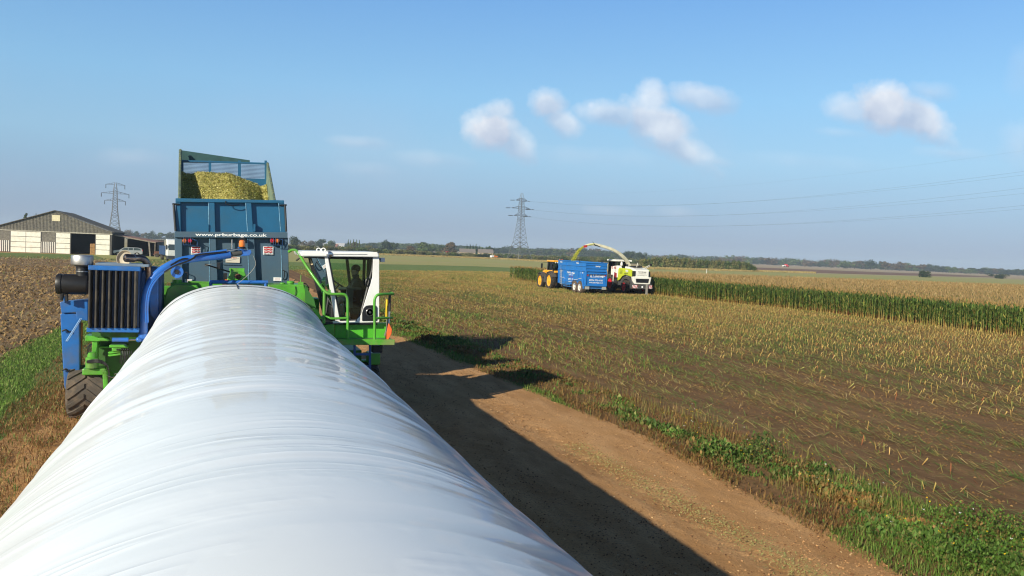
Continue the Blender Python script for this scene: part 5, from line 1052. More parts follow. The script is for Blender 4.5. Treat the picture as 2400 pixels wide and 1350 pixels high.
    # load inside
    n1_ = 26; xs = np.linspace(-hw+.1, hw-.1, n1_); yv = np.linspace(.1, Ln-.1, 60); XX, YV = np.meshgrid(xs, yv); ZZ = zt-.55+.4*np.exp(-((YV-5)/1.8)**2)*np.cos(XX/hw*1.3)+.1*fbm(XX*3, YV*3, 3, 7)
    ii = np.arange(59*(n1_-1)); rr = ii//(n1_-1); cc_ = ii % (n1_-1); aa = rr*n1_+cc_
    o = np_mesh('chopped_maize', np.stack([XX.ravel(), YV.ravel(), ZZ.ravel()], 1), [np.stack([aa, aa+1, aa+n1_+1, aa+n1_], 1)], choppm, smooth=True); o.location = (cx_, 80.3, 0); tag(o, 'chopped maize lying inside the bright blue trailer in the field', 'chopped maize', kind='stuff')
    return r
ftr = field_trailer()

# ================================================================== ORANGE TRACTOR
tor = mat('orange_tractor_paint', (.88, .40, .02), .35, coat=.4, dirt=(.4, .25, .08), damt=.2)
dgrey = mat('dark_grey_paint', (.06, .06, .06), .5, var=.2, dirt=(.18, .14, .10), damt=.4)
def tractor():
    global ORG
    yr = 90.4; xc = q(1288.5, 672, yr)[0]+1.15
    r = thing('tractor', 'orange and grey tractor with orange wheel rims pulling the bright blue trailer', 'tractor', (xc, yr, 0)); ORG = np.zeros(3)
    Rw = .98
    for s_ in (-1, 1):
        wheel(r, (s_*1.05, 0, Rw), Rw, .62, .64, tor, rubber, 20, s_, .05); wheel(r, (s_*1.02, 3.1, .86), .86, .55, .58, tor, rubber, 20, s_, .04)
        m_ = MB(); m_.prism([(s_*.72, -1.0, 1.45), (s_*.72, -.75, 1.95), (s_*.72, -.1, 2.12), (s_*.72, .7, 1.95), (s_*.72, 1.15, 1.4), (s_*.72, 1.05, 1.35), (s_*.72, .65, 1.88), (s_*.72, -.1, 2.05), (s_*.72, -.7, 1.88), (s_*.72, -.92, 1.42)], (s_*.62, 0, 0)); m_.prism([(s_*.72, 2.2, 1.35), (s_*.72, 2.5, 1.8), (s_*.72, 3.2, 1.9), (s_*.72, 3.9, 1.7), (s_*.72, 3.9, 1.64), (s_*.72, 3.2, 1.83), (s_*.72, 2.55, 1.73), (s_*.72, 2.28, 1.35)], (s_*.58, 0, 0)); m_.build('mudguard', dgrey, r, bevel=.02)
        m_ = MB(); m_.box((s_*.85, 1.25, .75), (s_*1.2, 1.95, 1.45)); m_.build('fuel_tank', dgrey, r, bevel=.05)
    m_ = MB(); m_.box((-.5, -1.2, .8), (.5, 3.9, 1.5)); m_.box((-.25, -1.6, .6), (.25, -1.2, .9)); m_.build('chassis', dgrey, r, bevel=.03)
    m_ = MB(); m_.prism([(-.5, 1.9, 1.5), (-.5, 1.9, 2.35), (-.5, 3.6, 2.15), (-.5, 4.25, 1.95), (-.5, 4.3, 1.35), (-.5, 3.9, 1.2)], (1.0, 0, 0)); m_.build('bonnet', tor, r, bevel=.05, bseg=3)
    m_ = MB(); m_.box((-.85, .1, 1.95), (.85, 1.9, 2.2)); m_.box((-1.0, -1.1, 1.95), (1.0, -.7, 2.18)); m_.box((-1.15, 1.8, 1.9), (-.85, 2.35, 2.2)); m_.build('cab_base', tor, r, bevel=.04)
    cb_ = MB(); 
    for x, y in ((-.85, .0), (-.85, 1.85), (.85, 0), (.85, 1.85), (-.85, .9)): cb_ = MB(); cb_.bar((x, y, 2.15), (x*.93, y*.97+.02, 3.18), .08, .08); cb_.build('cab_pillar', black, r)
    m_ = MB(); m_.prism([(-.83, .03, 2.2), (-.83, 1.83, 2.2), (-.78, 1.8, 3.18), (-.78, .05, 3.18)], (.01, 0, 0)); m_.prism([(.83, .03, 2.2), (.83, 1.83, 2.2), (.78, 1.8, 3.18), (.78, .05, 3.18)], (-.01, 0, 0)); m_.prism([(-.83, .0, 2.2), (.83, 0, 2.2), (.78, .03, 3.18), (-.78, .03, 3.18)], (0, .01, 0)); m_.prism([(-.83, 1.86, 2.2), (.83, 1.86, 2.2), (.78, 1.83, 3.18), (-.78, 1.83, 3.18)], (0, -.01, 0)); m_.build('cab_glass', darkglass, r)
    m_ = MB(); m_.box((-.25, .4, 2.0), (.25, .95, 2.6)); m_.box((-.25, .35, 2.5), (.25, .5, 3.0)); m_.build('seat', black, r, bevel=.05)
    m_ = MB(); m_.box((-.9, -.1, 3.18), (.9, 1.95, 3.38)); ro = m_.build('cab_roof', tor, r, bevel=.06, bseg=3)
    m_ = MB(); 
    for x in (-.6, -.35, .45): m_.cyl((x, -.1, 3.12), (x, -.17, 3.12), .07, n=12)
    m_.build('work_lamp', MATS['lamp_glass'], ro)
    for x in (.05, .35):
        m_ = MB(); m_.lathe([(.06, 0), (.065, .1), (.03, .15)], (x, .2, 3.38)); m_.build('beacon', mat('orange_red_lens', (.8, .12, .02), .3), ro, smooth=True)
    for s_ in (-1, 1):
        m_ = MB(); m_.tube([(s_*.85, 1.8, 3.1), (s_*1.5, 1.95, 3.1)], .025); ma = m_.build('mirror_arm', black, r); m_ = MB(); m_.box((s_*1.4, 1.9, 2.35), (s_*1.62, 2.0, 2.95)); m_.build('mirror', black, ma, bevel=.03)
    m_ = MB(); m_.tube([(.55, 2.2, 2.2), (.55, 2.2, 3.1)], .06); m_.build('exhaust_pipe', dgrey, r)
tractor()

# ================================================================== FORAGE HARVESTER
lime = mat('lime_green_paint', (.50, .58, .02), .35, coat=.3, dirt=(.35, .36, .1), damt=.3)
hwhite = mat('harvester_white', (.80, .79, .72), .38, coat=.3, dirt=(.55, .48, .36), dscale=1.5, damt=.35)
credm = mat('dark_red_rim', (.62, .015, .03), .4)
def harvester():
    global ORG
    yh = 83.; x0, x1 = q(1484, 690, yh)[0], q(1519.5, 690, yh)[0]; xc = (x0+x1)/2+.05; hw = 1.2
    O = A([xc, yh, 0]); r = thing('forage_harvester', 'white and lime green forage harvester with long curved spout cutting the maize', 'forage harvester', tuple(O)); ORG = np.zeros(3)
    # rear hood
    m_ = MB(); m_.prism([(-.92, -.0, 1.85), (-.88, .0, 2.72), (-.88, .5, 2.88), (-.88, 2.6, 3.08), (-.92, 2.6, 1.85)], (1.8, 0, 0)); m_.build('engine_hood', hwhite, r, bevel=.10, bseg=3)
    m_ = MB(); m_.prism([(-.98, -.10, 1.15), (.98, -.10, 1.15), (1.15, -.10, 1.95), (-1.15, -.10, 1.95)], (0, .5, 0)); rg = m_.build('rear_panel', hwhite, r, bevel=.05)
    m_ = MB(); m_.prism([(-.75, -.13, 1.32), (.75, -.13, 1.32), (.82, -.13, 1.76), (-.82, -.13, 1.76)], (0, .04, 0)); m_.build('rear_grille', black, rg, bevel=.01)
    m_ = MB(); m_.box((-1.02, -.02, 2.0), (-.80, .3, 2.6)); m_.build('tail_vent', black, r, bevel=.03); m_ = MB(); m_.box((.80, -.02, 2.0), (1.02, .3, 2.6)); m_.build('tail_vent', black, r, bevel=.03)
    text('P & R Burbage', .14, (0, -.012, 2.45), blackp, r, 'lettering', sx=.85); text('07774 773 410', .10, (0, -.012, 2.27), mat('grey_print', (.3, .3, .3), .6), r, 'lettering'); text('www.prburbage.co.uk', .09, (0, -.012, 2.1), MATS['grey_print'], r, 'lettering')
    # side panels
    for s_ in (-1, 1):
        x = s_*(hw-.02)
        m_ = MB(); pts = [(.35, 1.95), (.35, 2.7), (.9, 2.82), (3.4, 2.85), (3.65, 2.65), (3.75, 1.35), (3.2, 1.5), (2.6, 1.9), (1.8, 2.12)]; m_.prism([(x, a, b) for a, b in pts], (-s_*.12, 0, 0)); sp2 = m_.build('side_panel', lime, r, bevel=.03)
        m_ = MB()
        for k in range(5):
            for j in range(4): m_.box((x+s_*.004, 2.55+k*.14, 2.15+j*.14), (x+s_*.012, 2.62+k*.14, 2.22+j*.14))
        m_.build('side_vent', black, sp2)
        m_ = MB(); m_.prism([(x-s_*.02, a, b) for a, b in ((3.7, 1.7), (3.62, 2.8), (3.9, 3.1), (5.6, 2.95), (5.6, 1.9), (4.9, 1.7))], (-s_*.5, 0, 0)); m_.build('front_panel', hwhite, r, bevel=.05)
        m_ = MB(); m_.prism([(x-s_*.01, a, b) for a, b in ((4.0, 1.7), (4.6, 1.7), (4.6, 2.3), (4.0, 2.2))], (s_*.03, 0, 0)); m_.build('red_sticker', mat('dark_red_sticker', (.3, .02, .03), .5), r)
        m_ = MB(); 
        pf = [(2.95, 1.1), (2.85, 1.5), (2.3, 1.85), (1.6, 1.95), (.9, 1.85), (.3, 1.5), (-.1, 1.2), (-.1, .95), (.3, 1.1), (.75, 1.45), (1.3, 1.62), (1.9, 1.62), (2.35, 1.42), (2.6, 1.1)]; m_.prism([(x, a, b) for a, b in pf], (-s_*.35, 0, 0)); m_.build('wheel_arch', dgrey, r, bevel=.02)
        wheel(r, (s_*1.22, 1.55, .75), .75, .5, .46, credm, rubber, 18, s_, .03); wheel(r, (s_*1.2, 5.1, .98), .98, .7, .58, credm, rubber, 20, s_, .05)
        # ladder and rail
        m_ = MB(); m_.bar((s_*1.55, 5.9, 2.0), (s_*1.5, 5.9, 3.2), .05, .05); m_.bar((s_*1.55, 6.6, 2.0), (s_*1.5, 6.6, 3.2), .05, .05); m_.bar((s_*1.5, 5.9, 3.2), (s_*1.5, 6.6, 3.2), .05, .05); m_.bar((s_*1.5, 5.9, 2.6), (s_*1.5, 6.6, 2.6), .04, .04)
        m_.bar((s_*1.6, 4.0, .9), (s_*1.45, 4.3, 3.0), .06, .06); m_.build('handrail', hwhite, r)
        m_ = MB(); m_.box((s_*1.0, 5.5, 1.95), (s_*1.65, 6.8, 2.03)); m_.build('platform', dgrey, r)
    text('CLAAS', .26, (-hw-.03, 4.75, 2.72), redp, r, 'lettering', sx=1.1, bold=.02, rz=R_(-90)); text('980', .26, (-hw-.03, 1.35, 2.42), whitep, r, 'lettering', sx=1.2, bold=.02, rz=R_(-90)); text('JAGUAR', .13, (-hw-.03, 1.55, 2.2), blackp, r, 'lettering', sx=1.3, bold=.01, rz=R_(-90))
    # chassis, rear bumper, warning boards, hitch
    m_ = MB(); m_.box((-.9, .5, .8), (.9, 6.2, 1.9)); m_.box((-1.25, -.15, .62), (1.25, .5, 1.12)); m_.box((-.6, 5.5, .5), (.6, 7.5, 1.5)); m_.build('chassis', dgrey, r, bevel=.03)
    for s_ in (-1, 1):
        m_ = MB(); m_.box((s_*.62, -.19, .70), (s_*1.22, -.155, 1.05)); wb = m_.build('warning_board', whitep, r)
        m_ = MB()
        for k in range(4):
            x = s_*.92-.34+k*.16; m_.prism([(x, -.197, .70), (x+.075, -.197, .70), (x+.075+.12, -.197, 1.05), (x+.12, -.197, 1.05)], (0, .006, 0))
        m_.build('red_stripes', redp, wb)
    m_ = MB(); m_.lathe([(.11, 0), (.11, .02)], (-.0, -.17, .85), (0, -1, 0), 20); m_.build('speed_disc', whitep, r)
    m_ = MB(); m_.box((.42, -.35, .05), (.62, -.18, 1.15)); m_.box((.38, -.4, .0), (.66, -.15, .12)); m_.build('tow_hitch', mat('hitch_grey', (.25, .24, .22), .5), r, bevel=.01)
    # cab
    m_ = MB(); 
    for x, y in ((-1.0, 4.9), (1.0, 4.9), (-1.0, 6.6), (1.0, 6.6)): m_ = MB(); m_.bar((x, y, 2.0), (x*.96, y, 3.55), .08, .08); m_.build('cab_pillar', black, r)
    m_ = MB(); m_.box((-.98, 4.93, 2.05), (-.97, 6.58, 3.52)); m_.box((.97, 4.93, 2.05), (.98, 6.58, 3.52)); m_.box((-.95, 4.9, 2.6), (.95, 4.91, 3.52)); m_.box((-.95, 6.6, 2.05), (.95, 6.61, 3.52)); m_.build('cab_glass', darkglass, r)
    m_ = MB(); m_.box((-1.12, 4.7, 3.55), (1.12, 6.9, 3.78)); m_.build('cab_roof', hwhite, r, bevel=.07, bseg=3)
    m_ = MB(); m_.box((-.3, 5.5, 2.0), (.3, 6.0, 2.6)); m_.box((-.3, 5.45, 2.5), (.3, 5.6, 3.2)); m_.build('seat', black, r, bevel=.05)
    for s_ in (-1, 1):
        m_ = MB(); m_.tube([(s_*1.05, 6.7, 3.6), (s_*1.75, 6.8, 3.5)], .03); ma = m_.build('mirror_arm', black, r); m_ = MB(); m_.box((s_*1.62, 6.75, 2.75), (s_*1.92, 6.85, 3.4)); m_.build('mirror', black, ma, bevel=.03)
    m_ = MB(); m_.lathe([(.05, 0), (.12, .05), (.16, .2), (.1, .42), (.04, .5)], (-.35, 4.5, 3.05), (0, 0, 1), 14); m_.build('white_tank', hwhite, r, smooth=True)
    # spout: turret behind the cab, arching over to the trailer at the left
    Yt = yh+4.3
    P = [q(1477, 640, Yt), q(1475, 625, Yt), q(1469, 612, Yt-.1), q(1457, 599, Yt-.3), q(1440, 587.5, Yt-.4), q(1420, 579.5, Yt-.4), q(1398, 573.8, Yt-.4), q(1384, 572.8, Yt-.4), q(1372, 576.0, Yt-.4)]
    P = spline([p-O for p in P], 5); nP = len(P); W2 = np.interp(np.arange(nP), [0, nP*.5, nP-1], [.23, .19, .15])
    m_ = MB(); vs = []
    for i_ in range(nP):
        t_ = P[min(i_+1, nP-1)]-P[max(i_-1, 0)]; t_ /= np.linalg.norm(t_); up_ = np.cross(t_, (0, 1., 0)); up_ /= np.linalg.norm(up_); w2 = W2[i_]
        for sx2, su in ((-1, -1), (1, -1), (1, 1), (-1, 1)): vs.append(P[i_]+A([0, 1, 0])*sx2*w2*.8+up_*su*w2*.85)
    fs = [(i_*4+k, i_*4+(k+1) % 4, i_*4+4+(k+1) % 4, i_*4+4+k) for i_ in range(nP-1) for k in range(4)]+[(3, 2, 1, 0), (nP*4-4, nP*4-3, nP*4-2, nP*4-1)]
    m_.add(vs, fs); spo = m_.build('spout', mat('cream_spout', (.66, .62, .45), .4, var=.1, dirt=(.4, .36, .2), damt=.3), r, bevel=.03)
    m_ = MB(); e1 = P[-1]; e2 = q(1367, 578.5, Yt-.4)-O; m_.bar(P[-9]+A([0, 0, .1]), e1, .36, .08); m_.bar(e1, e2, .36, .08); m_.build('deflector', mat('deflector_lime', (.55, .55, .15), .5), spo)
    m_ = MB(); m_.bar(q(1368, 578, Yt-.65)-O, q(1376, 576.8, Yt-.65)-O, .08, .26); m_.build('red_reflector', redp, spo)
    m_ = MB(); c = q(1391, 570.5, Yt-.5)-O; m_.bar(c, c+A([.25, 0, -.25]), .12, .12); m_.tube([c, c+A([-.1, 0, .2])], .03); m_.tube([q(1396, 574, Yt-.65)-O, q(1407, 579, Yt-.65)-O], .05); m_.build('spout_camera', black, spo)
    m_ = MB(); m_.lathe([(.45, 0), (.45, .15), (.32, .2), (.30, .45)], P[0]-A([0, 0, .25]), (0, 0, 1), 20); m_.build('turret', hwhite, r, smooth=True)
    # engine-deck details
    m_ = MB(); m_.box((-.5, 1.2, 3.0), (.6, 2.2, 3.15)); m_.lathe([(.12, 0), (.12, .3)], (-.75, 2.4, 3.0), (.3, -.3, 1), 14); m_.tube([(.7, 2.2, 3.0), (.75, 2.3, 3.35)], .04); m_.build('air_intake', black, r)
    m_ = MB(); m_.tube([(.6, .8, 2.9), (1.6, 1.2, 3.35)], .035); m_.tube([(.8, .8, 2.85), (1.7, 1.2, 3.28)], .025); m_.tube([(-.1, 1.2, 3.0), (-.0, 1.2, 3.5)], .03); m_.build('rear_pole', hwhite, r); m_ = MB(); m_.box((1.5, 1.1, 3.22), (1.8, 1.3, 3.45)); m_.build('work_lamp', black, r, bevel=.03)
    # maize header at the front
    m_ = MB(); m_.box((-3.0, 7.4, .35), (3.0, 7.9, 1.6)); 
    for k in range(8): m_.prism([(-2.9+k*.78, 7.9, .3), (-2.55+k*.78, 9.3, .15), (-2.3+k*.78, 7.9, .3)], (0, 0, .4))
    m_.build('maize_header', lime, r, bevel=.03)
    # stream of chopped maize
    ORG = np.zeros(3); a = q(1367, 578.5, Yt-.4); b = q(1343.5, 611, Yt-.4); n = 3200; k = RS.rand(n)
    P3 = a+(b-a)*k[:, None]; P3[:, 0] += -.35*np.sin(k*math.pi)*.25+RS.normal(0, .04+.11*k, n); P3[:, 1] += RS.normal(0, .07, n); P3[:, 2] += .35*np.sin(k*math.pi)*.5+RS.normal(0, .05, n)
    s_ = .038; D1 = RS.normal(0, 1, (n, 3)); D1 /= np.linalg.norm(D1, axis=1)[:, None]; D2 = np.cross(D1, RS.normal(0, 1, (n, 3))); D2 /= np.linalg.norm(D2, axis=1)[:, None]
    V = np.stack([P3-D1*s_, P3+D1*s_, P3+D2*s_], 1).reshape(-1, 3); b_ = np.arange(n)*3
    tag(np_mesh('maize_stream', V, [np.stack([b_, b_+1, b_+2], 1)], strawm, np.repeat(pick(n, [(.50, .52, .08), (.38, .42, .07), (.6, .58, .2)], [3, 2, 1]), 3, 0)), 'stream of chopped maize flying from the spout into the blue trailer', 'chopped maize', kind='stuff')
harvester()

# ================================================================== FARM BUILDINGS, VEHICLES (left)
def barn():
    global ORG
    a = q(-14, 587, 188.); b = q(262, 595, 188.); a[2] = 0; b[2] = 0
    Lb = np.linalg.norm(b-a); ang = math.atan2(b[1]-a[1], b[0]-a[0]); ORG = np.zeros(3)
    r = thing('barn', 'wide grey gabled farm barn with white block walls and open doorway', 'barn', tuple(a), ang, setorg=False); ORG = np.zeros(3)
    ua = lambda px: ((px+14)/276)*Lb     # along the gable
    he, hr, D = 4.75, 8.5, 22
    # use exact heights at eaves and ridge
    mt_sheet = mat('grey_asbestos_sheet', (.17, .155, .13), .9, var=.35, vscale=2.5, dirt=(.26, .24, .18), dscale=1.2, damt=.6)
    wmat = mat('whitewashed_block', (.84, .81, .70), .85, var=.06, dirt=(.50, .45, .34), dscale=1.3, damt=.45)
    uc = Lb/2
    m_ = MB(); n_ = 84; z0 = he-.35
    for k in range(n_):    # corrugated gable cladding, one sheet
        x0, x1 = Lb*k/n_, Lb*(k+1)/n_; xm = (x0+x1)/2; h = lambda x: he+(hr-he)*(1-abs(x-uc)/uc)
        m_.prism([(x0, .0, z0), (xm, -.0, z0), (xm, -.0, h(xm)), (x0, 0, h(x0))], (0, .04, 0)); m_.prism([(xm, -.05, z0), (x1, -.05, z0), (x1, -.05, h(x1)), (xm, -.05, h(xm))], (0, .04, 0))
    gb = m_.build('gable_cladding', mt_sheet, r)
    m_ = MB(); m_.box((ua(118), -.12, he+1.75), (ua(137), -.06, he+2.95)); m_.build('gable_hatch', mat('cream_sheet', (.72, .64, .42), .7, var=.1), gb)
    m_ = MB()
    for s_ in (0, 1):
        x0, x1 = (-.4, uc) if s_ == 0 else (uc, Lb+.4); zA = he-.08 if s_ == 0 else hr+.03; zB = hr+.03 if s_ == 0 else he-.08
        m_.prism([(x0, -.35, zA), (x1, -.35, zB), (x1, -.35, zB+.14), (x0, -.35, zA+.14)], (0, D+.7, 0))
    m_.build('roof', mat('grey_barn_roof', (.11, .10, .085), .9, var=.3), r)
    m_ = MB(); m_.box((-.05, -.10, z0-.2), (Lb+.05, .05, z0)); m_.build('lintel', mat('concrete_lintel', (.42, .39, .32), .9, var=.2), r)
    segs = [(-14, 0, 'w'), (0, 22, 'c'), (24, 93, 'w'), (93, 128, 'c'), (128, 161, 'w'), (223, 258, 'w')]
    for x0, x1, k_ in [(-14, 22, 'c'), (23.5, 57.5, 'w'), (58.5, 92, 'w'), (93, 127.5, 'c'), (128, 161, 'w'), (223, 256.5, 'w')]:
        u0, u1 = ua(x0), ua(x1)
        if k_ == 'w':
            m_ = MB()
            hh = (z0-.2)/4
            for j in range(4): m_.box((u0, -.05, j*hh+.05), (u1, .15, (j+1)*hh-.05))
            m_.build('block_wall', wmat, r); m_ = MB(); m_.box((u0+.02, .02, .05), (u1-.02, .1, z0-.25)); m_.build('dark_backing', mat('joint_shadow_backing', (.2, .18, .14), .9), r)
        else:
            m_ = MB(); m_.box((u0, 0.02, z0*.52), (u1, .08, z0-.2)); m_.build('upper_sheet', mt_sheet, r)
            m_ = MB(); nn_ = 8
            for j in range(nn_): m_.box((u0+(u1-u0)*j/nn_, -.02, .1), (u0+(u1-u0)*(j+.55)/nn_, .06, z0*.52))
            m_.build('slatted_boards', mat('white_boards', (.72, .69, .62), .8), r)
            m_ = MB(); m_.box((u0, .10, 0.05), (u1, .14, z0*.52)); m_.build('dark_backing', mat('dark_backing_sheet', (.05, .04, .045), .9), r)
    for px in (22.7, 58, 92.5, 127.8, 161.5, 222.5, 259.5):
        m_ = MB(); m_.box((ua(px)-.12, -.04, 0), (ua(px)+.12, .3, z0-.2)); m_.build('door_post', mat('dark_post', (.12, .11, .10), .9), r)
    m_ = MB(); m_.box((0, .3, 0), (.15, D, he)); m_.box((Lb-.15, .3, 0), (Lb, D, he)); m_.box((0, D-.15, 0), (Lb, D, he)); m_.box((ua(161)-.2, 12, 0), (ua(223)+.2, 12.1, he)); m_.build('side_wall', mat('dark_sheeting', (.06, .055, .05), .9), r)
    # lean-to on the right
    u1 = Lb+8.2; zl2 = 3.0
    m_ = MB(); m_.prism([(Lb+.3, 1.5, he-.55), (u1, 1.5, zl2), (u1, 1.5, zl2+.12), (Lb+.3, 1.5, he-.43)], (0, 24, 0)); m_.build('lean_to_roof', mat('rusty_tin_roof', (.26, .14, .105), .8, var=.35, vscale=3), r)
    m_ = MB(); m_.bar((Lb+.3, 1.4, he-.6), (u1, 1.4, zl2-.1), .12, .2); m_.bar((u1-1.1, 1.6, 0), (u1-1.4, 1.6, zl2+.2), .28, .28); m_.build('lean_to_frame', MATS.get('weathered_timber') or mat('weathered_timber', (.24, .21, .17), .9, var=.2), r); m_ = MB(); m_.bar((u1-.2, 1.6, 0), (u1-.2, 1.6, zl2), .15, .15); m_.build('lean_to_post', mat('weathered_timber', (.24, .21, .17), .9, var=.2), r)
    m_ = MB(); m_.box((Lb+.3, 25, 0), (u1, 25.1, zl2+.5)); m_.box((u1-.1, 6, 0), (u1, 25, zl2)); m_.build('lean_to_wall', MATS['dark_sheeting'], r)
    ca, sa = math.cos(ang), math.sin(ang); Wd = lambda u_, v_, z_=0: A([a[0]+u_*ca-v_*sa, a[1]+u_*sa+v_*ca, z_])
    # straw bales stacked in the doorway
    c = Wd(ua(213), .9)
    for j in range(3):
        for i_ in range(2):
            p = Wd(ua(212)+.45, 1.5+i_*2.45, j*.75)
            t = thing('straw_bale', ('bottom', 'middle', 'top')[j]+(' straw bale of the front stack in the barn doorway', ' straw bale of the rear stack inside the barn doorway')[i_], 'straw bale', tuple(p), ang, 'straw bales in the barn doorway', setorg=False)
            m_ = MB(); m_.box((-.72, -1.15, .01), (.72, 1.15, .74)); m_.build('bale', mat('golden_straw', (.34, .19, .07), .9, var=.4, vscale=4, bump=.03, bscale=12), t, bevel=.06)
            m_ = MB(); 
            for xx in (-.4, 0, .4): m_.box((xx-.012, -1.16, .0), (xx+.012, 1.16, .75))
            m_.build('baling_twine', rust, t)
    return a, ang, Wd, Lb
ba, bang, BW, BL = barn()
def car():
    p = q(300, 598.5, 190.); p[2] = 0; r = thing('estate_car', 'silver estate car parked in front of the dark open lean-to', 'car', tuple(p), bang+R_(3), setorg=False)
    sv = mat('silver_car_paint', (.50, .52, .53), .3, .5, coat=.5, dirt=(.3, .27, .22), damt=.4)
    hw = .95; Lc = 5.6
    prof = [(-2.75, .45), (-2.8, .85), (-2.65, 1.08), (-1.45, 1.22), (-.85, 1.66), (-.2, 1.78), (1.9, 1.76), (2.6, 1.60), (2.8, 1.1), (2.78, .45), (2.3, .38), (2.15, .62), (1.75, .78), (1.35, .62), (1.2, .38), (-1.3, .38), (-1.45, .62), (-1.85, .78), (-2.25, .62), (-2.4, .38)]
    m_ = MB(); m_.prism([(x, -hw, z) for x, z in prof], (0, 2*hw, 0)); bd = m_.build('body', sv, r, bevel=.06, bseg=3)
    for pts in ([(-1.25, 1.22), (-.78, 1.58), (-.25, 1.68), (.0, 1.68), (.0, 1.2)], [(.1, 1.2), (.1, 1.68), (.95, 1.68), (.95, 1.2)], [(1.1, 1.2), (1.1, 1.68), (1.85, 1.67), (2.35, 1.52), (2.45, 1.2)]):
        for s_ in (-1, 1):
            m_ = MB(); m_.prism([(x, s_*(hw+.004), z) for x, z in pts], (0, -s_*.02, 0)); m_.build('side_window', mat('car_glass', (.05, .07, .08), .08, coat=.5), bd)
    m_ = MB(); m_.prism([(-1.44, -.8, 1.235), (-.87, -.78, 1.665), (-.87, .78, 1.665), (-1.44, .8, 1.235)], (-.012, 0, .012)); m_.build('windscreen', MATS['car_glass'], bd)
    global ORG; ORG = np.zeros(3)
    for x in (-1.85, 1.75):
        for s_ in (-1, 1):
            w_ = MB(); w_.lathe([(.2, -.1), (.36, -.11), (.38, -.08), (.38, .08), (.36, .11), (.2, .1)], (x, s_*.82, .38), (0, 1, 0), 24); wo_ = w_.build('wheel', rubber, r, smooth=True); w_ = MB(); w_.lathe([(.22, 0), (.2, .012), (.05, .02)], (x, s_*.92, .38), (0, s_, 0), 20); w_.build('rim', silver, wo_)
    for s_ in (-1, 1):
        m_ = MB(); m_.box((-2.82, s_*.55, .82), (-2.68, s_*.9, .98)); m_.build('headlight', MATS['lamp_glass'], bd); m_ = MB(); m_.box((2.7, s_*.75, 1.0), (2.81, s_*.93, 1.35)); m_.build('tail_lamp', redlamp, bd)
ORG = np.zeros(3); car()
def lorry():
    p = q(409, 604, 160.); p[2] = 0; ORG0 = ORG; r = thing('lorry', 'white lorry cab showing just left of the dark blue tipping trailer', 'lorry', tuple(p), R_(12), setorg=False)
    m_ = MB(); m_.prism([(-1.2, 0, .9), (-1.2, -.1, 1.9), (-1.2, .25, 3.0), (-1.2, .6, 3.75), (-1.2, 2.1, 3.9), (-1.2, 2.2, .9)], (2.4, 0, 0)); cb = m_.build('cab', white, r, bevel=.08, bseg=3)
    m_ = MB(); m_.prism([(-1.05, -.12, 1.95), (1.05, -.12, 1.95), (1.0, .22, 2.95), (-1.0, .22, 2.95)], (0, .05, .0)); m_.build('windscreen', MATS['car_glass'], cb)
    for s_ in (-1, 1): m_ = MB(); m_.box((s_*1.19, .35, 1.95), (s_*1.215, 1.3, 2.85)); m_.build('side_window', MATS['car_glass'], cb); m_ = MB(); m_.box((s_*1.3, -.1, 2.1), (s_*1.45, .1, 2.85)); m_.build('mirror', black, cb)
    m_ = MB(); m_.box((-1.2, -.05, .35), (1.2, .4, .9)); m_.build('bumper', mat('dark_bumper', (.04, .045, .06), .6), r, bevel=.05); m_ = MB(); m_.box((-.5, .4, .6), (.5, 9, .95)); m_.box((-1.25, 2.6, 1.0), (1.25, 9.5, 2.6)); m_.build('load_body', dblue, r)
    for y in (1.2, 6.5, 7.8):
        for s_ in (-1, 1): w_ = MB(); w_.lathe([(.25, -.14), (.5, -.15), (.52, 0), (.5, .15), (.25, .14)], (s_*1.02, y, .52), (1, 0, 0), 22); w_.build('wheel', rubber, r, smooth=True)
ORG = np.zeros(3); lorry()
def dark_cart():
    p = q(376, 598.0, 185.); p[2] = 0; r = thing('farm_implement', 'low dark farm implement standing beside the right end of the lean-to', 'farm implement', tuple(p), bang, setorg=False)
    m_ = MB(); m_.box((-1.4, -.6, .5), (1.0, .6, .65)); m_.box((-1.2, -.5, .65), (.7, .5, 1.25)); m_.bar((.9, 0, .5), (2.4, 0, .35), .12, .12); m_.build('frame', rust, r, bevel=.03)
    for y in (-.65, .65): m_ = MB(); m_.lathe([(.1, -.1), (.38, -.1), (.4, 0), (.38, .1), (.1, .1)], (-.6, y, .4), (0, 1, 0), 18); m_.build('wheel', rubber, r, smooth=True)
    m_ = MB(); 
    for k in range(7): m_.tube(spline([(-1.5+k*.5, .2, .65), (-1.5+k*.5, 0, 1.1), (-1.5+k*.5, -.4, 1.3)]), .03, 5)
    m_.build('tine', black, r)
dark_cart()
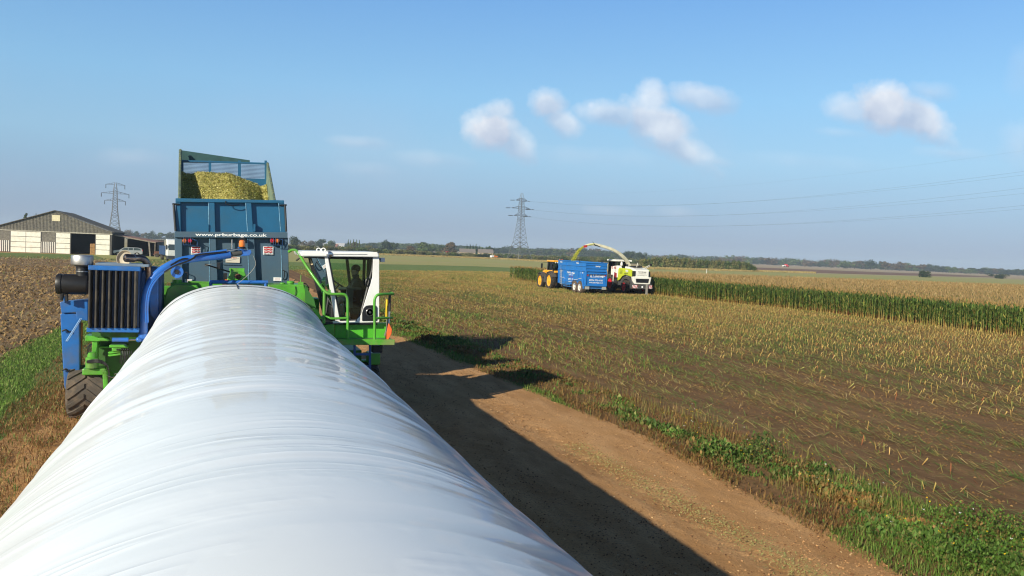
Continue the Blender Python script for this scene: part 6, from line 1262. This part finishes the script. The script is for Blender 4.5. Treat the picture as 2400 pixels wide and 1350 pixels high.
# small farm buildings, cars and signs far away
wallc = mat('pale_farm_wall', (.5, .40, .28), .9, var=.15); roofc = mat('brown_grey_roof', (.20, .17, .155), .9, var=.15)
def shed(x0, x1, yb, yt, D_, wall, roof_, label, cat='building', nm='farm_building'):
    a = q(x0, yb, D_); b = q(x1, yb, D_); wz = abs(b[0]-a[0]); hz_ = q((x0+x1)/2, yt, D_)[2]; p = (a+b)/2; p[2] = 0
    r = thing(nm, label, cat, tuple(p), R_(-14), setorg=False); global ORG; ORG = np.zeros(3)
    he = hz_*.5; m_ = MB(); m_.box((-wz/2, 0, 0), (wz/2, 12, he)); m_.prism([(-wz/2, 0, he), (-wz/2, 12, he), (-wz/2, 6, hz_-.1)], (wz, 0, 0)); m_.build('wall', wall, r)
    m_ = MB(); m_.prism([(-wz/2-.3, -.4, he-.1), (-wz/2-.3, 6, hz_), (-wz/2-.3, 6, hz_+.15), (-wz/2-.3, -.4, he+.05)], (wz+.6, 0, 0)); m_.prism([(-wz/2-.3, 12.4, he-.1), (-wz/2-.3, 6.02, hz_), (-wz/2-.3, 6.02, hz_+.15), (-wz/2-.3, 12.4, he+.05)], (wz+.6, 0, 0)); m_.build('roof', roof_, r)
    m_ = MB()
    for k in range(3): x = -wz/2+wz*(k+.5)/3; m_.box((x-.8, -.05, .6), (x+.8, .02, he*.75))
    m_.build('window', black, r)
shed(1078, 1113, 596, 583.5, 560, wallc, roofc, 'left of two long low farm buildings beside the dark conifers')
shed(1122, 1155, 598, 584.5, 590, wallc, roofc, 'right of two long low farm buildings beside the dark conifers')
shed(744, 776, 579, 570.5, 900, mat('white_wall', (.7, .7, .68), .8), mat('pale_grey_roof', (.45, .45, .47), .8), 'far white building behind the left end of the cab roof', nm='house')
shed(773, 790, 580, 572, 860, mat('brick_wall', (.40, .24, .16), .9, var=.2), mat('red_tile_roof', (.30, .14, .10), .9), 'far red roofed house above the cab roof', nm='house')
shed(786, 806, 580.5, 570, 950, MATS['white_wall'], MATS['pale_grey_roof'], 'pale far building right of the red roofed house', nm='house')
def tiny_vehicle(x, y, D_, c1, c2, label, cat, nm, L_=4.5, H_=2.6):
    p = q(x, y, D_); p[2] = 0; r = thing(nm, label, cat, tuple(p), R_(10), setorg=False)
    m_ = MB(); m_.prism([(-L_/2, -1, .5), (L_/2, -1, .5), (L_/2, -1, 1.5), (.3*L_, -1, H_*.62), (-L_*.1, -1, H_), (-L_*.45, -1, H_), (-L_/2, -1, 1.4)], (0, 2, 0)); m_.build('body', c1, r, bevel=.05)
    m_ = MB(); m_.box((-L_*1.2, -1, .7), (-L_/2-.1, 1, 1.7)); m_.build('trailer_box', c2, r, bevel=.05)
    for xx in (-L_*.32, L_*.32, -L_*.85):
        m_ = MB(); m_.lathe([(.2, -1.1), (.55, -1.08), (.55, 1.08), (.2, 1.1)], (xx, 0, .55), (0, 1, 0), 16); m_.build('wheel', rubber, r)
tiny_vehicle(1844, 624.5, 700, mat('bright_red_paint', (.6, .04, .04), .4), white, 'tiny red tractor with white trailer working in the far tan field', 'tractor', 'tractor', 4.5, 3.)
tiny_vehicle(1161, 594.2, 420, amber, white, 'tiny orange vehicle left of the big pylon base', 'vehicle', 'orange_vehicle', 2.2, 1.7)
tiny_vehicle(1053, 590.5, 520, mat('maroon_paint', (.25, .05, .05), .5), mat('light_blue_paint', (.3, .45, .55), .5), 'tiny maroon machine parked below the far trees', 'machine', 'farm_machine', 5, 2.6)
p = g(1656, 641.5); r = thing('marker_post', 'short white marker post at the back edge of the maize', 'post', (p[0], p[1], 0), setorg=False); m_ = MB(); m_.cyl((0, 0, 0), (0, 0, 1.3), .06, .05); m_.build('post', white, r); m_ = MB(); m_.lathe([(.08, 0), (.08, .06), (.02, .1)], (0, 0, 1.3)); m_.build('cap', white, r)

# ================================================================== PYLONS AND WIRES
steel = mat('galvanised_steel', (.11, .115, .12), .5, .3, var=.1)
insul = mat('dark_insulator', (.05, .055, .06), .4)
def pylon(p, rz, H_, W0, arms, label, tension, name='electricity_pylon'):
    r = thing(name, label, 'pylon', tuple(p), rz, 'electricity pylons', setorg=False); global ORG; ORG = np.zeros(3)
    hw = lambda z: np.interp(z, [0, H_*.26, H_*.55, H_*.9, H_], [W0, W0*.56, W0*.30, W0*.19, W0*.06])
    lv = [0, .10, .19, .26, .33, .40, .46, .52, .56, .60, .645, .69, .73, .77, .81, .85, .89, .93, 1.]; lv = [x*H_ for x in lv]
    m_ = MB(); cs = ((-1, -1), (1, -1), (1, 1), (-1, 1)); th_ = .10
    for k in range(len(lv)-1):
        z0, z1 = lv[k], lv[k+1]; a, b = hw(z0), hw(z1); t_ = th_*(1.6 if z0 < H_*.26 else 1.1)
        for i_ in range(4):
            c0, c1 = cs[i_], cs[(i_+1) % 4]
            m_.bar((c0[0]*a, c0[1]*a, z0), (c0[0]*b, c0[1]*b, z1), t_*1.5, t_*1.5)
            if k == len(lv)-2: continue
            if k == 0:
                mx, my = (c0[0]+c1[0])/2*b, (c0[1]+c1[1])/2*b
                m_.bar((c0[0]*a, c0[1]*a, z0), (mx, my, z1), t_, t_); m_.bar((c1[0]*a, c1[1]*a, z0), (mx, my, z1), t_, t_)
            else:
                m_.bar((c0[0]*a, c0[1]*a, z0), (c1[0]*b, c1[1]*b, z1), t_*.8, t_*.8); m_.bar((c1[0]*a, c1[1]*a, z0), (c0[0]*b, c0[1]*b, z1), t_*.8, t_*.8)
            if k < 4 or k % 3 == 2: m_.bar((c0[0]*b, c0[1]*b, z1), (c1[0]*b, c1[1]*b, z1), t_*.8, t_*.8)
    m_.build('tower', steel, r)
    tips = []
    for zf, half in arms:
        z = zf*H_; w_ = hw(z); zt = z+H_*.035
        for s_ in (-1, 1):
            m_ = MB(); tip = A([s_*half, 0, z+.0])
            for yy in (-w_, w_):
                m_.bar((s_*w_, yy, z), tip, .13, .13); m_.bar((s_*w_, yy, zt), tip, .13, .13)
                for f_ in (.3, .6): m_.bar(A([s_*w_, yy, z])*(1-f_)+tip*f_, A([s_*w_, yy, zt])*(1-f_)+tip*f_, .08, .08)
            m_.build('cross_arm', steel, r); tips.append(tip)
            if not tension:
                m_ = MB(); m_.cyl(tip, tip-A([0, 0, 2.0]), .16, n=8); m_.build('insulator', insul, r)
    return r, tips
pA = q(1217, 608, 430.); pA[2] = 0; rzA = R_(22)
# big pylon beside the harvester
Ha = q(1218, 452, pA[1])[2]
pr_, tips = pylon(pA, rzA, Ha, 4.9, [(.885, 4.2), (.765, 7.2), (.655, 5.2)], 'big lattice steel electricity pylon standing right of the farm buildings', True)
ca, sa = math.cos(rzA), math.sin(rzA); WA = lambda t_: A([pA[0]+t_[0]*ca-t_[1]*sa, pA[1]+t_[0]*sa+t_[1]*ca, t_[2]])
cB = CAM+FW*150+R0*150; dirB = A([cB[0]-pA[0], cB[1]-pA[1], 0]); dB = dirB/np.linalg.norm(dirB); perpB = A([dB[1], -dB[0], 0])
for i_, t_ in enumerate(tips):       # strain insulators: a dark string pointing along each line
    tw = WA(t_); half = t_[0]; m_ = MB()
    dl = A([dB[0], dB[1], -.05]); s0 = A([dl[0]*ca+dl[1]*sa, -dl[0]*sa+dl[1]*ca, dl[2]]); m_.cyl(t_+s0*.8, t_+s0*3.0, .17, n=8)
    d2 = A([-.93, -.2, -.06]); s1 = A([d2[0]*ca+d2[1]*sa, -d2[0]*sa+d2[1]*ca, d2[2]]); m_.cyl(t_+s1*.8, t_+s1*3.6, .17, n=8); m_.build('insulator', insul, pr_)
wirem = mat('wire_aluminium', (.12, .12, .13), .5)
names = ['upper', 'upper', 'middle', 'middle', 'lower', 'lower', 'earth']
for i_ in range(7):
    if i_ < 6:
        tw = WA(tips[i_]); half = tips[i_][0]; end = A([cB[0], cB[1], 0])+perpB*half*(1.0)+A([0, 0, tw[2]+1.0]); sag = 7.5; a0 = tw+A([dB[0], dB[1], -.05])*3.0
    else: tw = WA(A([0, 0, Ha])); end = A([cB[0], cB[1], Ha+1.5]); sag = 6; a0 = tw
    P = [a0+(end-a0)*k-A([0, 0, 4*sag*k*(1-k)]) for k in np.linspace(0, 1, 40)]
    ORG = A([a0[0], a0[1], 0]); m_ = MB(); m_.tube(P, .015 if i_ < 6 else .008, 4); o = m_.build('power_line', wirem)
    lab = ['left upper wire', 'right upper wire', 'left middle wire', 'right middle wire', 'left lower wire', 'right lower wire', 'thin topmost earth wire'][i_]+' running from the big pylon to the right edge of the sky'
    tag(o, lab, 'power line', 'power lines from the big pylon')
pC = q(268, 560, 470.); pC[2] = 0; Hc = q(268, 428, 470.)[2]
pylon(pC, R_(12), Hc, 4.1, [(.965, 4.4), (.82, 6.4), (.70, 4.8)], 'lattice electricity pylon rising behind the right end of the grey barn', False)

# ================================================================== TREES
treecols = {'green': [(.07, .115, .03), (.095, .14, .035), (.05, .08, .022), (.13, .15, .05)], 'rust': [(.12, .075, .04), (.09, .07, .035), (.15, .09, .05), (.06, .055, .03)], 'dark': [(.03, .05, .022), (.04, .065, .028), (.05, .07, .03), (.025, .04, .02)], 'conifer': [(.02, .045, .02), (.03, .06, .025), (.025, .05, .02), (.04, .07, .03)], 'olive': [(.14, .15, .05), (.18, .17, .06), (.10, .12, .035), (.22, .18, .08)]}
def crown_mesh(seed, shape, cols, nl=2600, leaf=.85):
    """crown about 1 high unit scaled later: built 10 m high, returns mesh"""
    rs = np.random.RandomState(seed)
    if shape == 'round': lob = [(rs.normal(0, 1.7), rs.normal(0, 1.7), rs.uniform(2.3, 8.0), rs.uniform(1.4, 2.5)) for _ in range(17)]+[(0, 0, 8.2, 1.7), (0, 0, 5.5, 2.8)]
    elif shape == 'wide': lob = [(rs.normal(0, 2.6), rs.normal(0, 2.4), rs.uniform(2., 7.2), rs.uniform(1.6, 2.7)) for _ in range(20)]+[(0, 0, 7.6, 2.2), (1.6, 0, 5, 3)]
    elif shape == 'loose': lob = [(rs.normal(0, 2.2), rs.normal(0, 2.2), rs.uniform(3.8, 8.8), rs.uniform(.8, 1.5)) for _ in range(13)]
    elif shape == 'spire': lob = [(rs.normal(0, .15), rs.normal(0, .15), z, .75*(1-abs(z-4.5)/7)) for z in np.arange(1, 9.8, .6)]
    elif shape == 'cone': lob = [(rs.normal(0, .25), rs.normal(0, .25), z, 2.3*(1-z/10.5)) for z in np.arange(1.2, 9.8, .6)]
    else: lob = [(rs.normal(0, 1.9), rs.normal(0, 1.8), rs.uniform(.8, 7.6), rs.uniform(1.8, 2.8)) for _ in range(18)]   # bush, foliage to the ground
    L_ = A(lob); k = rs.choice(len(L_), nl, p=L_[:, 3]**2/np.sum(L_[:, 3]**2)); d = rs.normal(0, 1, (nl, 3)); d /= np.linalg.norm(d, axis=1)[:, None]; rad = L_[k, 3]*(.55+.5*rs.rand(nl))
    P = L_[k, :3]+d*rad[:, None]; P[:, 2] = np.maximum(P[:, 2], .25)
    u1 = rs.normal(0, 1, (nl, 3)); u1 /= np.linalg.norm(u1, axis=1)[:, None]; u1 = u1-d*(np.sum(u1*d, 1)*.7)[:, None]; u2 = np.cross(d, u1); s_ = leaf*rs.uniform(.5, 1.2, nl)
    if shape in ('spire',): s_ *= .6
    V = np.stack([P-u1*s_[:, None]*.5, P+u2*s_[:, None]*.45, P+u1*s_[:, None]*.5, P-u2*s_[:, None]*.45+d*s_[:, None]*.2], 1)
    cc = A(cols)[rs.choice(4, nl)]*(.75+.5*rs.rand(nl, 1)); cc = cc*(1+.25*np.sin(L_[k, 0:1]*5))
    b = np.arange(nl)*4; return V.reshape(-1, 3), np.stack([b, b+1, b+2, b+3], 1), np.repeat(cc, 4, 0)
leafm = mat('tree_leaves', (.1, .1, .1), .7, attr=True, spec=.2, trans=.15)
PROTO = {}
def proto(shape, colr, seed):
    k = (shape, colr, seed)
    if k not in PROTO:
        V, F_, C_ = crown_mesh(seed*7+len(shape), shape, treecols[colr]); o = np_mesh('crown', V, [F_], leafm, C_); m_ = MB(); rs = random.Random(seed)
        global ORG; ORG = np.zeros(3)
        if shape != 'bush':
            m_.tube([(0, 0, 0), (.1, .05, 2), (0, .1, 4.5), (0, 0, 7.5)], [.32, .26, .18, .06], 7)
            if shape not in ('spire', 'cone'):
                for j in range(6): a = j*1.05+rs.random(); z = 2.6+j*.5; m_.tube([(0, 0, z), (math.cos(a)*1.2, math.sin(a)*1.2, z+1.0), (math.cos(a)*2.3, math.sin(a)*2.3, z+1.9)], [.12, .08, .03], 5)
        else:
            for j in range(5): a = j*1.26; m_.tube([(0, 0, 0), (math.cos(a)*.8, math.sin(a)*.8, 2), (math.cos(a)*1.9, math.sin(a)*1.9, 4)], [.14, .1, .04], 5)
        t_ = m_.build('trunk', wood); PROTO[k] = (o, t_, V, F_, C_, [False])
    return PROTO[k]
def tree(p, h, wscale, shape, colr, seed, label, group='trees on the skyline', cat='tree', nm=None):
    o, t_, *_r, used = proto(shape, colr, seed)
    if used[0]: o = o.copy(); t_ = t_.copy(); COL.objects.link(o); COL.objects.link(t_)
    used[0] = True
    r = thing(nm or {'spire': 'poplar_tree', 'cone': 'conifer_tree', 'bush': 'bush'}.get(shape, 'tree'), label, cat, tuple(p), RS.rand()*6.28, group, setorg=False)
    r.scale = (h/10*wscale, h/10*wscale, h/10); o.parent = r; t_.parent = r
def ptree(x, ytop, wpx, shape, colr, D_, label, seed=1, base=None, **k):
    d = ray(x, 600.); d = d/(d@FW); p = CAM+d*D_; p[2] = 0; zt = CAM[2]+(ray(x, ytop)/(ray(x, ytop)@FW))[2]*D_
    nat = {'round': 6.6, 'wide': 9., 'loose': 7.0, 'spire': 1.7, 'cone': 4.0, 'bush': 8.5}[shape]; h = zt/1.0
    tree(p, h, (wpx/FPX*D_)/(nat*h/10), shape, colr, seed, label, **k)
SP = [(296, 538, 22, 'round', 'rust', 1000, 'rusty round tree above the lean-to roof, leftmost of the row', 1), (318, 540.5, 17, 'round', 'dark', 1020, 'small pointed dark tree second in the row right of the barn', 2), (336, 544.5, 16, 'loose', 'rust', 1000, 'small rusty tree third in the row right of the barn', 3), (356, 540, 26, 'wide', 'dark', 980, 'broad dark domed tree in the row right of the barn', 4), (377, 545, 15, 'loose', 'green', 1000, 'thin bare looking tree between two dark domed trees right of the barn', 5), (397, 543, 22, 'round', 'dark', 990, 'dark domed tree just above the white lorry', 6),
      (60, 497, 15, 'spire', 'green', 330, 'taller poplar rising behind the left slope of the barn roof', 1), (83, 498, 4.5, 'spire', 'dark', 330, 'thin poplar rising behind the barn roof near the ridge', 2), (72, 506, 5, 'spire', 'dark', 330, 'short tree top between the two poplars behind the barn roof', 3),
      (692, 553, 21, 'round', 'dark', 560, 'tall dark tree just right of the tipping trailer', 1), (711, 563, 13, 'loose', 'rust', 800, 'small rusty tree right of the tall dark tree beside the trailer', 2), (729, 562.5, 22, 'wide', 'rust', 900, 'wide rusty tree above the left end of the cab roof', 3), (750, 559.5, 19, 'round', 'dark', 760, 'dark round tree above the cab roof lifting eyes', 4), (774, 562.5, 19, 'round', 'green', 780, 'dome shaped tree above the middle of the cab roof', 7),
      (831, 566, 15, 'round', 'rust', 700, 'dark rounded tree in front of the poplar row', 8), (865, 573, 14, 'loose', 'olive', 620, 'small olive tree right of the poplar row', 9),
      (903, 560.5, 24, 'wide', 'dark', 640, 'tallest dark tree above the right end of the cab', 10), (920, 566, 20, 'wide', 'dark', 660, 'dark spreading tree joined to the tallest tree above the cab', 11), (961, 574, 20, 'wide', 'rust', 620, 'low reddish tree left of the big round tree', 12), (991, 566, 32, 'round', 'green', 640, 'big round green tree midway between cab and pylon', 13), (1012, 571, 24, 'wide', 'green', 680, 'mid green tree right of the big round tree', 14), (1032, 573, 22, 'wide', 'dark', 700, 'lower dark tree left of the rusty domed tree', 15), (1057, 566, 26, 'round', 'rust', 640, 'rusty domed tree left of the farm buildings', 16),
      (1144, 576.5, 14, 'loose', 'dark', 640, 'thin tree right of the dark conifers', 17), (1152, 580, 11, 'round', 'dark', 640, 'small round tree between the conifers and the pylon', 18),
      (1474, 588, 26, 'round', 'dark', 800, 'rounded dark tree behind the harvester cab', 19), (1499, 589, 26, 'wide', 'dark', 760, 'broad dark tree right of the harvester spout', 20)]
for x, yt, w_, sh_, co_, D_, lab, sd in SP: ptree(x, yt, w_, sh_, co_, D_, lab, sd)
for k, (x, y) in enumerate(((816, 560), (820, 561), (826, 559.5), (832, 560.5), (838, 561.5), (825, 560))[:5]): ptree(x-.5+k, y, 4.2, 'spire', 'green', 640, ('leftmost', 'second', 'middle', 'fourth', 'rightmost')[k]+' of the five thin poplars above the cab roof', 4+k % 3, group='poplars above the cab roof')
for k, (x, y, w_) in enumerate(((1094, 571.5, 8), (1101, 571, 8), (1108, 573, 8), (1115, 571.5, 9), (1123, 575, 8), (1131, 578, 8))): ptree(x, y, w_, 'cone', 'conifer', 650, ('leftmost', 'second', 'third', 'fourth', 'fifth', 'rightmost')[k]+' of the dark conifers behind the low farm buildings', 1+k % 3, group='conifers behind the farm buildings')
# the long tree line along the right-hand horizon, tree by tree
tp = lambda x: np.interp(x, [1500, 1540, 1570, 1600, 1640, 1700, 1760, 1800, 1900, 1970, 2030, 2100, 2150, 2200, 2300, 2400], [596, 598, 597, 594, 599, 598.5, 602, 604.5, 607, 608, 609.5, 613, 618, 622, 625, 627])
ORD = 'first second third fourth fifth sixth seventh eighth ninth tenth eleventh twelfth thirteenth fourteenth fifteenth sixteenth seventeenth eighteenth nineteenth twentieth twenty-first twenty-second twenty-third twenty-fourth twenty-fifth twenty-sixth twenty-seventh twenty-eighth twenty-ninth thirtieth thirty-first thirty-second'.split()
x = 1984; k = 0; cname = {'dark': 'dark', 'green': 'green', 'rust': 'rusty brown'}; prev = None
while x < 2425:
    w_ = RS.uniform(17, 31); sh2 = ['round', 'wide', 'loose', 'wide'][RS.randint(4)]; co2 = ['dark', 'green', 'rust', 'dark'][RS.randint(4)]
    yt = tp(x)+RS.uniform(-3, 3.)+(2.5 if 2200 < x else 0)
    where = ('left of' if x < 2150 else 'above' if x < 2182 else 'right of')+' the round lone bush' if x < 2290 else ('above' if abs(x-2347) < 20 else 'left of' if x < 2347 else 'right of')+' the low lone bush'
    lab = '%s %s tree %s, %s after the gap' % (cname[co2].replace(' brown', ''), {'round': 'rounded', 'wide': 'broad', 'loose': 'thin'}[sh2], where, ORD[k])
    ptree(x, yt, w_, sh2, co2, RS.uniform(1050, 1200), lab, 20+k % 9, group='trees in the row along the right horizon'); x += w_*.72; k += 1
# bushes at the back of the maize on the right
for x, yb, yt, w_, lab in ((2166, 650, 633, 27, 'dark round bush standing alone at the back of the maize, left one'), (2347, 653, 640.5, 32, 'low dark bush standing alone at the back of the maize, right one')):
    d = ray(x, yb); D_ = (g(x, yb)-CAM)@FW; ptree(x, yt, w_, 'bush', 'dark', D_, lab, 31+int(x) % 3, group='lone bushes behind the maize', cat='bush')
# woods that read as one mass, and hedges
def mass(name, items, label, cat, colset=None):
    Vs, Qs, Cs = [], [], []; o = 0
    for x, yt, w_, sh_, co_, D_, sd in items:
        key = (sh_, co_, sd)
        if key not in MC: MC[key] = crown_mesh(sd*5+3, sh_, treecols[co_], 1100, 1.1)
        V, F_, C_ = MC[key]; d = ray(x, 600.); d = d/(d@FW); p = CAM+d*D_; zt = CAM[2]+(ray(x, yt)/(ray(x, yt)@FW))[2]*D_
        nat = {'round': 6.8, 'wide': 9.2, 'loose': 7.0, 'bush': 8.5}[sh_]; h = zt; wsc = (w_/FPX*D_)/nat; a = RS.rand()*6.28
        Vx = (V[:, 0]*math.cos(a)-V[:, 1]*math.sin(a))*wsc+p[0]; Vy = (V[:, 0]*math.sin(a)+V[:, 1]*math.cos(a))*wsc+p[1]; Vs.append(np.stack([Vx, Vy, V[:, 2]*h/10], 1)); Qs.append(F_+o); Cs.append(C_); o += len(V)
    return tag(np_mesh(name, np.concatenate(Vs), [np.concatenate(Qs)], leafm, np.concatenate(Cs)), label, cat, kind='stuff')
MC = {}
it = []
for x in np.arange(1160, 1520, 9.5): it.append((x, np.interp(x, [1160, 1180, 1210, 1240, 1280, 1330, 1400, 1440, 1520], [583, 578, 578, 582, 582, 580, 584, 590, 594])+RS.uniform(-2.5, 3), RS.uniform(20, 34), ['round', 'wide'][RS.randint(2)], ['dark', 'green', 'dark', 'rust'][RS.randint(4)], RS.uniform(1050, 1250), RS.randint(5)))
mass('distant_wood', it, 'long hazy blue green wood behind the pylon and the harvester', 'wood')
it = []
for x in np.arange(780, 1160, 9.): it.append((x, np.interp(x, [780, 860, 900, 1000, 1100, 1160], [569, 569.5, 568, 570, 575, 580])+RS.uniform(-1.5, 2.5), RS.uniform(22, 36), ['round', 'wide'][RS.randint(2)], ['dark', 'green'][RS.randint(2)], RS.uniform(1000, 1150), RS.randint(5)))
for x in np.arange(270, 420, 9.): it.append((x, 551+(x-270)*.04+RS.uniform(-.5, 3), 22, 'wide', 'dark', 1350., RS.randint(5)))
mass('distant_wood', it, 'low hazy blue wood on the horizon left of the farm buildings', 'wood')
it = []
for x in np.concatenate([np.arange(1526, 1968, 8.), np.arange(1990, 2430, 8.)]): it.append((x, tp(x)+(RS.uniform(-3, 3) if x < 1970 else 6)+RS.uniform(-1.5, 2), RS.uniform(20, 30), 'wide', ['dark', 'green', 'rust'][RS.randint(3)], RS.uniform(1200, 1330), RS.randint(5)))
mass('distant_wood', it, 'long hazy wood along the horizon from the harvester to the right edge', 'wood')
it = []
for x in np.arange(1505, 1768, 4.2): it.append((x, np.interp(x, [1500, 1530, 1600, 1700, 1750, 1768], [604, 598, 601, 608, 613, 622])+RS.uniform(-2, 3.), RS.uniform(12, 20), 'bush', ['olive', 'green', 'green', 'olive'][RS.randint(4)], float(np.interp(x, [1505, 1768], [330, 345])), RS.randint(5)))
mass('hedge', it, 'tall bushy green hedge between the maize and the far fields', 'hedge')
it = []
for x in np.arange(1165, 1520, 5.): it.append((x, np.interp(x, [1160, 1250, 1320, 1400, 1520], [593, 596.5, 598.5, 600, 608])+RS.uniform(-1.5, 2.), RS.uniform(13, 22), 'bush', ['olive', 'green', 'olive', 'green'][RS.randint(4)], float(RS.uniform(480, 530)), RS.randint(5)))
mass('hedge', it, 'long olive hedge behind the pylon base and the harvester', 'hedge')
it = []
for x in np.arange(660, 1170, 4.6): it.append((x, np.interp(x, [660, 700, 800, 900, 1000, 1080, 1170], [571, 572.5, 576.5, 582, 588.5, 591, 595])+RS.uniform(-1.5, 2.), RS.uniform(12, 20), 'bush', ['olive', 'green', 'olive', 'dark'][RS.randint(4)], float(np.interp(x, [660, 1170], [400, 480])+RS.uniform(-5, 5)), RS.randint(5)))
mass('hedge', it, 'scrubby low hedge crossing behind the cab roof towards the pylon', 'hedge')
# pale dry grass along the hedge foot
n = 60000; f_ = RS.rand(n); xx = 660+1250*f_; D_ = np.interp(xx, [660, 1170, 1530, 1900], [370, 430, 300, 380])+RS.uniform(-9, 9, n)
P = np.stack([CAM[0]+(F0[0]+R0[0]*(xx-PCX)/FPX)*D_, CAM[1]+(F0[1]+R0[1]*(xx-PCX)/FPX)*D_, 0*D_], 1)
blade_obj('dry_grass', [blades('', P, U_(.5, 1.0, n), U_(.05, .14, n), U_(0, 6.28, n), U_(.05, .4, n), pick(n, [(.45, .35, .18), (.36, .28, .13), (.28, .25, .11)], [3, 2, 1]), None)], strawm, 'pale tall dry grass along the foot of the hedges', 'grass')

# ================================================================== HAZE
ORG = np.zeros(3)
m_ = MB(); m_.box((-3200, -2600, -1.), (3200, 3300, 43)); hzo = m_.build('haze', []); hzo['kind'] = 'stuff'; hzo['label'] = 'thin pale blue haze over the flat farmland'
hm = bpy.data.materials.new('haze_air'); hm.use_nodes = True; n_ = hm.node_tree.nodes; n_.clear(); ou = n_.new('ShaderNodeOutputMaterial'); pv = n_.new('ShaderNodeVolumePrincipled')
pv.inputs['Color'].default_value = (.62, .78, 1, 1); pv.inputs['Density'].default_value = .00022; pv.inputs['Anisotropy'].default_value = 0.0
hm.node_tree.links.new(pv.outputs[0], ou.inputs['Volume']); hzo.data.materials.append(hm)
for o in list(COL.objects):
    if o.type == 'MESH' and len(o.data.materials) == 0: print('nomat', o.name)
